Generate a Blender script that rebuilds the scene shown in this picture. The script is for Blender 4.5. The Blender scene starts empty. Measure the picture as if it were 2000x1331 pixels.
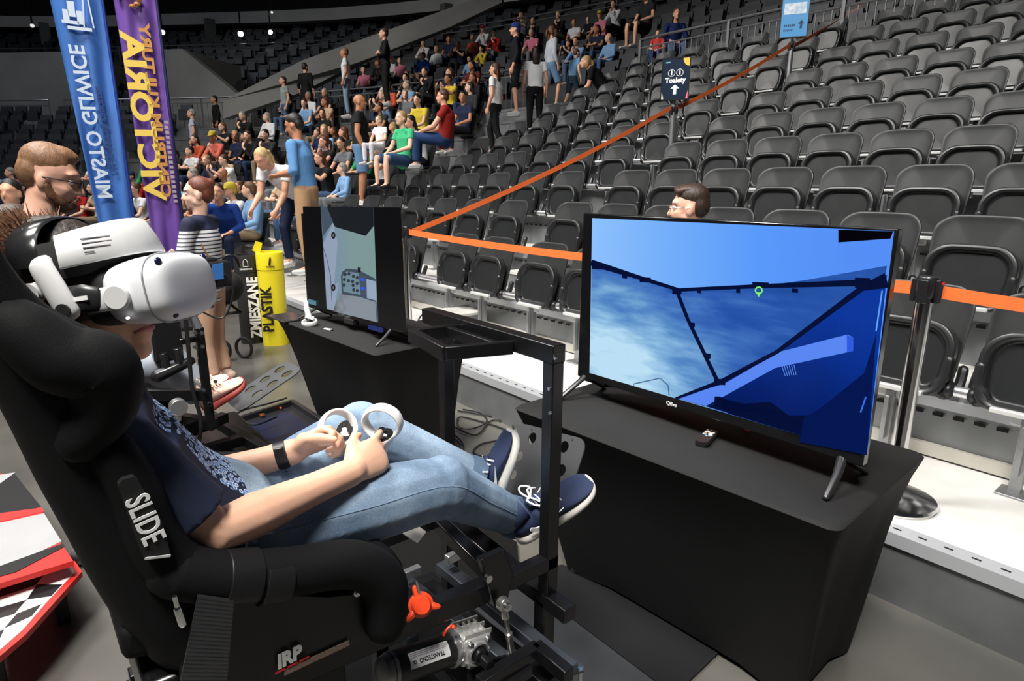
import bpy, math, random
import numpy as np
from mathutils import Vector, Matrix, Euler
random.seed(7)
sc = bpy.context.scene
COL = sc.collection
PI = math.pi
# ------------------------------------------------------------------ camera
F_PX, CX, CY, CAM_H = 1225.0, 1000.0, 665.5, 1.55
def _basis():
    dn = np.array([950-CX, 5700-CY, F_PX]); dn /= np.linalg.norm(dn)
    mx = np.array([-30-CX, 362-CY, F_PX]); mx /= np.linalg.norm(mx)
    Z = -dn; X = -mx; X = X - Z*(X@Z); X /= np.linalg.norm(X); Y = np.cross(Z, X)
    return np.array([X, Y, Z])
RB = _basis()
cam_d = bpy.data.cameras.new('camera'); cam = bpy.data.objects.new('camera', cam_d); COL.objects.link(cam)
cam_d.sensor_width = 36; cam_d.lens = F_PX*36/2000; cam_d.clip_start = .02; cam_d.clip_end = 300
m3 = Matrix(((RB[0][0], -RB[0][1], -RB[0][2]), (RB[1][0], -RB[1][1], -RB[1][2]), (RB[2][0], -RB[2][1], -RB[2][2])))
cam.matrix_world = Matrix.Translation((0, 0, CAM_H)) @ m3.to_4x4()
sc.camera = cam
def W(px, py, x=None, y=None, z=None, d=None):
    """real-world point seen at a photo pixel, at a known x, y, height or distance"""
    r = RB @ np.array([px-CX, py-CY, F_PX])
    if x is not None: t = x/r[0]
    elif y is not None: t = y/r[1]
    elif z is not None: t = (z-CAM_H)/r[2]
    else: t = d/np.linalg.norm(r)
    return Vector((r[0]*t, r[1]*t, CAM_H+r[2]*t))
def PX(p):
    q = RB.T @ np.array([p[0], p[1], p[2]-CAM_H])
    return (CX+F_PX*q[0]/q[2], CY+F_PX*q[1]/q[2], q[2]) if q[2] > .01 else (-9e3, -9e3, -1)
# ------------------------------------------------------------------ light and exposure
w = bpy.data.worlds.new('world'); sc.world = w; w.use_nodes = True
w.node_tree.nodes['Background'].inputs[0].default_value = (.60, .70, .85, 1)
w.node_tree.nodes['Background'].inputs[1].default_value = .03
vs = sc.view_settings; vs.view_transform = 'Standard'; vs.look = 'None'; vs.exposure = 0.0; vs.gamma = 1; vs.use_curve_mapping = False
def area(name, loc, tgt, size, power, col=(1, .97, .92), spread=180):
    l = bpy.data.lights.new(name, 'AREA'); l.shape = 'SQUARE'; l.size = size; l.energy = power; l.color = col; l.spread = math.radians(spread)
    o = bpy.data.objects.new(name, l); COL.objects.link(o); o.location = loc
    o.rotation_euler = (Vector(tgt)-Vector(loc)).to_track_quat('-Z', 'Y').to_euler(); return o
area('arena_floodlight', (1.0, -2.5, 9.5), (-2.2, 1.6, .5), 2.2, 430, (1, .97, .92), 92)
area('arena_floodlight', (-5.5, -2.0, 10.0), (-4.5, 3.2, 1.), 2.2, 600, (1, .97, .92), 110)
area('arena_floodlight', (-13, -1.5, 11.5), (-14, 6, 1.5), 3, 900, (1, .97, .92), 130)
area('arena_floodlight', (-1.5, .5, 11.5), (-2.5, 5.0, 1.5), 3, 60, (.95, .97, 1), 110)
area('arena_floodlight', (-24, -8, 13), (-27, -3, 3), 5, 420, (.85, .92, 1))
# ------------------------------------------------------------------ materials
MATS = {}
def mat(name, col, rough=.6, metal=0., noise=0., nscale=8., bump=0., bscale=60., emit=0., spec=.5, coat=0., col2=None, objcol=False, stretch=None, alpha=1., trans=0.):
    if name in MATS: return MATS[name]
    m = bpy.data.materials.new(name); m.use_nodes = True; nt = m.node_tree; b = nt.nodes['Principled BSDF']
    b.inputs['Base Color'].default_value = (*col, 1); b.inputs['Roughness'].default_value = rough; b.inputs['Metallic'].default_value = metal
    b.inputs['Specular IOR Level'].default_value = spec; b.inputs['Coat Weight'].default_value = coat
    b.inputs['Transmission Weight'].default_value = trans
    tc = nt.nodes.new('ShaderNodeTexCoord'); src = tc.outputs['Object']
    if stretch:
        mp = nt.nodes.new('ShaderNodeMapping'); mp.inputs['Scale'].default_value = stretch; nt.links.new(src, mp.inputs['Vector']); src = mp.outputs[0]
    base = None
    if objcol:
        oi = nt.nodes.new('ShaderNodeObjectInfo'); base = oi.outputs['Color']; nt.links.new(base, b.inputs['Base Color'])
    if noise or col2:
        n = nt.nodes.new('ShaderNodeTexNoise'); n.inputs['Scale'].default_value = nscale; n.inputs['Detail'].default_value = 5; nt.links.new(src, n.inputs['Vector'])
        if col2:
            r = nt.nodes.new('ShaderNodeValToRGB'); r.color_ramp.elements[0].position = .35; r.color_ramp.elements[1].position = .68
            r.color_ramp.elements[0].color = (*col, 1); r.color_ramp.elements[1].color = (*col2, 1)
            nt.links.new(n.outputs[0], r.inputs[0]); nt.links.new(r.outputs[0], b.inputs['Base Color'])
        else:
            mx = nt.nodes.new('ShaderNodeMix'); mx.data_type = 'RGBA'; mx.blend_type = 'MULTIPLY'; mx.inputs[0].default_value = noise
            if base: nt.links.new(base, mx.inputs[6])
            else: mx.inputs[6].default_value = (*col, 1)
            r = nt.nodes.new('ShaderNodeMapRange'); r.inputs[1].default_value = .3; r.inputs[2].default_value = .7; r.inputs[3].default_value = .35; r.inputs[4].default_value = 1.15
            nt.links.new(n.outputs[0], r.inputs[0]); nt.links.new(r.outputs[0], mx.inputs[7]); nt.links.new(mx.outputs[2], b.inputs['Base Color'])
    if bump:
        n2 = nt.nodes.new('ShaderNodeTexNoise'); n2.inputs['Scale'].default_value = bscale; n2.inputs['Detail'].default_value = 4; nt.links.new(src, n2.inputs['Vector'])
        bp = nt.nodes.new('ShaderNodeBump'); bp.inputs['Strength'].default_value = bump; bp.inputs['Distance'].default_value = .01
        nt.links.new(n2.outputs[0], bp.inputs['Height']); nt.links.new(bp.outputs[0], b.inputs['Normal'])
    if emit:
        b.inputs['Emission Color'].default_value = (*col, 1); b.inputs['Emission Strength'].default_value = emit
    MATS[name] = m; return m
def emis(name, col, s=1.):
    if name in MATS: return MATS[name]
    m = bpy.data.materials.new(name); m.use_nodes = True; nt = m.node_tree; b = nt.nodes['Principled BSDF']
    b.inputs['Base Color'].default_value = (0, 0, 0, 1); b.inputs['Roughness'].default_value = .25; b.inputs['Specular IOR Level'].default_value = .12
    b.inputs['Emission Color'].default_value = (*col, 1); b.inputs['Emission Strength'].default_value = s
    MATS[name] = m; return m
def H(h):
    h = h.lstrip('#'); v = [int(h[i:i+2], 16)/255 for i in (0, 2, 4)]
    return tuple(c/12.92 if c < .04045 else ((c+.055)/1.055)**2.4 for c in v)
# ------------------------------------------------------------------ mesh helpers
class MB:
    def __init__(s): s.v = []; s.f = []; s.mi = []; s.cur = 0
    def add(s, vs, fs):
        b = len(s.v); s.v += [Vector(p) for p in vs]; s.f += [tuple(b+i for i in f) for f in fs]; s.mi += [s.cur]*len(fs); return s
    def box(s, c, size, rot=None):
        h = Vector(size)/2; R = (Euler(rot).to_matrix() if rot is not None and not isinstance(rot, Matrix) else rot) or Matrix.Identity(3)
        vs = [Vector(c)+R @ Vector((h.x*i, h.y*j, h.z*k)) for i in (-1, 1) for j in (-1, 1) for k in (-1, 1)]
        return s.add(vs, [(0, 1, 3, 2), (4, 6, 7, 5), (0, 4, 5, 1), (2, 3, 7, 6), (0, 2, 6, 4), (1, 5, 7, 3)])
    def bb(s, a, b): return s.box([(a[i]+b[i])/2 for i in range(3)], [abs(b[i]-a[i]) for i in range(3)])
    def beam(s, p0, p1, w, h, up=(0, 0, 1)):
        p0, p1 = Vector(p0), Vector(p1); d = p1-p0; L = d.length; d.normalize(); u = Vector(up); x = d.cross(u)
        if x.length < 1e-4: x = d.cross(Vector((1, 0, 0)))
        x.normalize(); u = x.cross(d)
        return s.box((p0+p1)/2, (w, L, h), Matrix((x, d, u)).transposed())
    def tube(s, pts, r, n=12, up=(0, 0, 1), caps=True, closed=False, round_ends=False):
        pts = [Vector(p) for p in pts]; N = len(pts)
        if not isinstance(r, (list, tuple)) or (len(r) == 2 and N != 2 and not isinstance(r[0], (list, tuple))): r = [r]*N
        r = [(a, a) if not isinstance(a, (list, tuple)) else a for a in r]
        if round_ends and not closed:
            d0 = (pts[0]-pts[1]).normalized(); d1 = (pts[-1]-pts[-2]).normalized(); a, b = r[0], r[-1]; ra, rb = min(a), min(b)
            pts = [pts[0]+d0*ra*.95, pts[0]+d0*ra*.6]+pts+[pts[-1]+d1*rb*.6, pts[-1]+d1*rb*.95]
            r = [(a[0]*.35, a[1]*.35), (a[0]*.8, a[1]*.8)]+list(r)+[(b[0]*.8, b[1]*.8), (b[0]*.35, b[1]*.35)]; N = len(pts)
        up = Vector(up); vs = []; px = None
        for i in range(N):
            if closed: t = pts[(i+1) % N]-pts[i-1]
            else: t = pts[min(i+1, N-1)]-pts[max(i-1, 0)]
            if t.length < 1e-9: t = Vector((0, 0, 1))
            t.normalize()
            if px is None:
                x = t.cross(up)
                if x.length < 1e-3: x = t.cross(Vector((1, 0, .01)))
            else: x = px-t*(px.dot(t))
            x.normalize(); px = x; y = x.cross(t)
            for k in range(n):
                a = 2*PI*k/n; vs.append(pts[i]+x*(math.cos(a)*r[i][0])+y*(math.sin(a)*r[i][1]))
        fs = []; M = N if closed else N-1
        for i in range(M):
            j = (i+1) % N
            for k in range(n): fs.append((i*n+k, i*n+(k+1) % n, j*n+(k+1) % n, j*n+k))
        if caps and not closed: fs += [tuple(range(n-1, -1, -1)), tuple((N-1)*n+k for k in range(n))]
        return s.add(vs, fs)
    def cyl(s, p0, p1, r0, r1=None, n=16): return s.tube([p0, p1], [r0, r0 if r1 is None else r1], n)
    def ell(s, c, rad, M=None, nu=14, nv=9):
        c = Vector(c); M = M or Matrix.Identity(3); vs = []
        for j in range(1, nv):
            t = PI*j/nv
            for i in range(nu):
                a = 2*PI*i/nu; vs.append(c+M @ Vector((rad[0]*math.sin(t)*math.cos(a), rad[1]*math.sin(t)*math.sin(a), rad[2]*math.cos(t))))
        vs += [c+M @ Vector((0, 0, rad[2])), c-M @ Vector((0, 0, rad[2]))]; T = len(vs)-2; fs = []
        for j in range(nv-2):
            for i in range(nu): fs.append((j*nu+i, (j+1)*nu+i, (j+1)*nu+(i+1) % nu, j*nu+(i+1) % nu))
        for i in range(nu): fs.append((T, i, (i+1) % nu)); fs.append((T+1, (nv-2)*nu+(i+1) % nu, (nv-2)*nu+i))
        return s.add(vs, fs)
    def prism(s, poly, th, o=(0, 0, 0), X=(1, 0, 0), Y=(0, 1, 0)):
        o, X, Y = Vector(o), Vector(X), Vector(Y); Z = X.cross(Y).normalized(); n = len(poly)
        a = [o+X*p[0]+Y*p[1]-Z*th/2 for p in poly]; b = [p+Z*th for p in a]
        return s.add(a+b, [tuple(range(n-1, -1, -1)), tuple(range(n, 2*n))]+[(i, (i+1) % n, n+(i+1) % n, n+i) for i in range(n)])
    def hull3(s, front, back):
        n = len(front); return s.add(list(front)+list(back), [tuple(range(n)), tuple(range(2*n-1, n-1, -1))]+[(i, n+i, n+(i+1) % n, (i+1) % n) for i in range(n)])
    def loft(s, rings, caps=True, closed=True):
        n = len(rings[0]); vs = [p for r in rings for p in r]; fs = []
        for i in range(len(rings)-1):
            for k in range(n if closed else n-1): fs.append((i*n+k, i*n+(k+1) % n, (i+1)*n+(k+1) % n, (i+1)*n+k))
        if caps: fs += [tuple(range(n-1, -1, -1)), tuple((len(rings)-1)*n+k for k in range(n))]
        return s.add(vs, fs)
    def lathe(s, prof, o=(0, 0, 0), ax=(0, 0, 1), n=24):
        ax = Vector(ax).normalized(); x = ax.cross(Vector((0, 1, 0)) if abs(ax.y) < .9 else Vector((1, 0, 0))).normalized(); y = ax.cross(x); o = Vector(o)
        return s.loft([[o+ax*h+x*(r*math.cos(2*PI*k/n))+y*(r*math.sin(2*PI*k/n)) for k in range(n)] for r, h in prof])
    def plate(s, outline, fn, th, rings=6):
        """solid made of concentric copies of an outline (x,z); fn(x,z,s)->y of the front face; th(s)->thickness"""
        cx = sum(p[0] for p in outline)/len(outline); cz = sum(p[1] for p in outline)/len(outline); n = len(outline)
        S = [1-((rings-i)/rings) for i in range(1, rings+1)] if isinstance(rings, int) else rings
        fr = []; bk = []
        for q in S:
            for x, z in outline:
                X = cx+(x-cx)*q; Z = cz+(z-cz)*q; y = fn(X, Z, q); fr.append(Vector((X, y, Z))); bk.append(Vector((X, y+th(q), Z)))
        y = fn(cx, cz, 0); vs = fr+bk+[Vector((cx, y, cz)), Vector((cx, y+th(0), cz))]; m = len(S); B = m*n; fs = []
        for i in range(m-1):
            for k in range(n):
                k2 = (k+1) % n; fs.append((i*n+k, (i+1)*n+k, (i+1)*n+k2, i*n+k2)); fs.append((B+i*n+k, B+i*n+k2, B+(i+1)*n+k2, B+(i+1)*n+k))
        for k in range(n):
            k2 = (k+1) % n; fs.append((2*B, k, k2)); fs.append((2*B+1, B+k2, B+k)); e = (m-1)*n; fs.append((e+k, B+e+k, B+e+k2, e+k2))
        return s.add(vs, fs)
    def xf(s, M):
        s.v = [M @ p for p in s.v]; return s
    def mesh(s, name, smooth=True, angle=40):
        me = bpy.data.meshes.new(name); me.from_pydata([tuple(p) for p in s.v], [], s.f); me.update()
        if any(s.mi): me.polygons.foreach_set('material_index', s.mi)
        import bmesh
        bm = bmesh.new(); bm.from_mesh(me); bmesh.ops.recalc_face_normals(bm, faces=bm.faces)
        if smooth:
            for f in bm.faces: f.smooth = True
            for e in bm.edges:
                if len(e.link_faces) == 2 and e.calc_face_angle(0) > math.radians(angle): e.smooth = False
        bm.to_mesh(me); bm.free(); return me
    def build(s, name, m, parent=None, bevel=0, smooth=True, sub=0, angle=40, seg=2):
        return link(name, s.mesh(name, smooth, angle), m, parent, bevel, sub, seg)
def link(name, me, m=None, parent=None, bevel=0, sub=0, seg=2):
    o = bpy.data.objects.new(name, me); COL.objects.link(o)
    if m is not None and not me.materials:
        for q in (m if isinstance(m, (list, tuple)) else [m]): me.materials.append(q)
    if parent: o.parent = parent
    if bevel:
        b = o.modifiers.new('bevel', 'BEVEL'); b.width = bevel; b.segments = seg; b.limit_method = 'ANGLE'; b.angle_limit = math.radians(35); b.harden_normals = False
    if sub: q = o.modifiers.new('sub', 'SUBSURF'); q.levels = sub; q.render_levels = sub
    return o
def fuse(mb, voxel, smooth=4, sub=0, fac=.5):
    """melt intersecting closed shapes into one continuous surface"""
    me = mb.mesh('tmp', False) if isinstance(mb, MB) else mb
    o = bpy.data.objects.new('tmp', me); COL.objects.link(o)
    r = o.modifiers.new('r', 'REMESH'); r.mode = 'VOXEL'; r.voxel_size = voxel; r.use_smooth_shade = True
    if smooth: q = o.modifiers.new('s', 'SMOOTH'); q.iterations = smooth; q.factor = fac
    dg = bpy.context.evaluated_depsgraph_get(); out = bpy.data.meshes.new_from_object(o.evaluated_get(dg))
    bpy.data.objects.remove(o); bpy.data.meshes.remove(me)
    for p in out.polygons: p.use_smooth = True
    out.materials.clear(); return out
def tag(o, label=None, cat=None, group=None, kind=None):
    if label: o['label'] = label
    if cat: o['category'] = cat
    if group: o['group'] = group
    if kind: o['kind'] = kind
    return o
def thing(name, label, cat, loc=(0, 0, 0), rz=0, group=None):
    o = bpy.data.objects.new(name, None); COL.objects.link(o); o.empty_display_size = .1; o.location = loc; o.rotation_euler = (0, 0, rz)
    return tag(o, label, cat, group)
def struct(name, mb, m, label=None, bevel=0):
    o = mb.build(name, m, bevel=bevel) ; return tag(o, label, None, None, 'structure')
def recenter(root, loc):
    """put an Empty at its thing's base while its parts stay where they were modelled in world space"""
    root.location = loc; M = Matrix.Translation(-Vector(loc))
    for c in root.children: c.matrix_parent_inverse = M
def copy_tree(o, parent=None):
    c = o.copy(); COL.objects.link(c)
    if parent: c.parent = parent
    for ch in o.children: copy_tree(ch, c)
    return c
def text_mesh(body, size, depth=.0008, mirror=False, bold=0., align='CENTER', shear=0., spacing=1.):
    cu = bpy.data.curves.new('t', 'FONT'); cu.body = body; cu.size = size; cu.extrude = depth; cu.align_x = align; cu.align_y = 'CENTER'; cu.offset = bold; cu.shear = shear; cu.space_character = spacing
    cu.resolution_u = 3
    o = bpy.data.objects.new('t', cu); COL.objects.link(o); dg = bpy.context.evaluated_depsgraph_get()
    me = bpy.data.meshes.new_from_object(o.evaluated_get(dg)); bpy.data.objects.remove(o); bpy.data.curves.remove(cu)
    if mirror:
        for v in me.vertices: v.co.x *= -1
        me.flip_normals()
    me.materials.clear(); return me
def text(body, size, m, o, X, Y, parent, name='lettering', mirror=False, bold=0., align='CENTER', sx=1., shear=0., depth=.0008, spacing=1.):
    """flat lettering: o is the middle, X reading direction, Y up direction of the letters"""
    me = text_mesh(body, size, depth, mirror, bold, align, shear, spacing); X = Vector(X).normalized(); Y = Vector(Y); Y = (Y-X*Y.dot(X)).normalized(); Z = X.cross(Y)
    M = Matrix((X*sx, Y, Z)).transposed().to_4x4(); M.translation = Vector(o)
    me.transform(M); ob = link(name, me, m, parent); return ob
def rrect(w, h, r, n=5, cx=0, cy=0):
    pts = []
    rs = r if isinstance(r, (list, tuple)) else [r]*4   # tr, tl, bl, br
    for (sx, sy, a0, q) in ((1, 1, 0, rs[0]), (-1, 1, 90, rs[1]), (-1, -1, 180, rs[2]), (1, -1, 270, rs[3])):
        for i in range(n+1):
            a = math.radians(a0+90*i/n); pts.append((cx+sx*(w/2-q)+q*math.cos(a), cy+sy*(h/2-q)+q*math.sin(a)))
    return pts
def spline(pts, n=8, closed=False):
    pts = [Vector(p) for p in pts]; N = len(pts); out = []
    for i in range(N if closed else N-1):
        p0 = pts[(i-1) % N] if (closed or i) else pts[0]; p1 = pts[i]; p2 = pts[(i+1) % N]; p3 = pts[(i+2) % N] if (closed or i < N-2) else pts[-1]
        for k in range(n):
            t = k/n; out.append(.5*((2*p1)+(p2-p0)*t+(2*p0-5*p1+4*p2-p3)*t*t+(3*p1-p0-3*p2+p3)*t**3))
    if not closed: out.append(pts[-1])
    return out
M_STEEL = mat('galvanised steel', (.42, .43, .44), .38, .85, noise=.4, nscale=6)
M_CHROME = mat('polished steel', (.75, .75, .76), .14, 1.)
M_ALU = mat('aluminium', (.78, .78, .80), .3, .9)
M_BLACK = mat('black powder coat', (.012, .012, .013), .32, .0, spec=.6)
M_RUB = mat('black rubber', (.012, .012, .013), .6)
M_BPLA = mat('black plastic', (.015, .015, .017), .3)
M_WPLA = mat('white plastic', (.80, .80, .80), .32)
M_SCREWS = mat('zinc screws', (.7, .7, .72), .25, 1.)
# ------------------------------------------------------------------ bowl path: a straight front line, then a curve round the far end
Y_FRONT = 2.49; S_CURVE = 9.3; RAD = 16.0
_path = []
def _mkpath():
    x, y, h = 4.0, Y_FRONT, PI; s = -4.0; st = .25
    while s < 75:
        _path.append((s, x, y, h))
        if s < S_CURVE: k = 0
        elif s < S_CURVE+RAD*.75: k = 1/RAD
        elif s < S_CURVE+RAD*.75+8: k = 0
        elif h < PI*1.5: k = 1/RAD
        else: k = 0
        x += math.cos(h)*st; y += math.sin(h)*st; h += k*st; s += st
_mkpath()
def PT(s, d, z=0.):
    """point at distance s along the front line (s = -x on the straight), d back from it; and its heading"""
    f = (s+4.0)/.25; i = max(0, min(len(_path)-2, int(f))); t = f-i
    _, x0, y0, h0 = _path[i]; _, x1, y1, h1 = _path[i+1]
    x = x0+(x1-x0)*t; y = y0+(y1-y0)*t; h = h0+(h1-h0)*t
    # outward normal: for heading PI (towards -x) outward is +y
    nx, ny = math.sin(h), -math.cos(h)
    return Vector((x+nx*d, y+ny*d, z)), h-PI
ZT = [.29, .59, .90, 1.21, 1.53, 1.86, 2.21, 2.58, 2.95, 3.33]      # tier heights
D0 = .92                                                             # depth of the first tier; the others are .8
def tier_d(k): return 0 if k == 0 else D0+.8*(k-1)
def ribbon(mb, s0, s1, prof, step=1.0):
    """sweep an open (d,z) profile along the path"""
    n = max(1, int(math.ceil((s1-s0)/step))) if s1 > S_CURVE else 1
    rings = [[PT(s0+(s1-s0)*i/n, d, z)[0] for d, z in prof] for i in range(n+1)]
    return mb.loft(rings, caps=True, closed=True)
m_floor = mat('polished concrete floor', (.075, .073, .068), .24, noise=.6, nscale=1.3, bump=.02, bscale=9, spec=.5, col2=(.125, .12, .105))
m_tread = mat('painted plywood tread', (.50, .49, .46), .38, noise=.5, nscale=2.5, bump=.03, bscale=25, col2=(.64, .63, .61))
m_riser = mat('galvanised riser sheet', (.30, .31, .32), .42, .7, noise=.5, nscale=3.)
m_edge = mat('aluminium nosing', (.70, .72, .76), .35, .6)
m_dark = mat('dark concrete', (.045, .047, .05), .75, noise=.5, nscale=.7)
m_conc = mat('pale concrete wall', (.22, .22, .215), .75, noise=.45, nscale=.5)
m_slot = mat('black slot', (.004, .004, .004), .8)
mb = MB(); mb.bb((-75, -40, -.2), (14, 60, 0)); struct('floor', mb, m_floor, 'polished grey concrete arena floor')
SEND = 62.
# tiers: steel riser and pale tread each
for k in range(10):
    d0, d1 = tier_d(k), tier_d(k+1); z = ZT[k]; zb = 0 if k == 0 else ZT[k-1]
    mb = MB(); ribbon(mb, -4, SEND, [(d0, 0), (d1+.02, 0), (d1+.02, z-.02), (d0, z-.02)]); struct('stand_tier', mb, m_riser, 'grey steel body of grandstand tier %d from the floor' % (k+1))
    mb = MB(); ribbon(mb, -4, SEND, [(d0+.07, z-.021), (d1+.02, z-.021), (d1+.02, z), (d0+.07, z)])
    struct('floor_tread', mb, m_tread if k < 3 else mat('grey tier tread', (.22, .22, .21), .5, noise=.4, nscale=2), 'pale walking surface of grandstand tier %d' % (k+1))
    mb = MB(); ribbon(mb, -4, SEND, [(d0-.012, z-.05), (d0+.072, z-.05), (d0+.072, z+.003), (d0-.012, z+.003)]); struct('trim_%d' % (k+1), mb, m_edge if k < 3 else M_STEEL)
    if k < 4:                                                        # slots punched in the nosing and the riser
        mb = MB()
        for i in range(60 if k == 0 else 150):
            s = -.2+i*.085; 
            if k == 0:
                p = PT(s, d0+.03, z+.004)[0]; mb.box(p, (.028, .008, .002))
            else:
                p = PT(s, d0-.013, z-.08)[0]; mb.box(p, (.045, .003, .016))
        struct('trim_%d' % (21+k), mb, m_slot)
# low kick rail and bolted plate under the first row
mb = MB(); ribbon(mb, -4, 9, [(D0-.03, .30), (D0-.001, .30), (D0-.001, .36), (D0-.03, .36)]); struct('trim_30', mb, mat('kick rail', (.45, .43, .38), .5))
# cross aisle behind the lower block, then the upper rake
AIS = tier_d(10); ZA = 3.33
mb = MB(); ribbon(mb, -4, SEND, [(AIS, 0), (AIS+1.3, 0), (AIS+1.3, ZA), (AIS, ZA)]); struct('floor_walkway', mb, m_dark)
UP0 = AIS+1.3; UR = .42; UN = 15
for k in range(UN):
    d0 = UP0+.8*k; z = ZA+.5+UR*(k)
    mb = MB(); ribbon(mb, -4, SEND, [(d0, 0), (d0+.82, 0), (d0+.82, z), (d0, z)], 1.5); struct('stand_tier', mb, m_dark, 'dark concrete upper tier %d of the bowl' % (k+1))
zt = ZA+.5+UR*(UN-1); dt = UP0+.8*UN
mb = MB(); ribbon(mb, -4, SEND, [(dt, 0), (dt+.3, 0), (dt+.3, 17), (dt, 17)], 1.5); struct('wall_back', mb, mat('black hall wall', (.006, .006, .007), .8))
mb = MB(); ribbon(mb, -4, SEND, [(dt-3.4, 9.1), (dt-2.9, 9.1), (dt-2.9, 9.6), (dt-3.4, 9.6)], 1.5); struct('trim_40', mb, mat('concrete ring beam', (.42, .42, .41), .7, noise=.4, nscale=.3), 'grey concrete ring beam under the roof')
mb = MB(); mb.bb((-75, -40, 17), (14, 60, 17.3)); struct('ceiling', mb, mat('black roof', (.004, .004, .004), .9))
# ------------------------------------------------------------------ stadium seat
m_seat = mat('dark grey seat plastic', (.024, .0255, .0265), .44, noise=.15, nscale=20, bump=.015, bscale=220, spec=.38)
m_seat2 = mat('dark grey seat rim', (.014, .015, .016), .36, spec=.42)
m_mount = mat('pale cast mount', (.62, .62, .61), .4, .3)
def seat_proto():
    r = thing('stadium_seat', '', 'seat')
    HZ = .40                                                       # hinge height
    out = [(x*(1-.10*max(0, (.60-z))/.25), z) for x, z in rrect(.475, .50, [.11, .11, .05, .05], 6, 0, .59)]
    fn = lambda x, z, s: .175+(z-.40)*.26-.9*x*x-(.004 if s > .93 else 0)
    b = MB(); b.plate(out, fn, lambda s: .016+(.006 if s > .93 else 0), [.25, .5, .75, .88, .95, 1.]); b.build('backrest', m_seat, r, sub=1)
    out = [(x*(1-.12*max(0, (.46-z))/.12), z) for x, z in rrect(.445, .345, [.13, .13, .06, .06], 6, 0, .515)]
    def pf(x, z, s):
        return .055+(z-.36)*.20-.25*x*x+(0.0 if s > .80 else .030)-(.008 if .84 < s < .97 else 0)
    b = MB(); b.plate(out, pf, lambda s: .055 if s > .8 else .022, [.3, .6, .74, .78, .83, .92, .99, 1.]); b.build('seat_pan', m_seat2, r, sub=1)
    for sx in (-1, 1):
        b = MB(); b.tube(spline([(sx*.205, .085, .52), (sx*.20, .075, .44), (sx*.165, .075, .39), (sx*.20, .10, .35), (sx*.235, .16, .38), (sx*.235, .20, .46)], 4), [.022]*21, 8, round_ends=True)
        b.ell((sx*.215, .12, .375), (.03, .05, .04)); b.build('hinge_arm', m_seat2, r)
        b = MB(); b.cyl((sx*.247, .12, .375), (sx*.252, .12, .375), .022, n=12); b.build('hinge_cap', m_mount, r)
    b = MB(); b.box((0, .05, .352), (.27, .055, .022)); b.box((0, .075, .325), (.12, .03, .05)); b.build('mount_plate', m_mount, r, bevel=.004)
    b = MB(); b.box((.0, .07, .165), (.045, .045, .33)); b.box((0, .03, .2), (.018, .03, .22)); b.box((0, .05, .005), (.11, .12, .01)); b.build('post', M_STEEL, r, bevel=.002)
    return r
ORD = ['front', 'second', 'third', 'fourth', 'fifth', 'sixth', 'seventh', 'eighth', 'ninth', 'tenth', 'eleventh', 'twelfth', 'thirteenth', 'fourteenth', 'fifteenth', 'sixteenth']
ORN = ['first']+ORD[1:]
SEAT = seat_proto(); _used = [0]
def far_seat_copy(loc, rz, label, group):
    if not _used[0]: o = SEAT; _used[0] = 1
    else: o = copy_tree(SEAT)
    o.location = loc; o.rotation_euler = (0, 0, rz); tag(o, label, 'seat', group); return o
SEATS = []
def put_seat(k, x, label, group):
    p, a = PT(-x, (tier_d(k+1)-.22), ZT[k] if k < 10 else ZA)
    o = far_seat_copy(p, a, label, group); SEATS.append(o)
    return o
# right-hand block: -0.10 ... -4.25
OCC = []
for k in range(10):
    ends = 9
    for i in range(ends):
        x = -4.25+.53*i
        if i == 0 and k == 0: continue
        if PX((x, Y_FRONT+tier_d(k+1), ZT[k]+.5))[0] > 2120: continue
        put_seat(k, x, 'dark grey folded stadium seat, %s row, %s right of the narrow aisle' % (ORD[k], ORN[i]), 'folded seats right of the narrow aisle')
# block left of the narrow aisle
for k in range(10):
    for i in range(7):
        x = -5.14-.635*i
        if k == 0 and i == 0: x = -4.9
        if k >= 7 and i > 2 and False: continue
        put_seat(k, x, 'dark grey folded stadium seat, %s row, %s left of the narrow aisle' % (ORD[k], ORN[i]), 'folded seats left of the narrow aisle')
if True:
    put_seat(0, -4.38, 'dark grey folded stadium seat, front row, beside the narrow aisle', 'folded seats left of the narrow aisle')
# round rails carrying the seats
for k in range(9):
    for a, b, nm in ((.9, -4.5, 'right of the narrow aisle'), (-4.95, -9.25, 'left of the narrow aisle')):
        y = Y_FRONT+tier_d(k+1)-.22+.12
        mb = MB(); mb.cyl((a, y, ZT[k]+.375), (b, y, ZT[k]+.375), .027, n=12)
        tag(mb.build('seat_rail', M_ALU), 'round aluminium rail carrying the %s row of seats %s' % (ORD[k], nm), 'rail', 'seat rails')
# half steps in the two aisles
for k in range(1, 9):
    for xc, wd in ((-4.72, .36), (-9.75, .8)):
        y = Y_FRONT+tier_d(k); z = ZT[k-1]+.15
        if xc > -5 and k > 6: continue
        mb = MB(); mb.bb((xc-wd/2, y-.3, ZT[k-1]), (xc+wd/2, y, z-.015)); mb.cur = 1; mb.bb((xc-wd/2, y-.31, z-.015), (xc+wd/2, y, z+.005))
        struct('stand_step', mb, [m_riser, m_tread], 'pale half step up to the %s tier in the %s' % (ORN[k], 'narrow aisle' if xc > -5 else 'wide stair'))
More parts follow.
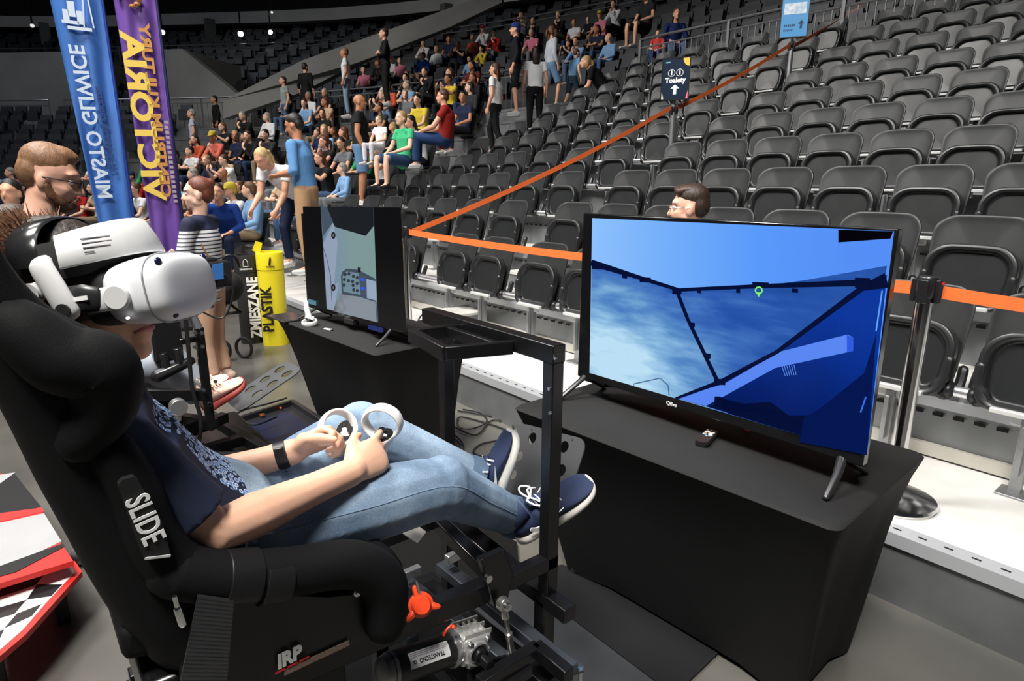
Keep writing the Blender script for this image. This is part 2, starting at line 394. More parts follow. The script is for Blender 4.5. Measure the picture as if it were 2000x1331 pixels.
# ------------------------------------------------------------------ tables under stretch covers
m_cloth = mat('black stretch cloth', (.0105, .0105, .011), .78, noise=.3, nscale=5, bump=.06, bscale=400, spec=.3)
def table(cx, cy, wx, wy, rz, label, fi=.12, hem=.07):
    r = thing('covered_table', label, 'table', (cx, cy, 0), rz)
    rings = []
    zs = [(.0, .10), (.02, .098), (.16, .082), (.32, .066), (.48, .05), (.6, .034), (.68, .018), (.72, .006), (.742, 0), (.75, .01)]
    for z, ins in zs:
        hx, hy = wx/2-ins, wy/2-ins*.8; ring = []
        cr = .035; base = rrect(2*hx, 2*hy, cr, 5)
        P = []
        n = len(base)
        for i in range(n):
            a, b = base[i], base[(i+1) % n]; L = math.hypot(b[0]-a[0], b[1]-a[1]); m = 10 if L > .1 else 1
            for k in range(m): P.append((a[0]+(b[0]-a[0])*k/m, a[1]+(b[1]-a[1])*k/m))
        for x, y in P:
            u = min(1, max(0, (1-abs(x)/hx)*2.2)) if abs(abs(y)-hy) < .002 else min(1, max(0, (1-abs(y)/hy)*2.2))
            dep = .055*u*(1-z/.75)*(.5+z)                       # the cloth is drawn inwards between the legs
            if abs(abs(y)-hy) < .002: y -= math.copysign(dep, y)
            elif abs(abs(x)-hx) < .002: x -= math.copysign(dep, x)
            if y < 0: y += fi*(1-z/.75)*min(1, -y/hy*1.2)
            lift = hem*u*(1-z/.1) if z < .1 else 0
            ring.append(Vector((x, y, z+lift)))
        rings.append(ring)
    b = MB(); b.loft(rings, caps=True); b.build('stretch_cover', m_cloth, r, angle=60)
    b = MB()
    for sx in (-1, 1):
        for sy in (-1, 1):
            b = MB(); b.cyl((sx*(wx/2-.14), sy*(wy/2-.12)+(fi*.8 if sy < 0 else 0), 0), (sx*(wx/2-.14), sy*(wy/2-.12)+(fi*.8 if sy < 0 else 0), .5), .016, n=10); b.build('leg', M_RUB, r)
    return r
table(-1.16, 1.80, 1.18, .70, math.radians(3.0), 'table under black stretch cloth carrying the large television', .14, .025)
table(-3.32, 1.63, 1.16, .62, math.radians(4.0), 'table under black stretch cloth carrying the smaller television')
# ------------------------------------------------------------------ televisions
def ramp_screen(name, stops, axis='Z', lo=0., hi=1., strength=1., nz=None, stretch=(1, 1, 4), nscale=4., amt=.5):
    m = bpy.data.materials.new(name); m.use_nodes = True; nt = m.node_tree; b = nt.nodes['Principled BSDF']
    b.inputs['Base Color'].default_value = (0, 0, 0, 1); b.inputs['Roughness'].default_value = .22; b.inputs['Specular IOR Level'].default_value = .12
    tc = nt.nodes.new('ShaderNodeTexCoord'); sp = nt.nodes.new('ShaderNodeSeparateXYZ'); nt.links.new(tc.outputs['Object'], sp.inputs[0])
    mr = nt.nodes.new('ShaderNodeMapRange'); nt.links.new(sp.outputs[axis], mr.inputs[0]); mr.inputs[1].default_value = lo; mr.inputs[2].default_value = hi
    src = mr.outputs[0]
    if nz:
        mp = nt.nodes.new('ShaderNodeMapping'); mp.inputs['Scale'].default_value = stretch; mp.inputs['Rotation'].default_value = (0, .15, 0); nt.links.new(tc.outputs['Object'], mp.inputs['Vector'])
        n = nt.nodes.new('ShaderNodeTexNoise'); n.inputs['Scale'].default_value = nscale; n.inputs['Detail'].default_value = 6; nt.links.new(mp.outputs[0], n.inputs['Vector'])
        ad = nt.nodes.new('ShaderNodeMath'); ad.operation = 'MULTIPLY_ADD'; nt.links.new(n.outputs[0], ad.inputs[0]); ad.inputs[1].default_value = amt; nt.links.new(src, ad.inputs[2]); src = ad.outputs[0]
    r = nt.nodes.new('ShaderNodeValToRGB'); nt.links.new(src, r.inputs[0]); e = r.color_ramp.elements
    e[0].position, e[0].color = stops[0][0], (*stops[0][1], 1); e[1].position, e[1].color = stops[-1][0], (*stops[-1][1], 1)
    for p, c in stops[1:-1]: q = e.new(p); q.color = (*c, 1)
    nt.links.new(r.outputs[0], b.inputs['Emission Color']); b.inputs['Emission Strength'].default_value = strength
    return m
m_gloss = mat('glossy black bezel', (.006, .006, .007), .12, spec=.6)
class TV:
    def __init__(s, o, ang, w, h, zb, label):
        s.o = Vector(o); s.X = Vector((math.cos(ang), math.sin(ang), 0)); s.N = Vector((s.X.y, -s.X.x, 0)); s.ang = ang   # N points to the viewer
        s.r = thing('television', label, 'television', (o[0], o[1], zb), ang); s.zb = zb; s.w = w; s.h = h; s.k = 0
        b = MB(); b.bb((-w/2, -.012, o[2]-zb), (w/2, .022, o[2]+h-zb)); b.build('casing', m_gloss, s.r, bevel=.004)
        b = MB(); b.bb((-w*.40, .022, o[2]-zb+.02), (w*.40, .065, o[2]+h*.6-zb)); b.build('back_cover', M_BPLA, s.r, bevel=.015)
        s.M = Matrix.Translation((o[0], o[1], zb)) @ Matrix.Rotation(ang, 4, 'Z'); s.Mi = s.M.inverted()
    def loc(s, px, py, off=0):
        r = Vector(RB @ np.array([px-CX, py-CY, F_PX])); c = Vector((0, 0, CAM_H)); f = s.o+s.N*.0122
        p = c+r*((f-c).dot(s.N)/r.dot(s.N)); q = s.Mi @ p; q.y = -.0122-off; return q
    def img(s, name, pts, m):
        s.k += 1; P = [s.loc(x, y, s.k*.00025) for x, y in pts]; b = MB(); b.v = P; b.f = [tuple(range(len(P)))]; b.mi = [0]
        o = b.build(name, m, s.pic, smooth=False); return o
    def panel(s, pts, m):
        s.k += 1; P = [s.loc(x, y, .0002) for x, y in pts]; b = MB(); b.v = P; b.f = [tuple(range(len(P)))]; b.mi = [0]; s.pic = b.build('screen', m, s.r, smooth=False); return s.pic
    def line(s, name, pts, wd, m):
        L = []; R = []
        for i, (x, y) in enumerate(pts):
            a = pts[max(0, i-1)]; b = pts[min(len(pts)-1, i+1)]; dx, dy = b[0]-a[0], b[1]-a[1]; l = math.hypot(dx, dy); wd_i = wd[i] if isinstance(wd, (list, tuple)) else wd
            L.append((x-dy/l*wd_i/2, y+dx/l*wd_i/2)); R.append((x+dy/l*wd_i/2, y-dx/l*wd_i/2))
        return s.img(name, L+R[::-1], m)
tv = TV((-1.147, 1.735, .826), math.radians(.4), 1.075, .635, .75, 'large television showing a blue view from a cockpit window')
C5 = lambda x, y: (1100+x/2.294, 380+y/2.294)
tv.panel([C5(130, 106), C5(1483, 165), C5(1361, 1168), C5(118, 800)], ramp_screen('screen sky', [(0, (.30, .58, 1.)), (.45, (.17, .42, .95)), (.75, (.10, .32, .95)), (1, (.09, .27, .92))], 'X', -.55, .52, 1.0, True, (1, 1, 1.5), 2.2, .12))
E5 = lambda L: [C5(*p) for p in L]
def land_mat():
    m = ramp_screen('screen land', [(.0, (.010, .060, .30)), (.28, (.022, .095, .42)), (.45, (.05, .16, .52)), (.62, (.10, .27, .60)), (.80, (.24, .48, .76)), (1., (.52, .78, .96))], 'X', 0, 1, .95)
    nt = m.node_tree; tc = [n for n in nt.nodes if n.type == 'TEX_COORD'][0]; rp = [n for n in nt.nodes if n.type == 'VALTORGB'][0]
    def M_(op, a, b=None, c=None):
        n = nt.nodes.new('ShaderNodeMath'); n.operation = op
        for i, q in enumerate((a, b, c)):
            if q is None: continue
            if isinstance(q, (int, float)): n.inputs[i].default_value = q
            else: nt.links.new(q, n.inputs[i])
        return n.outputs[0]
    sp = [n for n in nt.nodes if n.type == 'SEPXYZ'][0]; x, z = sp.outputs['X'], sp.outputs['Z']
    d = M_('SQRT', M_('ADD', M_('POWER', M_('ABSOLUTE', M_('ADD', x, .36)), 2.), M_('POWER', M_('ABSOLUTE', M_('MULTIPLY', M_('SUBTRACT', z, .16), 1.5)), 2.)))
    glow = M_('MAXIMUM', M_('SUBTRACT', 1.25, M_('MULTIPLY', d, 1.9)), 0.)
    def N_(scale, sc, rot):
        mp = nt.nodes.new('ShaderNodeMapping'); mp.inputs['Scale'].default_value = sc; mp.inputs['Rotation'].default_value = (0, rot, 0); nt.links.new(tc.outputs['Object'], mp.inputs['Vector'])
        n = nt.nodes.new('ShaderNodeTexNoise'); n.inputs['Scale'].default_value = scale; n.inputs['Detail'].default_value = 8; nt.links.new(mp.outputs[0], n.inputs['Vector']); return n.outputs[0]
    v = M_('ADD', M_('MULTIPLY', glow, .75), M_('MULTIPLY', N_(3.2, (1.2, 1, 6), .22), .80)); v = M_('ADD', v, M_('MULTIPLY', N_(14, (1, 1, 3), -.4), .22)); v = M_('SUBTRACT', v, .26)
    nt.links.new(v, rp.inputs[0]); return m
tv.img('landscape', E5([(129, 315), (180, 335), (400, 400), (520, 432), (850, 415), (1080, 385), (1250, 355), (1450, 320), (1361, 1168), (118, 800)]), land_mat())
m_sdk = emis('screen near black', (.001, .004, .035)); m_snv = emis('screen navy', (.001, .008, .08)); m_snv2 = emis('screen blue shadow', (.004, .03, .25))
tv.img('cockpit_wall', E5([(700, 840), (960, 700), (1330, 420), (1452, 360), (1361, 1168), (640, 950), (500, 912)]), ramp_screen('screen cockpit', [(0.25, (.001, .006, .05)), (.6, (.002, .016, .16)), (1, (.003, .04, .36))], 'Z', .0, .60, .9, True, (1, 1, 1), 3., .5))
tv.img('sill', E5([(500, 912), (720, 850), (970, 705), (1275, 628), (1300, 640), (1300, 700), (1270, 708), (950, 778), (720, 905), (640, 948)]), emis('screen sill blue', (.10, .24, .88)))
tv.img('sill_edge', E5([(1272, 630), (1300, 640), (1300, 702), (1272, 708)]), emis('screen sill side', (.03, .10, .75)))
tv.img('seat_shadow', E5([(860, 935), (930, 930), (1010, 990), (1140, 990), (1230, 905), (1290, 900), (1340, 960), (1361, 1168), (900, 1030), (740, 982), (720, 965), (700, 905), (680, 905), (675, 960), (640, 948)]), m_sdk)
tv.img('seat_shadow', E5([(1060, 1110), (1080, 1000), (1150, 960), (1350, 800), (1405, 620), (1361, 1168)]), m_snv)
tv.line('frame_bar', E5([(127, 305), (180, 322), (350, 375), (520, 428), (860, 412), (1340, 396)]), [12, 12, 8, 7, 8, 13], m_sdk)
tv.line('frame_bar', E5([(510, 430), (560, 560), (690, 830)]), [7, 7, 8], m_sdk)
tv.line('frame_bar', E5([(505, 915), (710, 838), (960, 705), (1340, 420), (1452, 385)]), [5, 9, 8, 12, 30], m_sdk)
for a in ((160, 322, 26, 11), (370, 382, 22, 10), (278, 368, 10, 6), (512, 432, 18, 12), (612, 433, 8, 7), (787, 431, 8, 8), (1042, 430, 12, 8), (580, 583, 12, 9), (652, 722, 11, 10), (705, 838, 22, 12), (1345, 395, 30, 20), (888, 398, 32, 5)):
    x, y = C5(a[0], a[1]); tv.img('clip', [(x-a[2]/2, y-a[3]/2), (x+a[2]/2, y-a[3]/2+1), (x+a[2]/2, y+a[3]/2+1), (x-a[2]/2, y+a[3]/2)], m_sdk)
tv.img('corner_block', E5([(1237, 158), (1483, 165), (1470, 198), (1237, 215)]), emis('screen off', (.0005, .0005, .002)))
x, y = C5(881, 434)
tv.line('map_pin', [(x+6.5*math.cos(a), y-2+6.5*math.sin(a)) for a in [i*PI/8 for i in range(17)]], 2.6, emis('screen green', (.25, .95, .12)))
tv.img('map_pin', [(x-5, y+2), (x+5, y+2), (x, y+11)], MATS['screen green'])
tv.line('vehicle_edge', E5([(320, 860), (322, 848), (440, 822), (475, 855), (480, 900)]), 2.2, emis('screen grey line', (.06, .13, .25)))
for i in range(6): a = C5(985+i*11, 768-i*1); b2 = C5(1000+i*10, 812-i*1); tv.line('vent_slot', [a, b2], 1.2, emis('screen vent', (.12, .28, .85)))
tv.line('window_gap', E5([(1435, 430), (1408, 610)]), 3, emis('screen slit', (.12, .35, .95)))
tv.line('window_gap', E5([(1362, 905), (1338, 975)]), 3, emis('screen slit2', (.05, .16, .8)))
# lettering on the bezel and reflections' own real bezel strip
text('Qilive', .018, mat('silver print', (.7, .7, .7), .4), tv.M @ Vector((-.085, -.0128, .083)), tv.X, (0, 0, 1), None, 'brand_lettering', bold=.0004)
bl = bpy.data.objects['brand_lettering']; bl.parent = tv.r; bl.matrix_parent_inverse = tv.M.inverted()
for sx in (-1, 1):
    b = MB(); xx = sx*.50+(-.02 if sx > 0 else .0)
    b.tube([(xx, .0, .085), (xx+sx*.012, -.05, .05), (xx+sx*.02, -.125, .008)], [(.014, .010), (.012, .009), (.010, .008)], 10, round_ends=True); b.build('foot', M_BPLA, tv.r)
    b = MB(); b.tube([(xx, .0, .085), (xx+sx*.012, .05, .05), (xx+sx*.02, .125, .008)], [(.014, .010), (.012, .009), (.010, .008)], 10, round_ends=True); b.build('foot', M_BPLA, tv.r)
# smaller television
tv2 = TV((-3.30, 1.515, .815), math.radians(6.), .985, .575, .75, 'smaller television showing a light aircraft cockpit in a tall strip')
C3 = lambda x, y: (400+x/4, 400+y/4)
E3 = lambda L: [C3(*p) for p in L]
tv2.panel(E3([(765, 14), (1530, 22), (1575, 1000), (812, 790)]), mat('dark screen glass', (.004, .004, .005), .1, spec=.6))
m_cab = ramp_screen('screen cabin', [(0, (.13, .19, .27)), (.5, (.22, .33, .42)), (1, (.24, .36, .36))], 'X', -.3, .15, .85, True, (1, 1, 1), 3., .25)
tv2.img('cabin_picture', E3([(905, 16), (1318, 20), (1352, 920), (955, 815)]), m_cab)
m_cd = emis('screen cabin dark', (.012, .014, .018)); m_cm = emis('screen cabin mid', (.06, .085, .12)); m_cl = emis('screen cabin light', (.30, .38, .50))
tv2.img('cabin_roof', E3([(955, 16), (1318, 20), (1322, 165), (1258, 245), (1020, 175), (990, 120)]), m_cd)
tv2.img('cabin_post', E3([(905, 16), (955, 18), (1003, 135), (925, 250)]), m_cm)
tv2.img('door_panel', E3([(925, 300), (1005, 150), (1040, 300), (1010, 640), (1050, 600), (1010, 830), (955, 815)]), emis('screen door', (.28, .34, .46)))
tv2.line('door_seam', E3([(925, 330), (955, 420), (985, 560), (995, 750)]), 1.2, m_cm)
tv2.img('dashboard', E3([(1065, 560), (1075, 525), (1110, 500), (1200, 508), (1335, 580), (1350, 915), (1100, 860), (1075, 740)]), emis('screen dash', (.05, .075, .10)))
tv2.img('instrument_panel', E3([(1078, 560), (1110, 522), (1205, 535), (1220, 705), (1085, 680)]), emis('screen panel', (.16, .24, .30)))
tv2.img('radio_stack', E3([(1215, 545), (1262, 560), (1265, 720), (1222, 706)]), m_cm)
tv2.img('chart_panel', E3([(1265, 580), (1338, 600), (1343, 750), (1270, 730)]), m_cl)
m_dial = emis('screen dial', (.03, .045, .06))
for (x, y) in ((1100, 545), (1130, 540), (1165, 560), (1195, 570), (1095, 585), (1128, 595), (1160, 600), (1195, 615), (1093, 628), (1165, 630), (1170, 665), (1198, 672)):
    px, py = C3(x, y); tv2.img('dial', [(px+3.1*math.cos(a), py+3.6*math.sin(a)) for a in [i*PI/5 for i in range(10)]], m_dial)
for (x, y) in ((1238, 585), (1240, 655)): px, py = C3(x, y); tv2.img('display', [(px-3, py-3), (px+4, py-2), (px+4, py+3), (px-3, py+2)], emis('screen blue lamp', (.03, .10, .9)))
for (x, y) in ((1012, 240), (1012, 648)):
    px, py = C3(x, y); tv2.img('vent_knob', [(px+4.4*math.cos(a), py+7*math.sin(a)) for a in [i*PI/6 for i in range(12)]], m_cd)
    tv2.img('vent_knob', [(px+2*math.cos(a), py+3*math.sin(a)) for a in [i*PI/6 for i in range(12)]], emis('screen grey', (.12, .12, .12)))
tv2.img('compass', E3([(1203, 490), (1228, 492), (1226, 530), (1205, 528)]), m_cd)
tv2.img('seat_area', E3([(1075, 700), (1220, 720), (1343, 760), (1352, 918), (1010, 830), (1060, 700)]), ramp_screen('screen seats', [(0, (.03, .04, .06)), (.5, (.10, .11, .12)), (1, (.26, .30, .34))], 'X', -.2, .15, .9, True, (1, 1, 1), 22., .9))
tv2.img('status_tile', E3([(815, 735), (878, 752), (880, 788), (817, 772)]), emis('screen tile', (.10, .22, .30)))
for sx in (-1, 1):
    b = MB(); xx = sx*.40
    b.tube([(xx, .0, .07), (xx+sx*.02, -.06, .035), (xx+sx*.035, -.12, .007)], [(.010, .009), (.009, .008), (.008, .006)], 8, round_ends=True)
    b.build('foot', M_BPLA, tv2.r)
    b = MB(); b.tube([(xx, .0, .07), (xx+sx*.02, .06, .035), (xx+sx*.035, .12, .007)], [(.010, .009), (.009, .008), (.008, .006)], 8, round_ends=True); b.build('foot', M_BPLA, tv2.r)
b = MB(); b.bb((-.05, -.02, .035), (.05, .02, .066)); b.build('control_box', M_BPLA, tv2.r, bevel=.003)
b = MB(); b.bb((.22, -.03, .045), (.34, -.012, .066)); b.build('sticker', emis('screen label blue', (.02, .03, .14)), tv2.r)
# ------------------------------------------------------------------ small things on the tables
r = thing('remote_control', 'black television remote lying on the large table cloth', 'remote', (0, 0, 0))
p = W(1380, 858, z=.757); dr = (W(1395, 840, z=.757)-W(1362, 874, z=.757)).normalized(); r.location = (p.x, p.y, .751); r.rotation_euler = (0, 0, math.atan2(dr.y, dr.x)-PI/2)
b = MB(); b.loft([[Vector((x*s, y*1., z)) for x, y in rrect(.043, .125, .012, 4)] for z, s in ((.0, .85), (.004, 1), (.014, 1), (.018, .88))]); b.build('body', M_BPLA, r)
for i, (x, y, wd, hh, c) in enumerate([(-.012, .05, .006, .006, 0), (.012, .05, .006, .006, 0), (0, .034, .022, .004, 0), (-.012, .022, .009, .006, 1), (.006, .022, .014, .006, 0), (-.01, .008, .012, .008, 2), (.009, .008, .012, .008, 0), (-.012, .034, .006, .005, 0), (.013, .034, .006, .005, 0), (.0, -.004, .006, .003, 0), (0, .05, .006, .004, 0)]):
    b = MB(); b.box((x, y, .0187), (wd, hh, .002)); b.build('button', [mat('white print', (.75, .75, .75), .5), mat('orange print', (.8, .3, .1), .5), mat('blue print', (.25, .45, .8), .5)][c], r)
pc = [W(1452, 832, z=.76), W(1453, 838, z=.757), W(1462, 843, z=.757), W(1470, 842, z=.757), W(1474, 838, z=.765)]
b = MB(); b.tube(spline([p for p in [pc[0]+Vector((0, .05, .03))]+pc+[pc[-1]+Vector((0, .05, .02))]], 6), .0035, 8, round_ends=True)
tag(b.build('red_cable', mat('red cable', (.75, .02, .015), .35)), 'short loop of red cable under the large television', 'cable')
p = W(1140, 755, z=.80); r = thing('product_box', 'small black carton with blue print behind the large television', 'box', (-1.80, 1.92, .75), .02)
b = MB(); b.bb((-.02, -.05, 0), (.12, .05, .055)); b.build('carton', mat('black carton', (.012, .014, .018), .5), r, bevel=.002)
b = MB(); b.bb((-.02, -.05, .055), (.12, .05, .057)); b.build('lid', M_WPLA, r)
for nm, x0, n_, mm in (('grey_print', .012, 6, mat('grey carton print', (.45, .45, .45), .5)), ('blue_print', .052, 3, mat('pale blue print', (.08, .30, .80), .5))):
    b = MB()
    for i in range(n_): b.box((x0+i*.006, -.0506, .026), (.0045, .0006, .008 if i % 2 else .010))
    o = b.build(nm, mm, r, smooth=False); o['kind'] = 'stuff'
# black stretch tables: usb stick, tablet, spare controller on the small one
p = W(641, 643, z=.757); r = thing('usb_stick', 'little white plastic stick lying on the small table', 'usb stick', (p.x, p.y, .751), .35)
b = MB(); b.bb((-.03, -.009, 0), (.025, .009, .008)); b.build('body', M_WPLA, r, bevel=.002)
b = MB(); b.bb((.025, -.007, .001), (.036, .007, .006)); b.build('cap', mat('black cap', (.03, .03, .03), .4), r)
# ------------------------------------------------------------------ belt barriers
m_belt = mat('orange barrier belt', (.93, .17, .035), .6, noise=.12, nscale=30)
def stanchion(x, y, z0, hgt, label, sign=None):
    r = thing('barrier_post', label, 'barrier post', (x, y, z0))
    b = MB(); b.lathe([(.0, 0), (.16, 0), (.165, .012), (.16, .025), (.10, .038), (.04, .045), (.0, .045)], n=36); b.build('base', M_CHROME, r, angle=30)
    b = MB(); b.cyl((0, 0, .04), (0, 0, hgt-.06), .0315, n=28); b.build('pole', M_CHROME if not sign else M_STEEL, r)
    b = MB(); b.lathe([(.0, hgt), (.034, hgt), (.038, hgt-.006), (.038, hgt-.075), (.034, hgt-.08), (.0, hgt-.08)], n=28); b.build('belt_head', M_BPLA, r)
    for a in range(4):
        b = MB(); t = a*PI/2; b.box((.041*math.cos(t), .041*math.sin(t), hgt-.055), (.016, .036, .09), (0, 0, t)); b.build('belt_slot', M_BPLA, r, bevel=.003)
    b = MB(); b.box((.046, 0, hgt-.022), (.02, .012, .008)); b.build('release_tab', mat('red plastic', (.7, .02, .02), .4), r)
    return r
posts = [(-4.82, 2.76, .29), (-.845, 2.76, .29)]
stanchion(-4.82, 2.76, .29, .93, 'polished barrier post where two orange belts meet beside the small television')
stanchion(-.845, 2.76, .29, .945, 'polished barrier post standing behind the right edge of the large television')
pT = W(1316, 205, x=-4.70); pS = W(1547, 82, x=-4.70)
def tier_at(y): return max(k for k in range(10) if Y_FRONT+tier_d(k) <= y)
kT, kS = tier_at(pT.y), tier_at(pS.y)
stanchion(-4.70, pT.y, ZT[kT]+.0, pT.z-ZT[kT], 'barrier post carrying the dark toilet sign in the narrow aisle', True)
stanchion(-4.70, pS.y, ZT[kS]+.0, pS.z-ZT[kS], 'barrier post carrying the pale blue sign in the narrow aisle', True)
def belt(a, b, sag, label, wd=.048, tw=0.):
    a, b = Vector(a), Vector(b); n = 24; rows = []
    side = (b-a).cross(Vector((0, 0, 1))).normalized()
    mb = MB(); vs = []
    for i in range(n+1):
        t = i/n; p = a.lerp(b, t); p.z -= sag*4*t*(1-t); ang = tw*math.sin(PI*t)**2; u = Vector((0, 0, 1))*math.cos(ang)+side*math.sin(ang); q = u.cross((b-a).normalized())
        vs += [p-u*wd/2-q*.0007, p+u*wd/2-q*.0007, p+u*wd/2+q*.0007, p-u*wd/2+q*.0007]
    mb.loft([vs[4*i:4*i+4] for i in range(n+1)])
    return tag(mb.build('barrier_belt', m_belt, angle=80), label, 'barrier belt')
hz = .93-.045
belt((-4.77, 2.76, .29+hz), (-.90, 2.76, .29+.945-.05), .035, 'orange belt stretched level behind the large television')
belt((-.79, 2.76, .29+.89), (1.6, 2.76, .29+.87), .03, 'orange belt leaving the picture at the right edge')
belt((-4.80, 2.81, .29+hz), (-4.70, pT.y-.05, pT.z-.035), .06, 'orange belt climbing the stand up to the toilet sign')
belt((-4.70, pT.y+.05, pT.z-.035), (-4.70, pS.y-.05, pS.z-.045), .03, 'orange belt between the toilet sign and the pale blue sign')
belt((-4.70, pS.y+.05, pS.z-.045), (-4.95, 12.6, 5.15), .05, 'orange belt twisting upwards beyond the pale blue sign', tw=1.25)
# signs on top of two posts: frames turned to the arena floor
def sign(px0, py0, px1, py1, base, label, kind):
    c = W((px0+px1)/2, (py0+py1)/2, y=base.y-.02); a = W(px0, py0, y=base.y-.02); bt = W(px1, py1, y=base.y-.02)
    wd = abs(bt.x-a.x); hh = abs(a.z-bt.z)*1.0; wd = hh*.70
    r = thing('sign_frame', label, 'sign', (base.x, base.y, base.z), math.radians(26))
    b = MB(); b.cyl((0, 0, 0), (0, 0, .05), .018, n=10); b.box((0, 0, .055), (.12, .05, .016)); b.build('socket', M_BPLA, r)
    b = MB(); z0 = .06; b.bb((-wd/2, -.006, z0), (wd/2, .006, z0+hh)); 
    bd = b.build('board', mat('navy sign face', (.012, .022, .045), .25) if kind == 0 else mat('pale blue sign face', (.10, .36, .72), .25), r)
    b = MB()
    for s in (-1, 1): b.bb((s*wd/2-.006, -.009, z0-.004), (s*wd/2+.006, .009, z0+hh+.004))
    b.bb((-wd/2, -.009, z0-.008), (wd/2, .009, z0+.004)); b.bb((-wd/2, -.009, z0+hh-.004), (wd/2, .009, z0+hh+.008)); b.build('frame', M_CHROME if kind == 0 else M_BPLA, r)
    wt = mat('white sign print', (.85, .85, .85), .5)
    if kind == 0:
        text('Toalety', hh*.17, wt, (0, -.0075, z0+hh*.46), (1, 0, 0), (0, 0, 1), r, 'lettering', bold=.003)
        for s in (-1, 1):
            b = MB(); cx = s*wd*.15
            b.tube([(cx+hh*.085*math.cos(t), -.0075, z0+hh*.64+hh*.085*math.sin(t)) for t in [i*PI/9 for i in range(18)]], .0035, 4, closed=True)
            b.box((cx, -.0075, z0+hh*.635), (hh*.035, .001, hh*.09)); b.box((cx, -.0075, z0+hh*.695), (hh*.03, .001, hh*.025)); b.build('toilet_pictogram', wt, r)
        b = MB(); b.v = [Vector((x, -.0075, z0+z*hh)) for x, z in ((-.018, .12), (.018, .12), (.018, .26), (.05, .26), (0, .36), (-.05, .26), (-.018, .26))]; b.f = [tuple(range(7))]; b.mi = [0]; b.build('arrow', wt, r, smooth=False)
        b = MB(); b.v = [Vector((wd/2-.055*0-.006-.07*math.cos(t), -.0074, z0+hh-.004-.085*math.sin(t))) for t in [i*PI/16 for i in range(9)]]+[Vector((wd/2-.006, -.0074, z0+hh-.004))]; b.f = [tuple(range(10))]; b.mi = [0]; b.build('yellow_corner', mat('yellow print', (.8, .5, .05), .5), r, smooth=False)
        b = MB(); b.box((-wd*.3, -.0075, z0+hh*.9), (.05, .001, .014)); b.build('small_mark', mat('teal print', (.1, .4, .5), .5), r)
        b = MB(); b.v = [Vector(p) for p in ((-wd/2+.006, -.0074, z0), (-wd/2+.03, -.0074, z0), (-wd/2+.006, -.0074, z0+hh*.2))]; b.f = [(0, 1, 2)]; b.mi = [0]; b.build('cream_corner', mat('cream print', (.75, .6, .45), .5), r, smooth=False)
        b = MB(); b.v = [Vector(p) for p in ((wd/2-.006, -.0074, z0), (wd/2-.03, -.0074, z0), (wd/2-.006, -.0074, z0+hh*.22))]; b.f = [(0, 1, 2)]; b.mi = [0]; b.build('pink_corner', mat('pink print', (.75, .15, .2), .5), r, smooth=False)
    else:
        dk = mat('dark blue print', (.01, .04, .12), .5)
        for row, (zz, n_) in enumerate(((.30, 6), (.18, 5))):          # two lines of small illegible print
            b = MB(); 
            for i in range(n_): b.box((-wd*.34+i*wd*.07, -.0075, z0+hh*zz), (wd*.045, .001, hh*(.05 if i % 2 else .065)))
            o = b.build('small_print', dk, r, smooth=False); o['kind'] = 'stuff'
        b = MB(); b.v = [Vector((x+wd*.26, -.0075, z0+z*hh)) for x, z in ((-.014, .2), (.014, .2), (.014, .32), (.04, .32), (0, .42), (-.04, .32), (-.014, .32))]; b.f = [tuple(range(7))]; b.mi = [0]; b.build('arrow', dk, r, smooth=False)
        b = MB(); b.box((0, -.0075, z0+hh*.72), (wd*.8, .001, hh*.28)); b.build('picture_band', mat('cloudy print', (.45, .62, .80), .5, noise=.9, nscale=18, col2=(.9, .93, .95)), r)
sign(1302, 124, 1345, 198, Vector((-4.70, pT.y, pT.z)), 'dark navy sign reading Toalety with a white arrow', 0)
sign(1531, 2, 1572, 70, Vector((-4.70, pS.y, pS.z)), 'pale blue sign with a dark arrow above the belt', 1)
# ------------------------------------------------------------------ guard rails
m_rail = mat('grey painted rail', (.17, .175, .185), .4, .3)
m_railb = mat('brushed handrail', (.55, .56, .58), .25, .9)
def guard_rail(s0, s1, d, z, hgt, label, balusters=True, step=2.0, m=None, bs=.13):
    r = thing('guard_rail', label, 'railing', tuple(PT(s0, d, z)[0])); m = m or m_rail
    n = max(1, int((s1-s0)/.8)); pts = [PT(s0+(s1-s0)*i/n, d, z+hgt)[0] for i in range(n+1)]; loc = Vector(r.location); pts = [p-loc for p in pts]
    b = MB(); b.tube(pts, .028, 8, round_ends=True); b.build('top_rail', m_railb, r)
    b = MB(); b.tube([p-Vector((0, 0, .16)) for p in pts], .016, 6); b.tube([p-Vector((0, 0, hgt-.1)) for p in pts], .016, 6); b.build('lower_rails', m, r)
    k = max(1, int(round((s1-s0)/step)))
    for i in range(k+1):
        p = PT(s0+(s1-s0)*i/k, d, z)[0]-loc; b = MB(); b.box(p+Vector((0, 0, hgt/2)), (.05, .05, hgt)); b.build('post', m, r)
    if balusters:
        b = MB(); q = int((s1-s0)/bs)
        for i in range(q): p = PT(s0+bs*(i+.5), d, z)[0]-loc; b.box(p+Vector((0, 0, .1+(hgt-.26)/2)), (.014, .014, hgt-.26))
        o = b.build('balusters', m, r, smooth=False); o['kind'] = 'stuff'
    return r
guard_rail(-1, 9.0, AIS+.05, ZA, 1.15, 'grey railing with upright bars above the folded seats')
guard_rail(11.0, 24.0, AIS+.05, ZA-.05, 1.1, 'long railing running behind the lower crowd')
guard_rail(24.6, 58.0, AIS+.05, ZA, 1.05, 'railing round the far curve of the bowl', True, 3, bs=.3)
guard_rail(9.5, 32, UP0+.8*6, ZA+.5+UR*6, 1.0, 'upper railing high in the dark seats', False, 3)
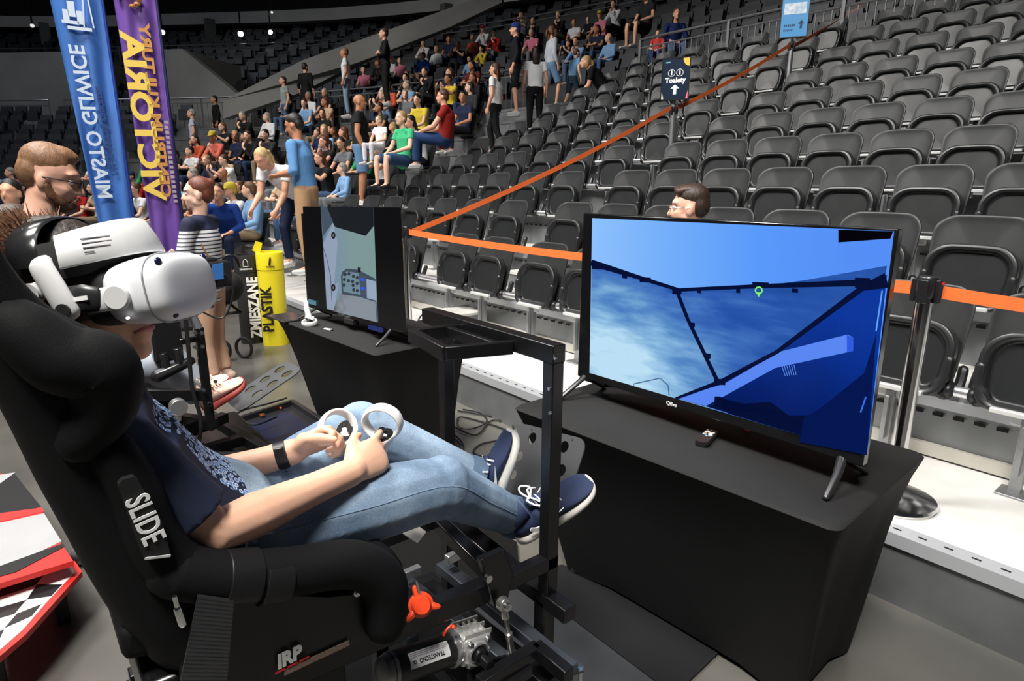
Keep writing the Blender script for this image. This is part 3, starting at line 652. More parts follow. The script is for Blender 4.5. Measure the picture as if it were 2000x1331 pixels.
# ------------------------------------------------------------------ feather banners seen from behind
def banner(name, label, L, R, m, edge_m, dist, lines, ztop):
    """L and R: left and right edges in the photo, as straight lines ((x0,y0),(x1,y1)); the cloth hangs in a vertical plane dist away"""
    mid = W((L[0][0]+R[1][0])/2, 330, d=dist); N = Vector((-mid.x, -mid.y, 0)).normalized()
    def hit(px, py):
        r = Vector(RB @ np.array([px-CX, py-CY, F_PX])); c = Vector((0, 0, CAM_H)); return c+r*((mid-c).dot(N)/r.dot(N))
    lb, lt, rb, rt = hit(*L[1]), hit(*L[0]), hit(*R[1]), hit(*R[0])
    def ext(a, b, z): t = (z-a.z)/(b.z-a.z); return a+(b-a)*t
    U = N.cross(Vector((0, 0, 1))).normalized()
    r = thing(name, label, 'banner', tuple(ext(rb, rt, 0)))
    z0 = .75; rings = []; nz, nx = 40, 14
    for i in range(nz+1):
        z = z0+(ztop-z0)*i/nz; a, b = ext(lb, lt, z), ext(rb, rt, z); row = []
        e = max(0, (z-(ztop-.5))/.5); a = a.lerp(b, 1-math.sqrt(max(0, 1-e*e)) if e < 1 else 1)
        for j in range(nx+1):
            u = j/nx; p = a.lerp(b, u)+N*(.03*math.sin(u*7+z*1.7)*(1-u*.6)+.02*math.sin(u*13-z*2.3)); row.append(p)
        rings.append(row)
    loc = Vector(r.location)
    b = MB(); vs = [p-loc for row in rings for p in row]; b.add(vs, [(i*(nx+1)+j, i*(nx+1)+j+1, (i+1)*(nx+1)+j+1, (i+1)*(nx+1)+j) for i in range(nz) for j in range(nx)])
    o = b.build('flag_cloth', m, r, angle=180); q = o.modifiers.new('s', 'SOLIDIFY'); q.thickness = .003
    b = MB(); b.tube([ext(rb, rt, z)-loc+Vector((0, 0, 0)) for z in (.0, z0, 1.5, 2.5, ztop)], [.016, .02, .018, .016, .01], 10); b.build('pole_sleeve', edge_m, r)
    b = MB(); b.box((0, 0, .02), (.5, .5, .04)); b.build('base', M_BLACK, r)
    for s, u, za, size, mm, bold, sx in lines:
        c0 = ext(lb, lt, za).lerp(ext(rb, rt, za), u); c1 = ext(lb, lt, za+.5).lerp(ext(rb, rt, za+.5), u)
        X = (c1-c0).normalized(); Y = U if (hit(1000, 300)-hit(0, 300)).dot(U) > 0 else -U
        text(s, size, mm, c0-loc+N*.055, X, Y, r, 'lettering', bold=bold, align='LEFT', sx=sx)
    return r, ext, (lb, lt, rb, rt), N, U, loc
m_bl = mat('blue flag cloth', (.055, .18, .55), .55, noise=.3, nscale=1.5); m_bl2 = mat('deep blue sleeve', (.01, .035, .22), .5)
m_pu = mat('purple flag cloth', (.16, .07, .36), .55, noise=.3, nscale=1.5); m_pu2 = mat('navy sleeve', (.012, .012, .07), .5)
m_wp = mat('white flag print', (.62, .72, .85), .6); m_yp = mat('yellow flag print', (.82, .58, .10), .6); m_op = mat('orange flag print', (.55, .25, .05), .6)
DB = 8.0
r1, ext, q, N, U, loc = banner('feather_flag', 'blue feather flag with mirrored white letters MIASTO GLIWICE', ((98, 0), (190, 425)), ((200, 0), (262, 430)), m_bl, m_bl2, DB,
    [('MIASTO GLIWICE', .30, 1.40, .178, m_wp, .004, 1.06), ('Na imprezę zaprasza', .64, 1.68, .095, mat('blue flag print', (.015, .05, .20), .6), .002, 1.02)], 4.3)
lb, lt, rb, rt = q
# line drawing of a castle-like skyline above the letters
b = MB(); 
for u, z, wd, h in ((.24, 3.14, .05, .10), (.36, 3.2, .06, .14), (.50, 3.13, .05, .12), (.30, 3.08, .14, .03), (.46, 3.03, .20, .03)):
    c = ext(lb, lt, z).lerp(ext(rb, rt, z), u)-loc+N*.055; b.box(c, (.004, wd, h), Matrix((N, U, Vector((0, 0, 1)))).transposed())
c = ext(lb, lt, 3.25).lerp(ext(rb, rt, 3.25), .66)-loc+N*.055
for s in (-1, 1): b.beam(c+U*s*.04-Vector((0, 0, .2)), c+U*s*.008+Vector((0, 0, .25)), .004, .012)
o = b.build('skyline_drawing', m_wp, r1); o['kind'] = 'stuff'
r2, ext, q, N, U, loc = banner('feather_flag', 'purple feather flag with mirrored yellow letters VICTORIA', ((222, 0), (292, 430)), ((306, 0), (356, 430)), m_pu, m_pu2, DB-.2,
    [('VICTORIA', .25, 1.40, .262, m_yp, .010, 1.36), ('CENTRUM KULTURY', .60, 1.42, .125, m_op, .005, 1.44)], 4.3)
lb, lt, rb, rt = q
b = MB(); random.seed(3)
for i in range(17):
    z = 1.38+i*.05; c = ext(lb, lt, z).lerp(ext(rb, rt, z), .86)-loc+N*.055; b.box(c, (.003, .035, .03), Matrix((N, U, Vector((0, 0, 1)))).transposed())
o = b.build('small_print', mat('faint print', (.35, .3, .35), .6), r2); o['kind'] = 'stuff'
b = MB()
for i in range(9):
    t = i/8*PI*1.4; c = ext(lb, lt, 3.33).lerp(ext(rb, rt, 3.33), .34)-loc+N*.056+U*(.09*math.cos(t))+Vector((0, 0, .08*math.sin(t)))
    b.ell(c, (.03, .03, .018), None, 8, 5)
b.build('orange_emblem', m_op, r2)
# ------------------------------------------------------------------ sorting bins
def bin_(px0, px1, pytop, pybot, name, label, m, word, wm, cap, icon, xoff):
    cp = W((px0+px1)/2, pybot, z=0); dirv = Vector((cp.x, cp.y, 0)).normalized(); side = Vector((-dirv.y, dirv.x, 0))*-1
    a, b0 = W(px0, pybot-6, z=0), W(px1, pybot-6, z=0); wd = abs((W(px1, 560, y=cp.y)-W(px0, 560, y=cp.y)).dot(side))
    ang = math.atan2(side.y, side.x)
    c = cp+dirv*wd*.55; r = thing(name, label, 'bin', (c.x, c.y, 0), ang)
    top = W((px0+px1)/2, pytop, x=cp.x).z; sh = rrect(wd, wd*1.15, wd*.42, 6)
    b = MB(); b.loft([[Vector((x, y, z)) for x, y in sh] for z in (.0, .02, top-.17)]); b.build('body', m, r, angle=50)
    sh2 = [(x*1.03, y*1.03) for x, y in sh]; sh3 = [(x*.72, y*.72) for x, y in sh]
    b = MB(); b.loft([[Vector((x, y, z)) for x, y in s2] for s2, z in ((sh2, top-.165), (sh2, top-.01), ([(x*.98, y*.98) for x, y in sh2], top), (sh3, top), (sh3, top-.08))], caps=True); b.build('lid_ring', m, r, angle=50)
    yf = -wd*1.15/2*1.04
    text(word, .135, wm, (xoff, yf-.004, .34+.03), (0, 0, 1), (-1, 0, 0), r, 'lettering', bold=.005, sx=.86 if len(word) > 7 else .9)
    text(cap, .022, wm, (0, yf-.006, top-.13), (1, 0, 0), (0, 0, 1), r, 'caption', bold=.0006)
    b = MB(); z = top-.075
    if icon == 'bag': b.tube([(-.022, yf-.006, z-.03), (-.02, yf-.006, z+.015), (-.008, yf-.006, z+.04), (.008, yf-.006, z+.04), (.02, yf-.006, z+.015), (.022, yf-.006, z-.03)], .003, 4, closed=True)
    else: b.tube([(-.008, yf-.006, z-.035), (.002, yf-.006, z+.02), (.006, yf-.006, z+.04)], [.010, .009, .004], 6)
    b.build('pictogram', wm, r); return r, top, wd
m_ye = mat('yellow bin sheet', (.80, .66, .02), .4); m_bk = mat('black bin sheet', (.022, .022, .022), .45)
m_wl = mat('white letters', (.85, .85, .85), .5); m_kl = mat('black letters', (.01, .01, .01), .5)
rb1, tp, wd = bin_(513, 568, 494, 676, 'recycling_bin', 'yellow plastics bin lettered PLASTIK, right of the black bin', m_ye, 'PLASTIK', m_kl, 'PLASTIK', 'bottle', -.055)
b = MB(); b.prism([(-.05, 0), (.02, -.03), (.05, .07), (-.01, .09)], .004, (-wd*.42, -.03, tp+.02), (1, 0, 0), (0, 0, 1)); b.build('flap', m_ye, rb1)
bin_(470, 517, 499, 672, 'recycling_bin', 'black mixed-waste bin lettered ZMIESZANE, left of the yellow bin', m_bk, 'ZMIESZANE', m_wl, 'ZMIESZANE', 'bag', .05)
# ------------------------------------------------------------------ people
V = Vector
def hm(yaw=0., pitch=0., roll=0., base=None):
    """head axes as columns right, forward, up; yaw 0 looks along -Y"""
    M = Matrix.Rotation(yaw, 3, 'Z') @ Matrix.Rotation(pitch, 3, 'X') @ Matrix.Rotation(roll, 3, 'Y')
    A = Matrix(((-1, 0, 0), (0, -1, 0), (0, 0, 1)))
    return M @ A
def head_mb(b, c, M, s=1., face=True, fine=False):
    c = V(c); P = lambda x, y, z: c+M @ V((x*s, y*s, z*s)); E = lambda x, y, z, rx, ry, rz: b.ell(P(x, y, z), (rx*s, ry*s, rz*s), M, 20 if fine else 12, 12 if fine else 8)
    E(0, -.012, .03, .074, .095, .090); E(0, .018, -.03, .062, .073, .078); E(0, .035, -.072, .046, .046, .040); E(0, .068, -.088, .022, .022, .020)
    E(0, .072, .036, .052, .020, .018)
    b.tube([P(0, .082, .022), P(0, .098, -.005), P(0, .108, -.026)], [.009*s, .011*s, .014*s], 8, round_ends=True)
    for x in (-1, 1):
        E(x*.075, -.012, -.010, .010, .020, .031)
        if fine:
            E(x*.036, .052, -.030, .022, .022, .024); E(x*.013, .093, -.030, .009, .010, .008)
            E(x*.054, .002, -.052, .014, .034, .030)
            E(x*.034, .070, .036, .028, .014, .010)
    if fine: E(0, .084, -.058, .024, .012, .006); E(0, .082, -.069, .021, .013, .008)
    else: E(0, .082, -.062, .020, .012, .010)
def hair_mb(b, c, M, s=1., kind='short'):
    c = V(c); P = lambda x, y, z: c+M @ V((x*s, y*s, z*s)); E = lambda x, y, z, rx, ry, rz: b.ell(P(x, y, z), (rx*s, ry*s, rz*s), M, 14, 10)
    if kind == 'bald': return
    if kind == 'fade':
        E(0, -.020, .062, .0765, .090, .074); E(0, -.050, .018, .0735, .062, .072); E(0, .020, .098, .052, .055, .036); E(.0, .045, .100, .040, .036, .022); return
    E(0, -.026, .050, .079, .094, .084); E(0, -.058, .005, .073, .058, .075)
    if kind == 'cap':
        b.loft([[P(.083*math.cos(a)*q, -.015+.102*math.sin(a)*q, z) for a in [2*PI*i/18 for i in range(18)]] for z, q in ((.03, 1), (.08, .98), (.115, .80), (.135, .4))])
        b.prism([(x*s, y*s) for x, y in ((-.06, 0), (.06, 0), (.05, .07), (0, .09), (-.05, .07))], .008*s, P(0, .07, .045), M @ V((1, 0, 0)), M @ V((0, 1, -.15)))
    if kind in ('long', 'pony'):
        for x in (-1, 1): E(x*.06, -.035, -.02, .026, .045, .08)
    if kind == 'long':
        b.tube([P(0, -.07, .02), P(0, -.085, -.08), P(0, -.085, -.20), P(0, -.08, -.27)], [(.07*s, .035*s), (.085*s, .035*s), (.075*s, .03*s), (.04*s, .02*s)], 12, M @ V((0, 1, 0)), round_ends=True)
    if kind == 'pony':
        b.tube([P(0, -.09, .04), P(0, -.14, .02), P(0, -.15, -.07), P(0, -.13, -.16)], [.02*s, .028*s, .03*s, .014*s], 9, M @ V((0, 1, 0)), round_ends=True)
    if kind == 'bun': E(0, -.10, .08, .036, .036, .036)
def hand_mb(b, w, f, pn, s=1., curl=.5, side=1, thumb=None, spread=1.):
    """w wrist, f finger direction, pn palm normal (out of the palm); side=+1: thumb lies towards f x pn"""
    w, f, pn = V(w), V(f).normalized(), V(pn); pn = (pn-f*pn.dot(f)).normalized(); t = f.cross(pn)*side
    P = lambda a, u, n: w+f*(a*s)+t*(u*s)+pn*(n*s)
    b.tube([P(-.01, 0, 0), P(.03, .002, 0), P(.07, .002, .002), P(.088, 0, .003)], [(.024*s, .018*s), (.036*s, .017*s), (.041*s, .014*s), (.036*s, .011*s)], 12, pn, round_ends=True)
    b.ell(P(.03, .026, .008), (.016*s, .016*s, .022*s))
    for i, (u, L, r) in enumerate(((.030, .070, .0088), (.010, .078, .009), (-.010, .072, .0088), (-.028, .058, .0078))):
        c = curl[i] if isinstance(curl, (list, tuple)) else curl
        p = P(.084-.004*abs(i-1), u, .002); pts = [p-f*(.012*s), p]; a = 0; d = f.copy()
        for q, (l, k) in enumerate(((.45, .9), (.30, 1.3), (.25, .9))):
            a += c*k; d = f*math.cos(a)+pn*math.sin(a)+t*(.10*spread*(1.5-i)*(1-c*.5)); d.normalize(); pts.append(pts[-1]+d*(L*l*s))
        b.tube(pts, [r*s, r*s, r*.97*s, r*.92*s, r*.8*s], 9, pn, round_ends=True)
    if thumb is None: tp = [P(.018, .022, .006), P(.045, .045, .016), P(.070, .050, .026), P(.090, .046, .032)]
    else: tp = [P(*q) for q in thumb]
    b.tube(tp, [.013*s, .0115*s, .0105*s, .008*s], 9, pn, round_ends=True)
def pose(kind, rnd=None, lean=0., ar='lap'):
    J = {}
    if kind == 'sit':
        y = -lean
        J.update(pel=V((0, .05, .50)), wai=V((0, .09+y*.2, .64)), che=V((0, .10+y*.7, .86)), nec=V((0, .06+y*1.0, 1.03)), hd=V((0, .03+y*1.15, 1.175)))
        for n, s in (('L', -1), ('R', 1)):
            J['sh'+n] = V((s*.175, .09+y*.9, .965)); J['hi'+n] = V((s*.09, .02, .49)); J['kn'+n] = V((s*.13, -.42, .52)); J['an'+n] = V((s*.12, -.42, .09)); J['to'+n] = V((s*.14, -.57, .035))
            if ar == 'lap': J['el'+n] = V((s*.25, .0+y*.5, .70)); J['wr'+n] = V((s*.09, -.22+y*.3, .61)); J['fd'+n] = V((-s*.6, -.8, -.1)); J['pn'+n] = V((0, 0, -1))
            if ar == 'cross': J['el'+n] = V((s*.24, -.06+y, .74)); J['wr'+n] = V((-s*.04, -.20+y, .76)); J['fd'+n] = V((-s, -.1, .1)); J['pn'+n] = V((0, 1, 0))
            if ar == 'chin': J['el'+n] = V((s*.22, -.14+y, .66)); J['wr'+n] = V((s*.06, -.20+y*1.1, .92 if s > 0 else .64)); J['fd'+n] = V((-s*.3, .4, .9)) if s > 0 else V((-1*s, -.5, 0)); J['pn'+n] = V((0, 1, 0)) if s > 0 else V((0, 0, -1))
            if ar == 'knee': J['el'+n] = V((s*.25, -.10+y*.7, .68)); J['wr'+n] = V((s*.12, -.36, .60)); J['fd'+n] = V((0, -1, -.3)); J['pn'+n] = V((0, 0, -1))
            if ar == 'up': J['el'+n] = V((s*.26, -.12+y, .80)); J['wr'+n] = V((s*.09, -.30+y, .95)); J['fd'+n] = V((-s*.3, -.2, .9)); J['pn'+n] = V((0, 1, 0))
    else:
        y = -lean
        J.update(pel=V((0, .0, .95)), wai=V((0, y*.25, 1.09)), che=V((0, y*.7, 1.30)), nec=V((0, y*1.0, 1.48)), hd=V((0, -.02+y*1.2, 1.63)))
        for n, s in (('L', -1), ('R', 1)):
            J['sh'+n] = V((s*.18, y*.9, 1.42)); J['hi'+n] = V((s*.09, 0, .93)); J['kn'+n] = V((s*.10, -.02, .50)); J['an'+n] = V((s*.11, .03, .09)); J['to'+n] = V((s*.13, -.14, .035))
            J['el'+n] = V((s*.24, .03+y*.8, 1.14)); J['wr'+n] = V((s*.25, -.06+y*.8, .90)); J['fd'+n] = V((0, -.2, -1)); J['pn'+n] = V((-s, 0, 0))
            if ar == 'front': J['wr'+n] = V((s*.09, -.24+y, 1.10)); J['fd'+n] = V((-s*.5, -.8, 0)); J['pn'+n] = V((0, 0, -1))
            if ar == 'cross': J['el'+n] = V((s*.24, -.06, 1.14)); J['wr'+n] = V((-s*.05, -.20, 1.18)); J['fd'+n] = V((-s, 0, 0)); J['pn'+n] = V((0, 1, 0))
        if kind == 'walk':
            J['knL'] = V((-.10, -.16, .54)); J['anL'] = V((-.10, -.10, .12)); J['toL'] = V((-.11, -.26, .06)); J['knR'] = V((.10, .06, .50)); J['anR'] = V((.10, .22, .13)); J['toR'] = V((.11, .09, .04))
    J['M'] = hm(); J['f'] = V((0, -1, 0)); return J
def xform_pose(J, M):
    R = M.to_3x3(); s = R.col[0].length; Rn = R*(1/s)
    return {k: (Rn @ v if k == 'M' or k == 'f' or k[:2] in ('fd', 'pn', 'up') else (v if not isinstance(v, Vector) else M @ v)) for k, v in J.items()}
def figure(J, vox=.016, g=1., sleeve=.5, legs='long', hairs=('short',), skirt=False, hs=1., fine=False, shoes=True, shirt_len=.0, glovex=None, hands=True, loose=1.):
    """returns the meshes of a person: one continuous body, then clothes, hair and shoes fitted over it"""
    f = J['f']; out = {}; tg = J.get('tg', 1.); lg = J.get('lg', 1.); ag = J.get('ag', 1.)*g
    tor = [J['pel'], J['wai'], J['che'], J['nec']]
    def torso(b, k=1., top=True):
        up = f; pts = spline([J['pel']-(J['wai']-J['pel'])*.35, J['pel'], J['wai'], J['che'], J['che'].lerp(J['nec'], .62)], 3)
        n = len(pts); rr = []
        R = [(.135, .105), (.160, .115), (.145, .105), (.172, .118), (.105, .080)]
        for i in range(n):
            t = i/(n-1)*4; a = min(3, int(t)); u = t-a; rr.append(((R[a][0]*(1-u)+R[a+1][0]*u)*g*k, (R[a][1]*(1-u)+R[a+1][1]*u)*g*k*tg))
        b.tube(pts, rr, 16, up, round_ends=True)
        b.tube([J['shL'], J['che'].lerp(J['nec'], .55), J['shR']], [.052*g*k, .070*g*k, .052*g*k], 12, up, round_ends=True)
    # body
    b = MB(); torso(b, .93)
    b.tube([J['che'].lerp(J['nec'], .5), J['nec'], J['hd']+J['M'] @ V((0, -.015, -.04))], [.060*g**.5, .053*g**.5*hs, .052*hs], 12, f)
    head_mb(b, J['hd'], J['M'], hs, fine=fine)
    for n in 'LR':
        sh, el, wr = J['sh'+n], J['el'+n], J['wr'+n]
        b.tube([sh, sh.lerp(el, .35), sh.lerp(el, .8), el, el.lerp(wr, .25), el.lerp(wr, .7), wr], [.047*ag, .046*ag, .040*ag, .039*ag, .041*ag, .032*ag, .0245*ag/g], 12, f, round_ends=True)
        if hands: hand_mb(b, wr, J['fd'+n], J['pn'+n], hs*1.0, J.get('curl'+n, .45), J.get('side'+n, 1 if n == 'L' else -1), J.get('th'+n))
        hi, kn, an, to = J['hi'+n], J['kn'+n], J['an'+n], J['to'+n]
        b.tube([hi, hi.lerp(kn, .5), kn, kn.lerp(an, .3), kn.lerp(an, .7), an], [.080*g, .068*g, .050*g, .050*g, .038*g, .034*g], 12, f, round_ends=True)
        b.tube([an, an.lerp(to, .45)+V((0, 0, -.01)), to], [.036, .034, .026], 10, V((0, 0, 1)), round_ends=True)
    out['body'] = fuse(b, vox, J.get('sm', 3))
    # shirt
    b = MB(); torso(b, 1.04*loose)
    for n in 'LR':
        sh, el, wr = J['sh'+n], J['el'+n], J['wr'+n]
        if sleeve <= 1: e = sh.lerp(el, sleeve); b.tube([sh, sh.lerp(e, .6), e], [.060*g*loose, .058*g*loose, .060*g*loose], 14, f)
        else: e = el.lerp(wr, sleeve-1); b.tube([sh, sh.lerp(el, .7), el, el.lerp(e, .3), e], [.060*g, .052*g, .050*g, .050*g, .040*g], 12, f)
        b.ell(sh, (.060*g, .060*g, .060*g))
    if skirt:
        d = J['pel']-V((0, 0, .42)) if skirt == 'stand' else J['pel'].lerp((J['knL']+J['knR'])/2, .8)
        b.tube([J['pel']+V((0, 0, .08)), J['pel'].lerp(d, .5), d], [(.17*g, .13*g), (.21*g, .16*g), (.24*g, .17*g)], 16, f)
    elif shirt_len: b.tube([J['wai'], J['pel'], J['pel']-(J['wai']-J['pel']).normalized()*shirt_len], [(.155*g, .115*g), (.178*g, .135*g), (.182*g, .14*g)], 16, f)
    out['shirt'] = fuse(b, vox, 3)
    # trousers or shorts
    if legs != 'none':
        b = MB(); b.tube([J['pel']+(J['wai']-J['pel'])*.45, J['pel'], J['pel']-(J['wai']-J['pel'])*.25], [(.150*g, .108*g), (.168*g, .126*g), (.15*g, .12*g)], 16, f, round_ends=True)
        for n in 'LR':
            hi, kn, an = J['hi'+n], J['kn'+n], J['an'+n]
            if legs == 'long': b.tube([hi, hi.lerp(kn, .5), kn.lerp(hi, .12), kn.lerp(an, .08), kn.lerp(an, .4), kn.lerp(an, .93)], [.096*g, .085*g*lg**.6, .070*g*lg, .066*g*lg, .060*g*lg, .053*g*lg**.7], 14, f)
            else: e = hi.lerp(kn, .92); b.tube([hi, hi.lerp(kn, .5), e], [.096*g, .088*g, .083*g], 14, f)
            b.ell(hi, (.096*g, .096*g, .096*g)); 
            if legs == 'long': b.ell(kn, (.068*g*lg,)*3)
        out['trousers'] = fuse(b, vox, 3)
    for n in 'LR':
        an, to = J['an'+n], J['to'+n]; d = (to-an); d.normalize(); h = an.lerp(to, .0)-d*.0
        b = MB(); heel = an+V((0, 0, 0)); fl = V((to.x-an.x, to.y-an.y, 0)).normalized()
        up = V(J.get('up'+n, (0, 0, 1))).normalized(); F = (to-an); F = (F-up*F.dot(up)).normalized()
        base = an-up*.062; b.tube([base-F*.045+up*.02, base+F*.03+up*.025, base+F*.11+up*.012, base+F*.185+up*.008], [(.036, .036), (.042, .040), (.045, .030), (.036, .022)], 12, up, round_ends=True)
        b.tube([an+up*.01, base+up*.03], [.040, .042], 12, F); b.tube([base-F*.05-up*.012, base+F*.10-up*.018, base+F*.195-up*.012], [(.036, .012), (.046, .012), (.034, .012)], 12, up, round_ends=True)
        out['shoe'+n] = fuse(b, max(.007, vox*.7), 2)
    for k in hairs:
        if k == 'bald': continue
        b = MB(); hair_mb(b, J['hd'], J['M'], hs, k); out['hair_'+k] = fuse(b, min(vox, .009), 3)
    return out
m_skin = mat('skin', (1, 1, 1), .5, objcol=True, noise=.10, nscale=14, spec=.4); m_clo = mat('clothing', (1, 1, 1), .8, objcol=True, noise=.16, nscale=9, bump=.05, bscale=90, spec=.25)
m_hair = mat('hair', (1, 1, 1), .55, objcol=True, noise=.5, nscale=60, bump=.3, bscale=120, stretch=(1, 1, .4))
SK = {'fair': H('d9a285'), 'tan': H('b9805f'), 'pale': H('e6b79c')}
def dress(parts, name, label, cat, loc, rz, cols, hair='short', group=None, scale=1., parent=None):
    r = thing(name, label, cat, loc, rz, group); r.scale = (scale,)*3
    def put(n, me, c, m, up=r):
        o = link(n, me, m, up); o.color = (*c, 1); return o
    put('body', parts['body'], cols['skin'], m_skin)
    put('shirt', parts['shirt'], cols['shirt'], m_clo)
    if 'trousers' in parts: put('trousers', parts['trousers'], cols.get('legs', (.02, .03, .07)), m_clo)
    for n in 'LR': put('shoe', parts['shoe'+n], cols.get('shoe', (.5, .5, .5)), m_clo)
    if hair != 'bald' and 'hair_'+hair in parts: put('cap' if hair == 'cap' else 'hair', parts['hair_'+hair], cols.get('hair', (.03, .015, .01)), m_hair if hair != 'cap' else m_clo)
    return r
# -------- the seated crowd
HAIRC = {'brown': H('3b2416'), 'dark': H('17100c'), 'blond': H('a98a5a'), 'grey': H('8f8a84'), 'red-brown': H('5a2a14'), 'light brown': H('6b4a2f')}
SHC = {'black': H('15161a'), 'white': H('dcdde0'), 'navy': H('1b2440'), 'grey': H('6d7075'), 'red': H('a02020'), 'orange': H('c8583a'), 'light blue': H('7fa6cf'), 'blue': H('2456b0'), 'green': H('2f8f5a'), 'coral': H('d9705f'), 'beige': H('c3a98a'), 'maroon': H('5c1e22'), 'pink': H('d87a95'), 'yellow': H('d9c03a'), 'charcoal': H('2a2c30')}
SHW = ['black']*9+['white']*7+['navy']*4+['grey']*4+['red']*2+['orange']*2+['light blue']*3+['blue']*2+['green', 'coral', 'coral', 'beige', 'beige', 'maroon', 'pink', 'yellow', 'charcoal', 'charcoal', 'charcoal']
LEGC = [H('2a3a5a'), H('16181d'), H('4b6285'), H('8a7660'), H('20242c'), H('6f7377')]
CP = []
for i, (ln, ar, yw, pt) in enumerate(((0., 'lap', .0, 0), (.10, 'knee', .35, .1), (.05, 'cross', -.3, 0), (.16, 'chin', .15, .15), (.02, 'lap', .75, .05), (.08, 'up', -.1, .05), (.0, 'lap', -.6, 0))):
    J = pose('sit', lean=ln, ar=ar); J['M'] = hm(yw, pt); CP.append(figure(J, .018, 1., sleeve=.5 if i % 3 else 1.7, hairs=('short', 'long', 'pony', 'cap')))
def open_seat():
    r = thing('stadium_seat', 'dark grey stadium seat in use', 'seat', group='occupied stadium seats')
    link('backrest', [c for c in SEAT.children if c.name.startswith('backrest')][0].data, m_seat, r)
    b = MB(); b.loft([[V((x, y, z)) for x, y in rrect(.43, .40, .08, 4, 0, -.05)] for z in (.375, .405)]); b.build('seat_pan', m_seat2, r, bevel=.01)
    link('post', [c for c in SEAT.children if c.name.startswith('post')][0].data, M_STEEL, r); return r
OSEAT = open_seat(); _o = [0]
def sit_seat(loc, rz):
    o = OSEAT if not _o[0] else copy_tree(OSEAT); _o[0] = 1; o.location = loc; o.rotation_euler = (0, 0, rz); return o
ONES = ['', 'first', 'second', 'third', 'fourth', 'fifth', 'sixth', 'seventh', 'eighth', 'ninth', 'tenth', 'eleventh', 'twelfth', 'thirteenth', 'fourteenth', 'fifteenth', 'sixteenth', 'seventeenth', 'eighteenth', 'nineteenth', 'twentieth']
def nth(n):
    if n <= 20: return ONES[n]
    t = {2: 'twenty', 3: 'thirty', 4: 'forty'}[n//10]; return (t+'-'+ONES[n % 10]) if n % 10 else {2: 'twentieth', 3: 'thirtieth', 4: 'fortieth'}[n//10]
def inpoly(x, y, P):
    c = False
    for i in range(len(P)):
        (x1, y1), (x2, y2) = P[i], P[i-1]
        if (y1 > y) != (y2 > y) and x < (x2-x1)*(y-y1)/(y2-y1)+x1: c = not c
    return c
# heads of the lower crowd fill this part of the photograph, the upper crowd the second
CROWD1 = [(-20, 325), (150, 325), (250, 296), (330, 258), (430, 218), (520, 200), (640, 160), (760, 140), (905, 110), (960, 130), (930, 200), (850, 260), (800, 330), (640, 350), (540, 420), (430, 460), (-20, 440)]
CROWD2 = [(690, 135), (760, 100), (880, 70), (1000, 35), (1100, 15), (1215, 10), (1210, 75), (1180, 85), (1050, 95), (960, 90), (800, 130), (700, 160)]
rnd = random.Random(11); KEEP = []            # pixel spots kept free for the people built one by one
SPECIAL_PX = [(570, 250, 42), (505, 320, 45), (700, 200, 40), (785, 235, 22), (862, 205, 40), (965, 170, 30), (1045, 130, 40), (1080, 80, 32), (1125, 130, 25), (1010, 90, 30), (1000, 110, 30), (1160, 140, 45), (735, 235, 18)]
BODY_H = 1.175; n_c = 0
def crowd_row(k, d, z, s_list, poly, rowname, where, p_occ, seats_empty=True):
    global n_c
    for i, s in enumerate(s_list):
        p, a = PT(s, d, z); h = PX(p+V((0, 0, 1.17)))
        if h[2] < 0: continue
        if not inpoly(h[0], h[1], poly): 
            continue
        if any(abs(h[0]-x) < r*.9 and abs(h[1]-y) < r*1.1 for x, y, r in SPECIAL_PX) : continue
        if rnd.random() > p_occ:
            continue
        hc = rnd.choice(['brown', 'brown', 'dark', 'dark', 'blond', 'grey', 'red-brown', 'light brown']); sc_ = rnd.choice(SHW); hk = rnd.choice(['short', 'short', 'long', 'pony', 'short', 'bald', 'cap'] if rnd.random() < .6 else ['short', 'long'])
        child = rnd.random() < .15
        pr = CP[rnd.randrange(len(CP))]; cols = dict(skin=rnd.choice(list(SK.values())), shirt=SHC[sc_], legs=rnd.choice(LEGC), hair=HAIRC[hc] if hk != 'cap' else rnd.choice([H('1a1a1e'), H('8c1f1f'), H('26314f'), H('c9b23a')]))
        hw = {'short': 'short %s hair' % hc, 'long': 'long %s hair' % hc, 'pony': '%s ponytail' % hc, 'bald': 'shaved head', 'cap': 'peaked cap'}[hk]
        lab = '%s in %s top, %s, %s %s %s' % ('child' if child else 'person', sc_, hw, rowname, nth(i+1), where)
        dress(pr, 'person', lab, 'person', p+V((0, 0, -.0)), a+rnd.uniform(-.12, .12), cols, hk, 'spectators sitting in the stand', .80 if child else rnd.uniform(.95, 1.03)); n_c += 1
        so = sit_seat(p, a); so['label'] = 'dark grey stadium seat in use, %s %s %s' % (rowname, nth(i+1), where)
    return
for k in range(10):
    d = tier_d(k+1)-.26; L = [10.32+.53*i for i in range(50)]
    L = [s for s in L if not (17.2 < s < 18.2)]
    crowd_row(k, d, ZT[k], L, CROWD1, ORD[k]+' row,', 'left of the stair', .93)
n1 = n_c
for k in range(7):
    d = UP0+.8*k+.55; L = [7.2+.56*i for i in range(24)]
    crowd_row(k, d, ZA+.5+UR*k, L, CROWD2, 'upper %s row,' % ORD[k], 'from the right', .72)
print('CROWD', n1, n_c-n1)
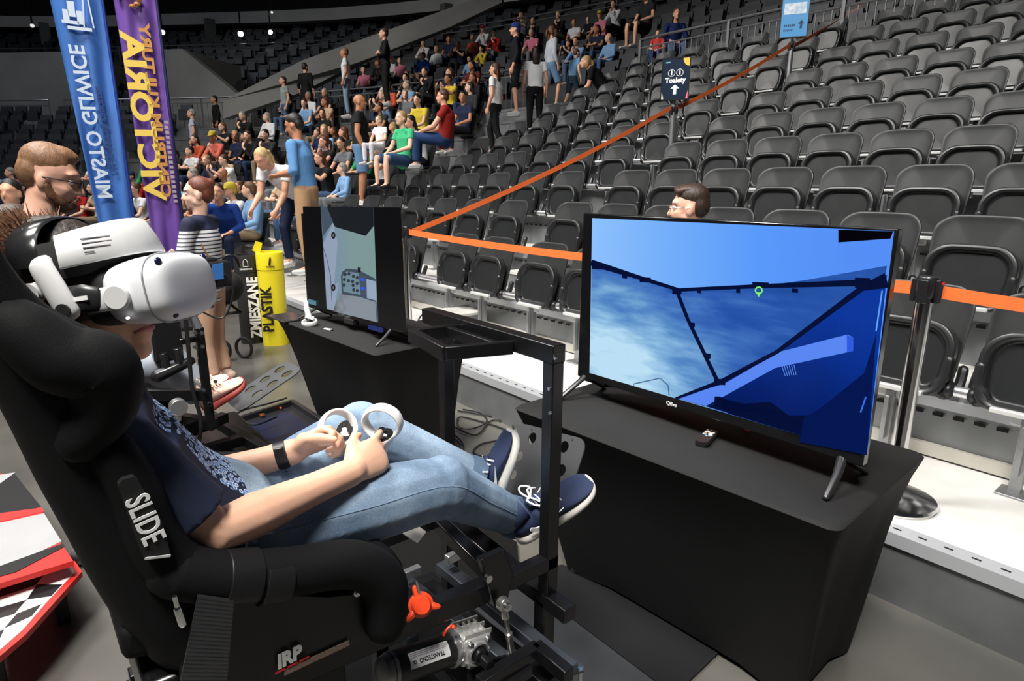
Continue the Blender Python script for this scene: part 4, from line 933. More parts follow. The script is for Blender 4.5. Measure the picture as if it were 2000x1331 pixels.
# ------------------------------------------------------------------ the boy in the racing seat
XC = -1.19
J = {}
J['pel'] = V((XC, .26, .945)); J['wai'] = V((XC+.01, .185, 1.03)); J['che'] = V((XC+.03, .110, 1.135)); J['nec'] = V((XC+.06, .10, 1.24)); J['hd'] = W(154, 586, d=1.18); J['tg'] = .84; J['lg'] = 1.30; J['ag'] = 1.17
J['shR'] = V((-1.02, .095, 1.185)); J['elR'] = W(422, 1040, x=-.985); J['wrR'] = W(688, 922, x=-1.08)
J['shL'] = V((-1.335, .125, 1.175)); J['elL'] = W(362, 948, x=-1.325); J['wrL'] = W(575, 882, x=-1.255)
J['hiR'] = V((-1.10, .31, .925)); J['knR'] = W(862, 950, x=-1.125); J['anR'] = W(1008, 1012, x=-1.19)
J['hiL'] = V((-1.28, .33, .89)); J['knL'] = W(705, 838, x=-1.40); J['anL'] = W(935, 935, x=-1.30)
J['toR'] = W(1095, 985, x=-1.13); J['toL'] = W(978, 895, x=-1.29)
J['fdR'] = (W(772, 866, x=-1.13)-J['wrR']).normalized(); J['pnR'] = V((-.85, .15, -.5)); J['sideR'] = 1; J['curlR'] = [.22, .52, .66, .72]
J['fdL'] = (W(650, 846, x=-1.22)-J['wrL']).normalized(); J['pnL'] = V((.9, .25, -.25)); J['sideL'] = -1; J['curlL'] = [1.05, 1.05, 1.05, 1.05]
J['thR'] = [(.016, .022, .008), (.040, .044, .010), (.062, .056, .016), (.084, .056, .024)]
J['thL'] = [(.016, .022, .008), (.045, .044, .018), (.072, .050, .034), (.100, .046, .052)]
J['upR'] = (J['knR']-J['anR']).normalized()*.5+V((0, -.6, .8)); J['upL'] = V((0, -.85, .45))
J['f'] = V((0, .75, .45)).normalized()
HY = math.radians(-36)
J['M'] = Matrix.Rotation(HY, 3, 'Z') @ Matrix.Rotation(math.radians(9), 3, 'X') @ Matrix.Rotation(math.radians(-4), 3, 'Y')
B = figure(J, .0052, .80, sleeve=.80, legs='long', hairs=('short',), hs=1.0, fine=True, loose=1.10)
boy = thing('person', 'seated boy in navy t-shirt and jeans with white goggles, holding two white controllers', 'person')
SKB = (.78, .45, .31)
o = link('body', B['body'], m_skin, boy); o.color = (*SKB, 1)
# t-shirt with a pale printed chest
m_tee = mat('navy t-shirt', (.008, .013, .040), .8, noise=.15, nscale=10, bump=.10, bscale=14)
nt = m_tee.node_tree; bs = nt.nodes['Principled BSDF']
tc = nt.nodes.new('ShaderNodeTexCoord'); sx = nt.nodes.new('ShaderNodeSeparateXYZ'); nt.links.new(tc.outputs['Object'], sx.inputs[0]); sn = nt.nodes.new('ShaderNodeSeparateXYZ'); nt.links.new(tc.outputs['Normal'], sn.inputs[0])
def mth(op, a, b=None, nt=nt):
    n = nt.nodes.new('ShaderNodeMath'); n.operation = op
    for i, q in enumerate((a, b)):
        if q is None: continue
        if isinstance(q, (int, float)): n.inputs[i].default_value = q
        else: nt.links.new(q, n.inputs[i])
    return n.outputs[0]
mask = mth('MULTIPLY', mth('GREATER_THAN', sn.outputs['Y'], .42), mth('MULTIPLY', mth('GREATER_THAN', sx.outputs['X'], XC-.10), mth('LESS_THAN', sx.outputs['X'], XC+.10)))
mask = mth('MULTIPLY', mask, mth('MULTIPLY', mth('GREATER_THAN', sx.outputs['Z'], .985), mth('LESS_THAN', sx.outputs['Z'], 1.20)))
vr = nt.nodes.new('ShaderNodeTexVoronoi'); vr.inputs['Scale'].default_value = 90; nt.links.new(tc.outputs['Object'], vr.inputs['Vector'])
cr = nt.nodes.new('ShaderNodeValToRGB'); cr.color_ramp.interpolation = 'CONSTANT'; e = cr.color_ramp.elements; e[0].color = (.10, .26, .62, 1); e[1].position = .55; e[1].color = (.008, .013, .04, 1); q = e.new(.35); q.color = (.72, .80, .92, 1); q = e.new(.47); q.color = (.16, .36, .70, 1)
nt.links.new(vr.outputs['Distance'], cr.inputs[0]); mul = mth('MULTIPLY', vr.outputs['Distance'], 1.0)
nt.links.new(mul, cr.inputs[0])
mx = nt.nodes.new('ShaderNodeMix'); mx.data_type = 'RGBA'; nt.links.new(mask, mx.inputs[0]); old = bs.inputs['Base Color'].links[0].from_socket; nt.links.new(old, mx.inputs[6]); nt.links.new(cr.outputs[0], mx.inputs[7]); nt.links.new(mx.outputs[2], bs.inputs['Base Color'])
link('t_shirt', B['shirt'], m_tee, boy)
m_den = mat('washed light denim', (.13, .20, .30), .82, nscale=5, bump=.55, bscale=11, col2=(.36, .48, .61))
nt = m_den.node_tree; bs = nt.nodes['Principled BSDF']; old = bs.inputs['Base Color'].links[0].from_socket
tc = nt.nodes.new('ShaderNodeTexCoord'); wv = nt.nodes.new('ShaderNodeTexNoise'); wv.inputs['Scale'].default_value = 420; nt.links.new(tc.outputs['Object'], wv.inputs['Vector'])
mr = nt.nodes.new('ShaderNodeMapRange'); mr.inputs[1].default_value = .3; mr.inputs[2].default_value = .7; mr.inputs[3].default_value = .72; mr.inputs[4].default_value = 1.15; nt.links.new(wv.outputs[0], mr.inputs[0])
mx = nt.nodes.new('ShaderNodeMix'); mx.data_type = 'RGBA'; mx.blend_type = 'MULTIPLY'; mx.inputs[0].default_value = 1; nt.links.new(old, mx.inputs[6]); nt.links.new(mr.outputs[0], mx.inputs[7]); nt.links.new(mx.outputs[2], bs.inputs['Base Color'])
link('jeans', B['trousers'], m_den, boy)
m_seam = mat('denim seam', (.17, .25, .36), .8); 
# seams, cuffs
def leg_seam(hi, kn, an, off, rr):
    P = [hi.lerp(kn, .25), hi.lerp(kn, .6), kn, kn.lerp(an, .5), kn.lerp(an, .95)]; R = [.076, .079, .071, .060, .050]
    return spline([p+off*(r+.001) for p, r in zip(P, R)], 5)
from mathutils.bvhtree import BVHTree
_tm = B['trousers']; _bv = BVHTree.FromPolygons([v.co for v in _tm.vertices], [tuple(p.vertices) for p in _tm.polygons])
for n, off in (('R', V((.90, -.2, .42)).normalized()),):
    pts = []
    for p in spline([J['hi'+n].lerp(J['kn'+n], .0), J['hi'+n].lerp(J['kn'+n], .5), J['kn'+n], J['kn'+n].lerp(J['an'+n], .5), J['kn'+n].lerp(J['an'+n], .88)], 9):
        h = _bv.ray_cast(p+off*.3, -off)[0]
        if h: pts.append(h)
    b = MB(); b.tube(pts, .0016, 5); b.build('seam', m_seam, boy)
m_cuff = mat('turned denim cuff', (.10, .16, .25), .85, noise=.3, nscale=40, bump=.2, bscale=200)
for n in 'LR':
    k, a = J['kn'+n], J['an'+n]; d = (a-k).normalized()
    b = MB(); c0 = k.lerp(a, .86); b.tube([c0, c0+d*.02, c0+d*.045, c0+d*.047, c0+d*.02, c0+d*.001], [.052, .056, .058, .052, .049, .046], 24, (1, 0, 0), caps=False); b.build('cuff', m_cuff, boy)
m_nav = mat('navy knit shoe upper', (.010, .022, .07), .75, bump=.3, bscale=500); m_sole = mat('off white shoe sole', (.74, .72, .66), .55, noise=.3, nscale=25)
m_lace = mat('white lace', (.85, .85, .85), .8)
def sneaker(n, heel, toe, up, side_sign, upper, solem, lacem, parent, s=1., stripe=True, name='shoe'):
    """shaped trainer: outline sole, knit upper, tongue, laces and side mark; heel and toe on the ground line of the sole"""
    heel, toe, up = V(heel), V(toe), V(up); F = (toe-heel); L = F.length; F.normalize(); up = (up-F*up.dot(F)).normalized(); S = F.cross(up).normalized()
    P = lambda a, u, h: heel+F*(a*L)+S*(u*s)+up*(h*s)
    wdt = lambda a: (.030+.010*math.sin(min(1, a*1.1)*PI*.5)+.010*math.sin(a*PI)-.006*math.sin(a*PI*2))*(1 if a < .88 else math.sqrt(max(.05, 1-((a-.88)/.125)**2)))*(1 if a > .07 else math.sqrt(max(.2, a/.07)))
    A = [0, .02, .06, .12, .22, .34, .46, .58, .70, .80, .88, .94, .98, 1.0]
    def prof(a, k, z0, z1): w_ = wdt(a)*k; return [P(a, x*w_, z) for x, z in ((-.96, z0), (-1.02, (z0+z1)/2), (-.97, z1), (0, z1+.002), (.97, z1), (1.02, (z0+z1)/2), (.96, z0), (0, z0))]
    spring = lambda a: .010*max(0, (a-.75)/.25)**2+.006*max(0, (.1-a)/.1)
    b = MB(); rings = []
    for a in [.015, .05, .12, .20, .30, .40, .50, .60, .72, .82, .90, .96, .985]:
        w_ = wdt(a)*.99; h = (.085 if a < .30 else .085-(a-.30)/.30*.022 if a < .6 else .063-(a-.6)/.4*.034); h = h if a > .03 else .07; z0 = .018+spring(a); nr = 14
        ring = []
        for i in range(nr):
            t = PI*2*i/nr; x = math.cos(t); z = math.sin(t); ring.append(P(a, w_*x*(1 if z < 0 else (1-.25*z)), z0+(h-z0)*(.5+.5*z) if True else 0))
        rings.append(ring)
    b.loft(rings); parent = b.build(name, upper, parent, sub=1, angle=80)
    b = MB(); b.loft([prof(a, 1.05, spring(a)-.004, .031-.009*a+spring(a)) for a in A]); sh = b.build('sole', solem, parent, sub=1, angle=70)
    b = MB(); b.tube([P(.06, 0, .082), P(.14, 0, .092), P(.24, 0, .095)], [.026*s, .032*s, .028*s], 12, up); b.build('collar', upper, parent)
    b = MB(); b.tube([P(.30, 0, .104), P(.40, 0, .092), P(.52, 0, .078), P(.60, 0, .069)], [(.020*s, .006), (.019*s, .006), (.018*s, .006), (.012*s, .004)], 8, up, round_ends=True); b.build('tongue', upper, parent)
    for i in range(5):
        a = .34+.055*i; h = .101-.0075*i; b = MB(); b.tube(spline([P(a, -.026, h-.014), P(a+.01, -.012, h), P(a+.02, .012, h), P(a+.03, .026, h-.014)], 4), .0028*s, 6, round_ends=True); b.build('lace', lacem, parent)
    for sg in (-1, 1):
        b = MB(); b.tube(spline([P(.34, 0, .108), P(.30, sg*.02, .125), P(.34, sg*.045, .118), P(.42, sg*.042, .098), P(.38, sg*.015, .104), P(.35, 0, .108)], 5), .0026*s, 6); b.build('lace_bow', lacem, parent)
        b = MB(); b.tube(spline([P(.35, 0, .108), P(.38, sg*.025, .112), P(.44, sg*.04, .09), P(.47, sg*.05, .075)], 5), .0026*s, 6, round_ends=True); b.build('lace_end', lacem, parent)
    if stripe:
        for sg in (-1, 1):
            pts = [(.16, .050), (.20, .034), (.27, .030), (.38, .040), (.56, .062), (.38, .047), (.29, .043), (.23, .046), (.185, .056)]
            b = MB(); tri = [P(a, sg*(wdt(a)*1.10+.0015), h) for a, h in pts]
            b.add(tri, [(0, 1, 8), (1, 7, 8), (1, 2, 7), (2, 6, 7), (2, 3, 6), (3, 5, 6), (3, 4, 5)]); o = b.build('side_mark', lacem, parent, smooth=False); q = o.modifiers.new('s', 'SOLIDIFY'); q.thickness = .003; q.offset = 0
sneaker('R', W(1012, 1062, x=-1.155), W(1160, 945, x=-1.09), V((-.05, -.70, .72)), 1, m_nav, m_sole, m_lace, boy)
sneaker('L', W(968, 992, x=-1.27), W(1012, 842, x=-1.27), V((-.35, -.95, .25)), 1, m_nav, m_sole, m_lace, boy)
# hair with loose tufts
b = MB(); hair_mb(b, J['hd'], J['M'], 1.0, 'short')
for x in (-1, 1): b.ell(J['hd']+J['M'] @ V((x*.062, .022, .018)), (.020, .055, .055), J['M']); b.ell(J['hd']+J['M'] @ V((x*.066, .012, -.012)), (.014, .034, .026), J['M'])
o = link('hair', fuse(b, .006, 3), m_hair, boy); o.color = (.022, .012, .008, 1)
b = MB(); rr = random.Random(5); Mh = J['M']
for i in range(1500):
    a = rr.uniform(PI*.98, PI*2.02); e = rr.uniform(.25, 1.25); d = V((math.cos(a)*math.cos(e), math.sin(a)*math.cos(e), math.sin(e))) if i % 3 else V((rr.uniform(-.5, .5), -.85, rr.uniform(.2, .9))).normalized()
    p = V((d.x*.078, -.020+d.y*.090, .045+d.z*.084)); q = p+d*rr.uniform(.006, .020)+V((rr.uniform(-.010, .010), rr.uniform(-.012, .004), rr.uniform(-.002, .012)))
    b.tube([J['hd']+Mh @ p, J['hd']+Mh @ ((p+q)/2), J['hd']+Mh @ q], [.0013, .0011, .0004], 3, caps=False)
o = b.build('hair_tufts', m_hair, boy); o.color = (.24, .12, .07, 1); o['kind'] = 'stuff'
# closed lips
def lips(hd, M, s, parent, col=(.42, .15, .12)):
    P = lambda x, y, z: hd+M @ V((x*s, y*s, z*s)); m = mat('lips', col, .45)
    b = MB(); b.tube(spline([P(-.024, .083, -.063), P(-.010, .093, -.0595), P(0, .094, -.061), P(.010, .093, -.0595), P(.024, .083, -.063)], 4), [.0012, .0025, .0035, .004, .0045, .004, .0045, .005, .004, .0045, .005, .004, .0045, .004, .0035, .0025, .0012], 8); b.build('lips', m, parent)
lips(J['hd'], Mh, 1.0, boy)
# wrist band on the far arm
w0 = J['elL'].lerp(J['wrL'], .88); dv = (J['wrL']-J['elL']).normalized(); bnd = thing('fitness_band', 'black rubber fitness band worn on the left wrist of the seated boy', 'wristband', tuple(w0))
b = MB(); b.tube([V((0, 0, 0))-dv*.013, -dv*.011, dv*.011, dv*.013], [.027, .0295, .0295, .027], 24, (0, 0, 1)); b.build('strap', mat('band rubber', (.012, .012, .013), .45), bnd)
s1 = dv.cross(V((1, .2, .3))).normalized(); cdir = (V((0, 0, CAM_H))-w0).normalized(); cdir = (cdir-dv*cdir.dot(dv)).normalized(); tdir = dv.cross(cdir)
b = MB(); b.box(cdir*.031, (.022, .034, .008), Matrix((dv, tdir, cdir)).transposed()); b.build('tracker', M_BPLA, bnd, bevel=.003)
for i in range(4): b = MB(); b.box(cdir.lerp(tdir, .8).normalized()*.0305+tdir*(i*.006-.012), (.006, .0022, .002), Matrix((dv, tdir, cdir)).transposed()); b.build('strap_hole', m_slot, bnd)
# ------------------------------------------------------------------ headset with its strap
def headset(hd, M, s, label, detail=True):
    r = thing('virtual_reality_headset', label, 'headset', tuple(hd)); P = lambda x, y, z: M @ V((x*s, y*s, z*s))
    m_w = mat('matt white headset shell', (.78, .79, .82), .42); m_w2 = mat('soft white strap', (.66, .66, .66), .5); m_fo = mat('black face foam', (.010, .010, .011), .75); m_gr = mat('dark grey pad', (.02, .02, .022), .35)
    def sup(y, w_, h_, zc=0., n=32, e=.62):
        return [P(math.copysign(abs(math.cos(t))**e, math.cos(t))*w_, y, zc+math.copysign(abs(math.sin(t))**e, math.sin(t))*h_) for t in [2*PI*i/n for i in range(n)]]
    b = MB(); b.loft([sup(y, w_, h_, -.002) for y, w_, h_ in ((.082, .078, .040), (.092, .089, .046), (.12, .094, .050), (.146, .095, .051), (.162, .092, .049), (.170, .086, .045), (.175, .074, .037), (.177, .05, .024), (.178, .012, .006))]); b.build('shell', m_w, r, sub=1, angle=80)
    b = MB(); b.loft([sup(y, w_, h_, .002) for y, w_, h_ in ((.040, .072, .048), (.06, .076, .050), (.085, .082, .048), (.10, .080, .042))], caps=True); b.build('face_foam', m_fo, r, sub=1, angle=80)
    if not detail: 
        b = MB(); b.tube([P(.09*math.cos(t), -.01+.11*math.sin(t), .01) for t in [2*PI*i/24 for i in range(24)]], (.006, .022), 8, M @ V((0, 0, 1)), closed=True); b.build('strap', m_w2, r); return r
    b = MB(); b.tube(sup(.150, .0955, .0515, -.002, 40), .0012, 4, closed=True); b.build('shell_joint', mat('joint line', (.3, .3, .32), .5), r)
    for x, z in ((.072, .036), (-.072, .036), (.060, -.040), (-.060, -.040)):
        b = MB(); b.ell(P(x, .166, z), (.0075*s, .004*s, .0065*s), M, 14, 8); b.build('tracking_camera', mat('camera lens', (.01, .012, .05), .08), r)
    for sg in (-1, 1):
        b = MB(); b.tube(spline([P(sg*.093, .110, -.004), P(sg*.097, .085, -.004), P(sg*.094, .06, -.001)], 5), [(.017*s, .005*s)]*11, 14, M @ V((1, 0, 0)), round_ends=False); b.cyl(P(sg*.088, .112, -.004), P(sg*.101, .112, -.004), .0175*s, n=24); b.build('side_arm', m_w2, r, bevel=.002)
        b = MB(); b.tube([P(sg*.098, .088, -.003), P(sg*.101, .070, .001), P(sg*.100, .050, .004)], [(.017*s, .006*s), (.020*s, .007*s), (.017*s, .006*s)], 16, M @ V((1, 0, 0)), round_ends=True); b.build('pivot_cover', m_gr, r)
        b = MB(); b.box(P(sg*.1085, .066, .002), (.0015, .030*s, .006*s), M); b.build('strap_slot', m_lace, r)
        b = MB(); b.tube(spline([P(sg*.105, .050, -.018), P(sg*.108, .047, .000), P(sg*.108, .040, .024), P(sg*.106, .032, .046), P(sg*.102, .028, .058)], 4), [(.014*s, .007*s), (.0165*s, .008*s)]+[(.0165*s, .008*s)]*14+[(.015*s, .007*s)], 18, M @ V((1, 0, 0)), round_ends=True); b.build('side_pod', m_w2, r)
        b = MB(); b.cyl(P(sg*.108, .049, -.010), P(sg*.1175, .049, -.010), .0090*s, n=24); b.build('pod_dial', m_gr, r)
        b = MB(); b.tube(spline([P(sg*.104, .035, .024), P(sg*.101, -.005, .018), P(sg*.095, -.050, .014), P(sg*.070, -.105, .016), P(0, -.132, .018)], 5), [(.012*s, .004*s)]*21, 10, M @ V((1, 0, 0))); b.build('rear_strap', m_w2, r)
        b = MB(); b.cyl(P(sg*.094, .004, .018), P(sg*.110, .005, .018), .0145*s, n=24); b.build('strap_hinge', m_w2, r)
    # forehead band: a broad white arch from pod over the brow
    rings = []
    for i in range(25):
        t = PI*(.135+.73*i/24); x = .101*math.cos(t); y = -.018+.138*math.sin(t)**.85; z0 = .040+.022*math.sin(t); hw = .018+.010*math.sin(t)**.5
        n = V((math.cos(t), math.sin(t), .0)).normalized(); lean = V((-n.x*.35, -n.y*.35, 1)).normalized()
        c = V((x, y, z0+.018)); rings.append([M @ ((c+lean*(q*hw)+n*e_)*s) for q, e_ in ((-1, .002), (-.9, .005), (.0, .007), (.9, .005), (1, .002), (1, -.002), (-1, -.002))])
    b = MB(); b.loft(rings); b.build('brow_band', m_w2, r, angle=60)
    rings = []
    for i in range(19):
        t = PI*(.08+.84*i/18); x = .094*math.cos(t); y = -.018+.122*math.sin(t)**.85; n = V((math.cos(t), math.sin(t), 0)); c = V((x, y, .052+.012*math.sin(t)))
        rings.append([M @ ((c+V((0, 0, 1))*(q*.026)+n*e_)*s) for q, e_ in ((-1, .005), (0, .012), (1, .005), (1, -.006), (-1, -.006))])
    b = MB(); b.loft(rings); b.build('brow_pad', m_fo, r)
    # glossy strap over the crown
    rings = []
    for i in range(21):
        t = PI*i/20; x = .100*math.cos(t); z = .052+.069*math.sin(t)**.8; c = V((x, .006-.008*math.sin(t), z)); n = V((math.cos(t), 0, math.sin(t))).normalized()
        rings.append([M @ ((c+V((0, 1, 0))*(q*.021)+n*e_)*s) for q, e_ in ((-1, 0), (-.8, .003), (.8, .003), (1, 0), (.8, -.002), (-.8, -.002))])
    b = MB(); b.loft(rings); b.build('crown_strap', mat('glossy black strap', (.015, .015, .016), .18), r, angle=60)
    b = MB(); b.box(P(0, -.135, .02), (.075*s, .02*s, .05*s), M); b.build('rear_battery', m_gr, r, bevel=.006)
    # warning print on the band
    for i in range(4):
        t = math.radians(38); L = [.040, .040, .036, .012][i]; z = .081-.0062*i
        pts = []
        for q in range(7):
            tt = t+(q/6)*L/.13; x = .101*math.cos(tt); y = -.018+.138*math.sin(tt)**.85; n = V((math.cos(tt), math.sin(tt), 0)); pts.append(P(*(V((x, y, 0))+n*.0068+V((-n.x*.35*(z-.075), -n.y*.35*(z-.075), z)))))
        b = MB(); b.tube(pts, (.0006, .0012), 4, M @ V((0, 0, 1))); b.build('small_print', mat('grey print', (.12, .12, .13), .6), r)
    tt = math.radians(46); x = .101*math.cos(tt); y = -.018+.138*math.sin(tt)**.85; b = MB(); b.ell(P(x+.0048, y+.0048, .062), (.0022, .0022, .0035), M, 8, 6); b.build('red_mark', mat('red plastic', (.7, .02, .02), .4), r)
    b = MB(); b.ell(P(.094, .118, -.034), (.0025, .003, .002), M, 8, 6); b.build('status_lamp', emis('white led', (1, 1, 1), 3), r)
    return r
headset(J['hd'], Mh, 1.02, 'white virtual reality headset on the head of the boy in front')
# ------------------------------------------------------------------ touch controllers
def controller(c, ringn, f, label, hand, rcw=None, rax=None):
    """c: middle of the face disc, ringn: direction the ring opens to, f: forward direction of the controller"""
    c, n, f = V(c), V(ringn).normalized(), V(f); f = (f-n*f.dot(n)).normalized(); s = f.cross(n)
    r = thing('controller', label, 'controller', tuple(c)); m_w = mat('white controller shell', (.80, .80, .79), .38); P = lambda a, u, h: f*a+s*u+n*h
    rc = P(.012, 0, .020) if rcw is None else V(rcw)-c; rn = n if rax is None else V(rax).normalized(); rf = (f-rn*f.dot(rn)).normalized(); rs = rf.cross(rn)
    b = MB(); b.tube([rc+rf*(.041*math.cos(t))+rs*(.038*math.sin(t)) for t in [2*PI*i/48 for i in range(48)]], (.0055, .0150), 16, rn, closed=True); b.build('tracking_ring', m_w, r, angle=180)
    b = MB(); b.loft([[P(.026*math.cos(t)*q+o_, .022*math.sin(t)*q, h) for t in [2*PI*i/28 for i in range(28)]] for q, h, o_ in ((.80, -.018, -.01), (1, -.004, -.003), (1.02, 0, 0), (.97, .002, 0))]); b.build('head', m_w, r)
    b = MB(); b.loft([[P(.0245*math.cos(t), .0205*math.sin(t), h) for t in [2*PI*i/28 for i in range(28)]] for h in (.001, .0032)]); b.build('face_disc', mat('black controller face', (.012, .012, .013), .3), r)
    b = MB(); b.tube(spline([P(-.004, 0, -.010), P(-.022, 0, -.035), P(-.038, 0, -.062), P(-.050, 0, -.090)], 4), [(.017, .020)]*4+[(.0155, .019)]*5+[(.014, .017)]*4, 16, s, round_ends=True); b.build('grip', m_w, r)
    for a, u in ((-.006, .011*hand), (.007, .011*hand)): b = MB(); b.cyl(P(a, u, .003), P(a, u, .0058), .0042, .0038, 14); b.build('button', M_BPLA, r)
    b = MB(); b.cyl(P(.006, -.008*hand, .003), P(.006, -.008*hand, .009), .0045, .004, 14); b.cyl(P(.006, -.008*hand, .009), P(.006, -.008*hand, .0115), .0082, .0075, 18); b.build('thumb_stick', M_BPLA, r)
    b = MB(); b.ell(P(.014, 0, -.018), (.012, .010, .012)); b.build('trigger', M_WPLA, r)
    return r
controller(W(748, 852, x=-1.165), (.22, -.22, .95), (-.25, .95, .25), 'white ring controller in the near hand, thumb stick showing', 1, W(747, 825, x=-1.175), (.50, -.60, -.16))
controller(W(676, 842, x=-1.245), (.78, -.35, .55), (-.3, .75, .5), 'white ring controller in the far hand, thumb through its ring', -1, W(660, 838, x=-1.235), (.85, .10, .60))
# the same model lying on the small table
p = W(605, 634, z=.757); q = W(607, 612, z=.80)
controller((p.x, p.y, .785), (.3, -.5, -.8), (.1, .8, -.1), 'white ring controller lying upside down on the small table beside the television', 1, (p.x, p.y, .768), (0.1, -.1, 1))
# ------------------------------------------------------------------ the racing seat simulator in front
m_lea = mat('black seat cloth', (.0045, .0045, .005), .75, bump=.08, bscale=350, spec=.18); m_lea2 = mat('black smooth leather', (.008, .008, .009), .45, spec=.35)
m_blk = mat('satin black steel tube', (.006, .006, .007), .27, spec=.5); m_rl = mat('blue grey steel rail', (.09, .10, .12), .35, .6, noise=.3, nscale=20)
rig = thing('racing_simulator', 'black racing seat simulator under the boy, SLIDE badge on its shoulder', 'simulator')
def interp(T, z):
    T = sorted(T)
    if z <= T[0][0]: return T[0][1]
    for (a, b), (c, d) in zip(T, T[1:]):
        if z <= c: t = (z-a)/(c-a); return b+(d-b)*t
    return T[-1][1]
XN, XF = -.945, -1.43                                                # near and far side of the seat
SCL = XN/-.98
FR = [(p.z, p.y) for p in [W(*q, x=XN) for q in [(0, 466), (39, 530), (90, 592), (165, 638), (219, 655), (250, 690), (261, 740), (248, 800), (222, 860), (255, 928), (300, 1000), (333, 1087)]]]
FR += [(max(z for z, _ in FR)+.12, -.03), (.93, .17), (.80, .22)]
RE = [(p.z, p.y) for p in [W(*q, x=XN) for q in [(0, 824), (30, 880), (84, 991), (152, 1111), (192, 1187), (239, 1263), (285, 1311)]]]
RE += [(1.45, -.075), (1.62, -.12), (.72, .13)]
rings = []; zs = [.80+.02*i for i in range(42)]
for z in zs:
    yf, yb = interp(FR, z), interp(RE, z); t = .050; w_ = 1.0
    sh = 0 if z < 1.5 else (z-1.5)*.5
    n_, f_ = XN-sh, XF+sh
    yb = min(yb, yf-.05)
    q = [(n_-.004, yf-.015), (n_+.004, yf-.04), (n_, yb+.05), (n_-.03, yb+.010), (n_-.09, yb-.005), ((n_+f_)/2, yb-.012), (f_+.09, yb-.005), (f_+.03, yb+.01), (f_, yb+.05), (f_-.004, yf-.04), (f_+.004, yf-.015), (f_+.025, yf), (f_+.045, yf-.02),
         (f_+.055, yb+.09), (f_+.10, yb+.065), ((n_+f_)/2, yb+.055), (n_-.10, yb+.065), (n_-.055, yb+.09), (n_-.045, yf-.02), (n_-.025, yf)]
    rings.append([V((x, y, z)) for x, y in q])
b = MB(); b.loft(rings); b.build('seat_shell', m_lea, rig, sub=1, angle=180)
# padded head wing: a soft lobe at the near shoulder
def padtube(name, pts, rad, m=None, x=XN, n=16):
    b = MB(); P = spline([W(px, py, x=xx) for px, py, xx in pts], 6); k = len(P); R = []
    for i in range(k):
        t = i/(k-1)*(len(rad)-1); a = min(len(rad)-2, int(t)); R.append(rad[a]+(rad[a+1]-rad[a])*(t-a))
    b.tube(P, R, n, (1, 0, 0), round_ends=True); return b.build(name, m or m_lea, rig)
padtube('head_wing', [(40, 640, -.945), (120, 700, -.94), (195, 722, -.94), (205, 790, -.945), (160, 860, -.95)], [.035, .045, .048, .040, .030])
padtube('shoulder_pad', [(215, 880, -.955), (262, 960, -.955), (300, 1050, -.955), (350, 1110, -.95), (440, 1128, -.945)], [.030, .034, .038, .040, .040])
padtube('thigh_bolster', [(340, 1115, -.945), (440, 1128, -.94), (560, 1118, -.94), (690, 1103, -.94), (748, 1140, -.94), (752, 1215, -.945)], [.040, .041, .040, .042, .044, .040])
b = MB(); P = spline([V((XF-.0, .15, .98)), V((XF, .3, .93)), V((XF+.01, .44, .89)), V((XF+.02, .50, .82))], 6); b.tube(P, .04, 14, (1, 0, 0), round_ends=True); b.build('thigh_bolster', m_lea, rig)
for a, b_ in ((435, 500), (505, 558)):
    P = [W(a, 1130, x=-.94), W(b_, 1124, x=-.94)]; b = MB(); b.tube(P, [.0435, .0435], 22, (1, 0, 0)); b.build('bolster_sleeve', m_lea2, rig, bevel=.002)
b = MB(); b.loft([[V((x, y, z)) for x, z in ((XN-.05, zz-.06), (XF+.05, zz-.06), (XF+.05, zz), (XC, zz-.015), (XN-.05, zz))] for y, zz in ((.06, .90), (.25, .865), (.42, .885), (.52, .86), (.545, .81))]); b.build('cushion', m_lea, rig, bevel=.015)
b = MB(); b.bb((XN-.03, .08, .70), (XF+.03, .50, .80)); b.build('seat_pan', m_blk, rig, bevel=.01)
# side bracket plates with lettering
b = MB(); pl = [W(*q, x=-.955) for q in [(352, 1331), (350, 1150), (440, 1160), (640, 1168), (720, 1160), (745, 1205), (735, 1240), (690, 1262), (560, 1325), (470, 1420), (352, 1450)]]
b.hull3([p for p in pl], [p-V((.006, 0, 0)) for p in pl]); b.build('side_plate', mat('black side plate', (.009, .009, .010), .35), rig, smooth=False)
o_, o2 = W(566, 1284, x=-.950), W(602, 1266, x=-.950); Xd = V((0, o2.y-o_.y, o2.z-o_.z)).normalized(); Yd = V((1, 0, 0)).cross(Xd)
wp = mat('white decal', (.85, .85, .85), .5)
text('IRP', .036, wp, o_+V((.002, -.002, .001)), Xd, Yd, rig, 'irp_lettering', bold=.0018, sx=.85, shear=.12)
for i in range(3): p = o_+Xd*(-.019+i*.021)-Yd*.0165; b = MB(); b.box(p+V((.002, 0, 0)), (.001, .018, .0032), Matrix((V((1, 0, 0)), Xd, Yd)).transposed()); b.build('red_underline', mat('red decal', (.65, .02, .02), .5), rig)
b = MB(); p0, p1 = W(555, 1315, x=-.950), W(682, 1256, x=-.950); b.beam(p0, p1, .0015, .011, V((0, 0, 1))); b.build('decal_strip', mat('beige decal strip', (.30, .20, .16), .5, noise=.6, nscale=200), rig)
p = W(695, 1155, x=-.95); b = MB(); b.cyl(p, p+V((.008, 0, 0)), .0075, n=16); b.cyl(p, p+V((.012, 0, 0)), .004, n=6); b.build('bolt', M_SCREWS, rig)
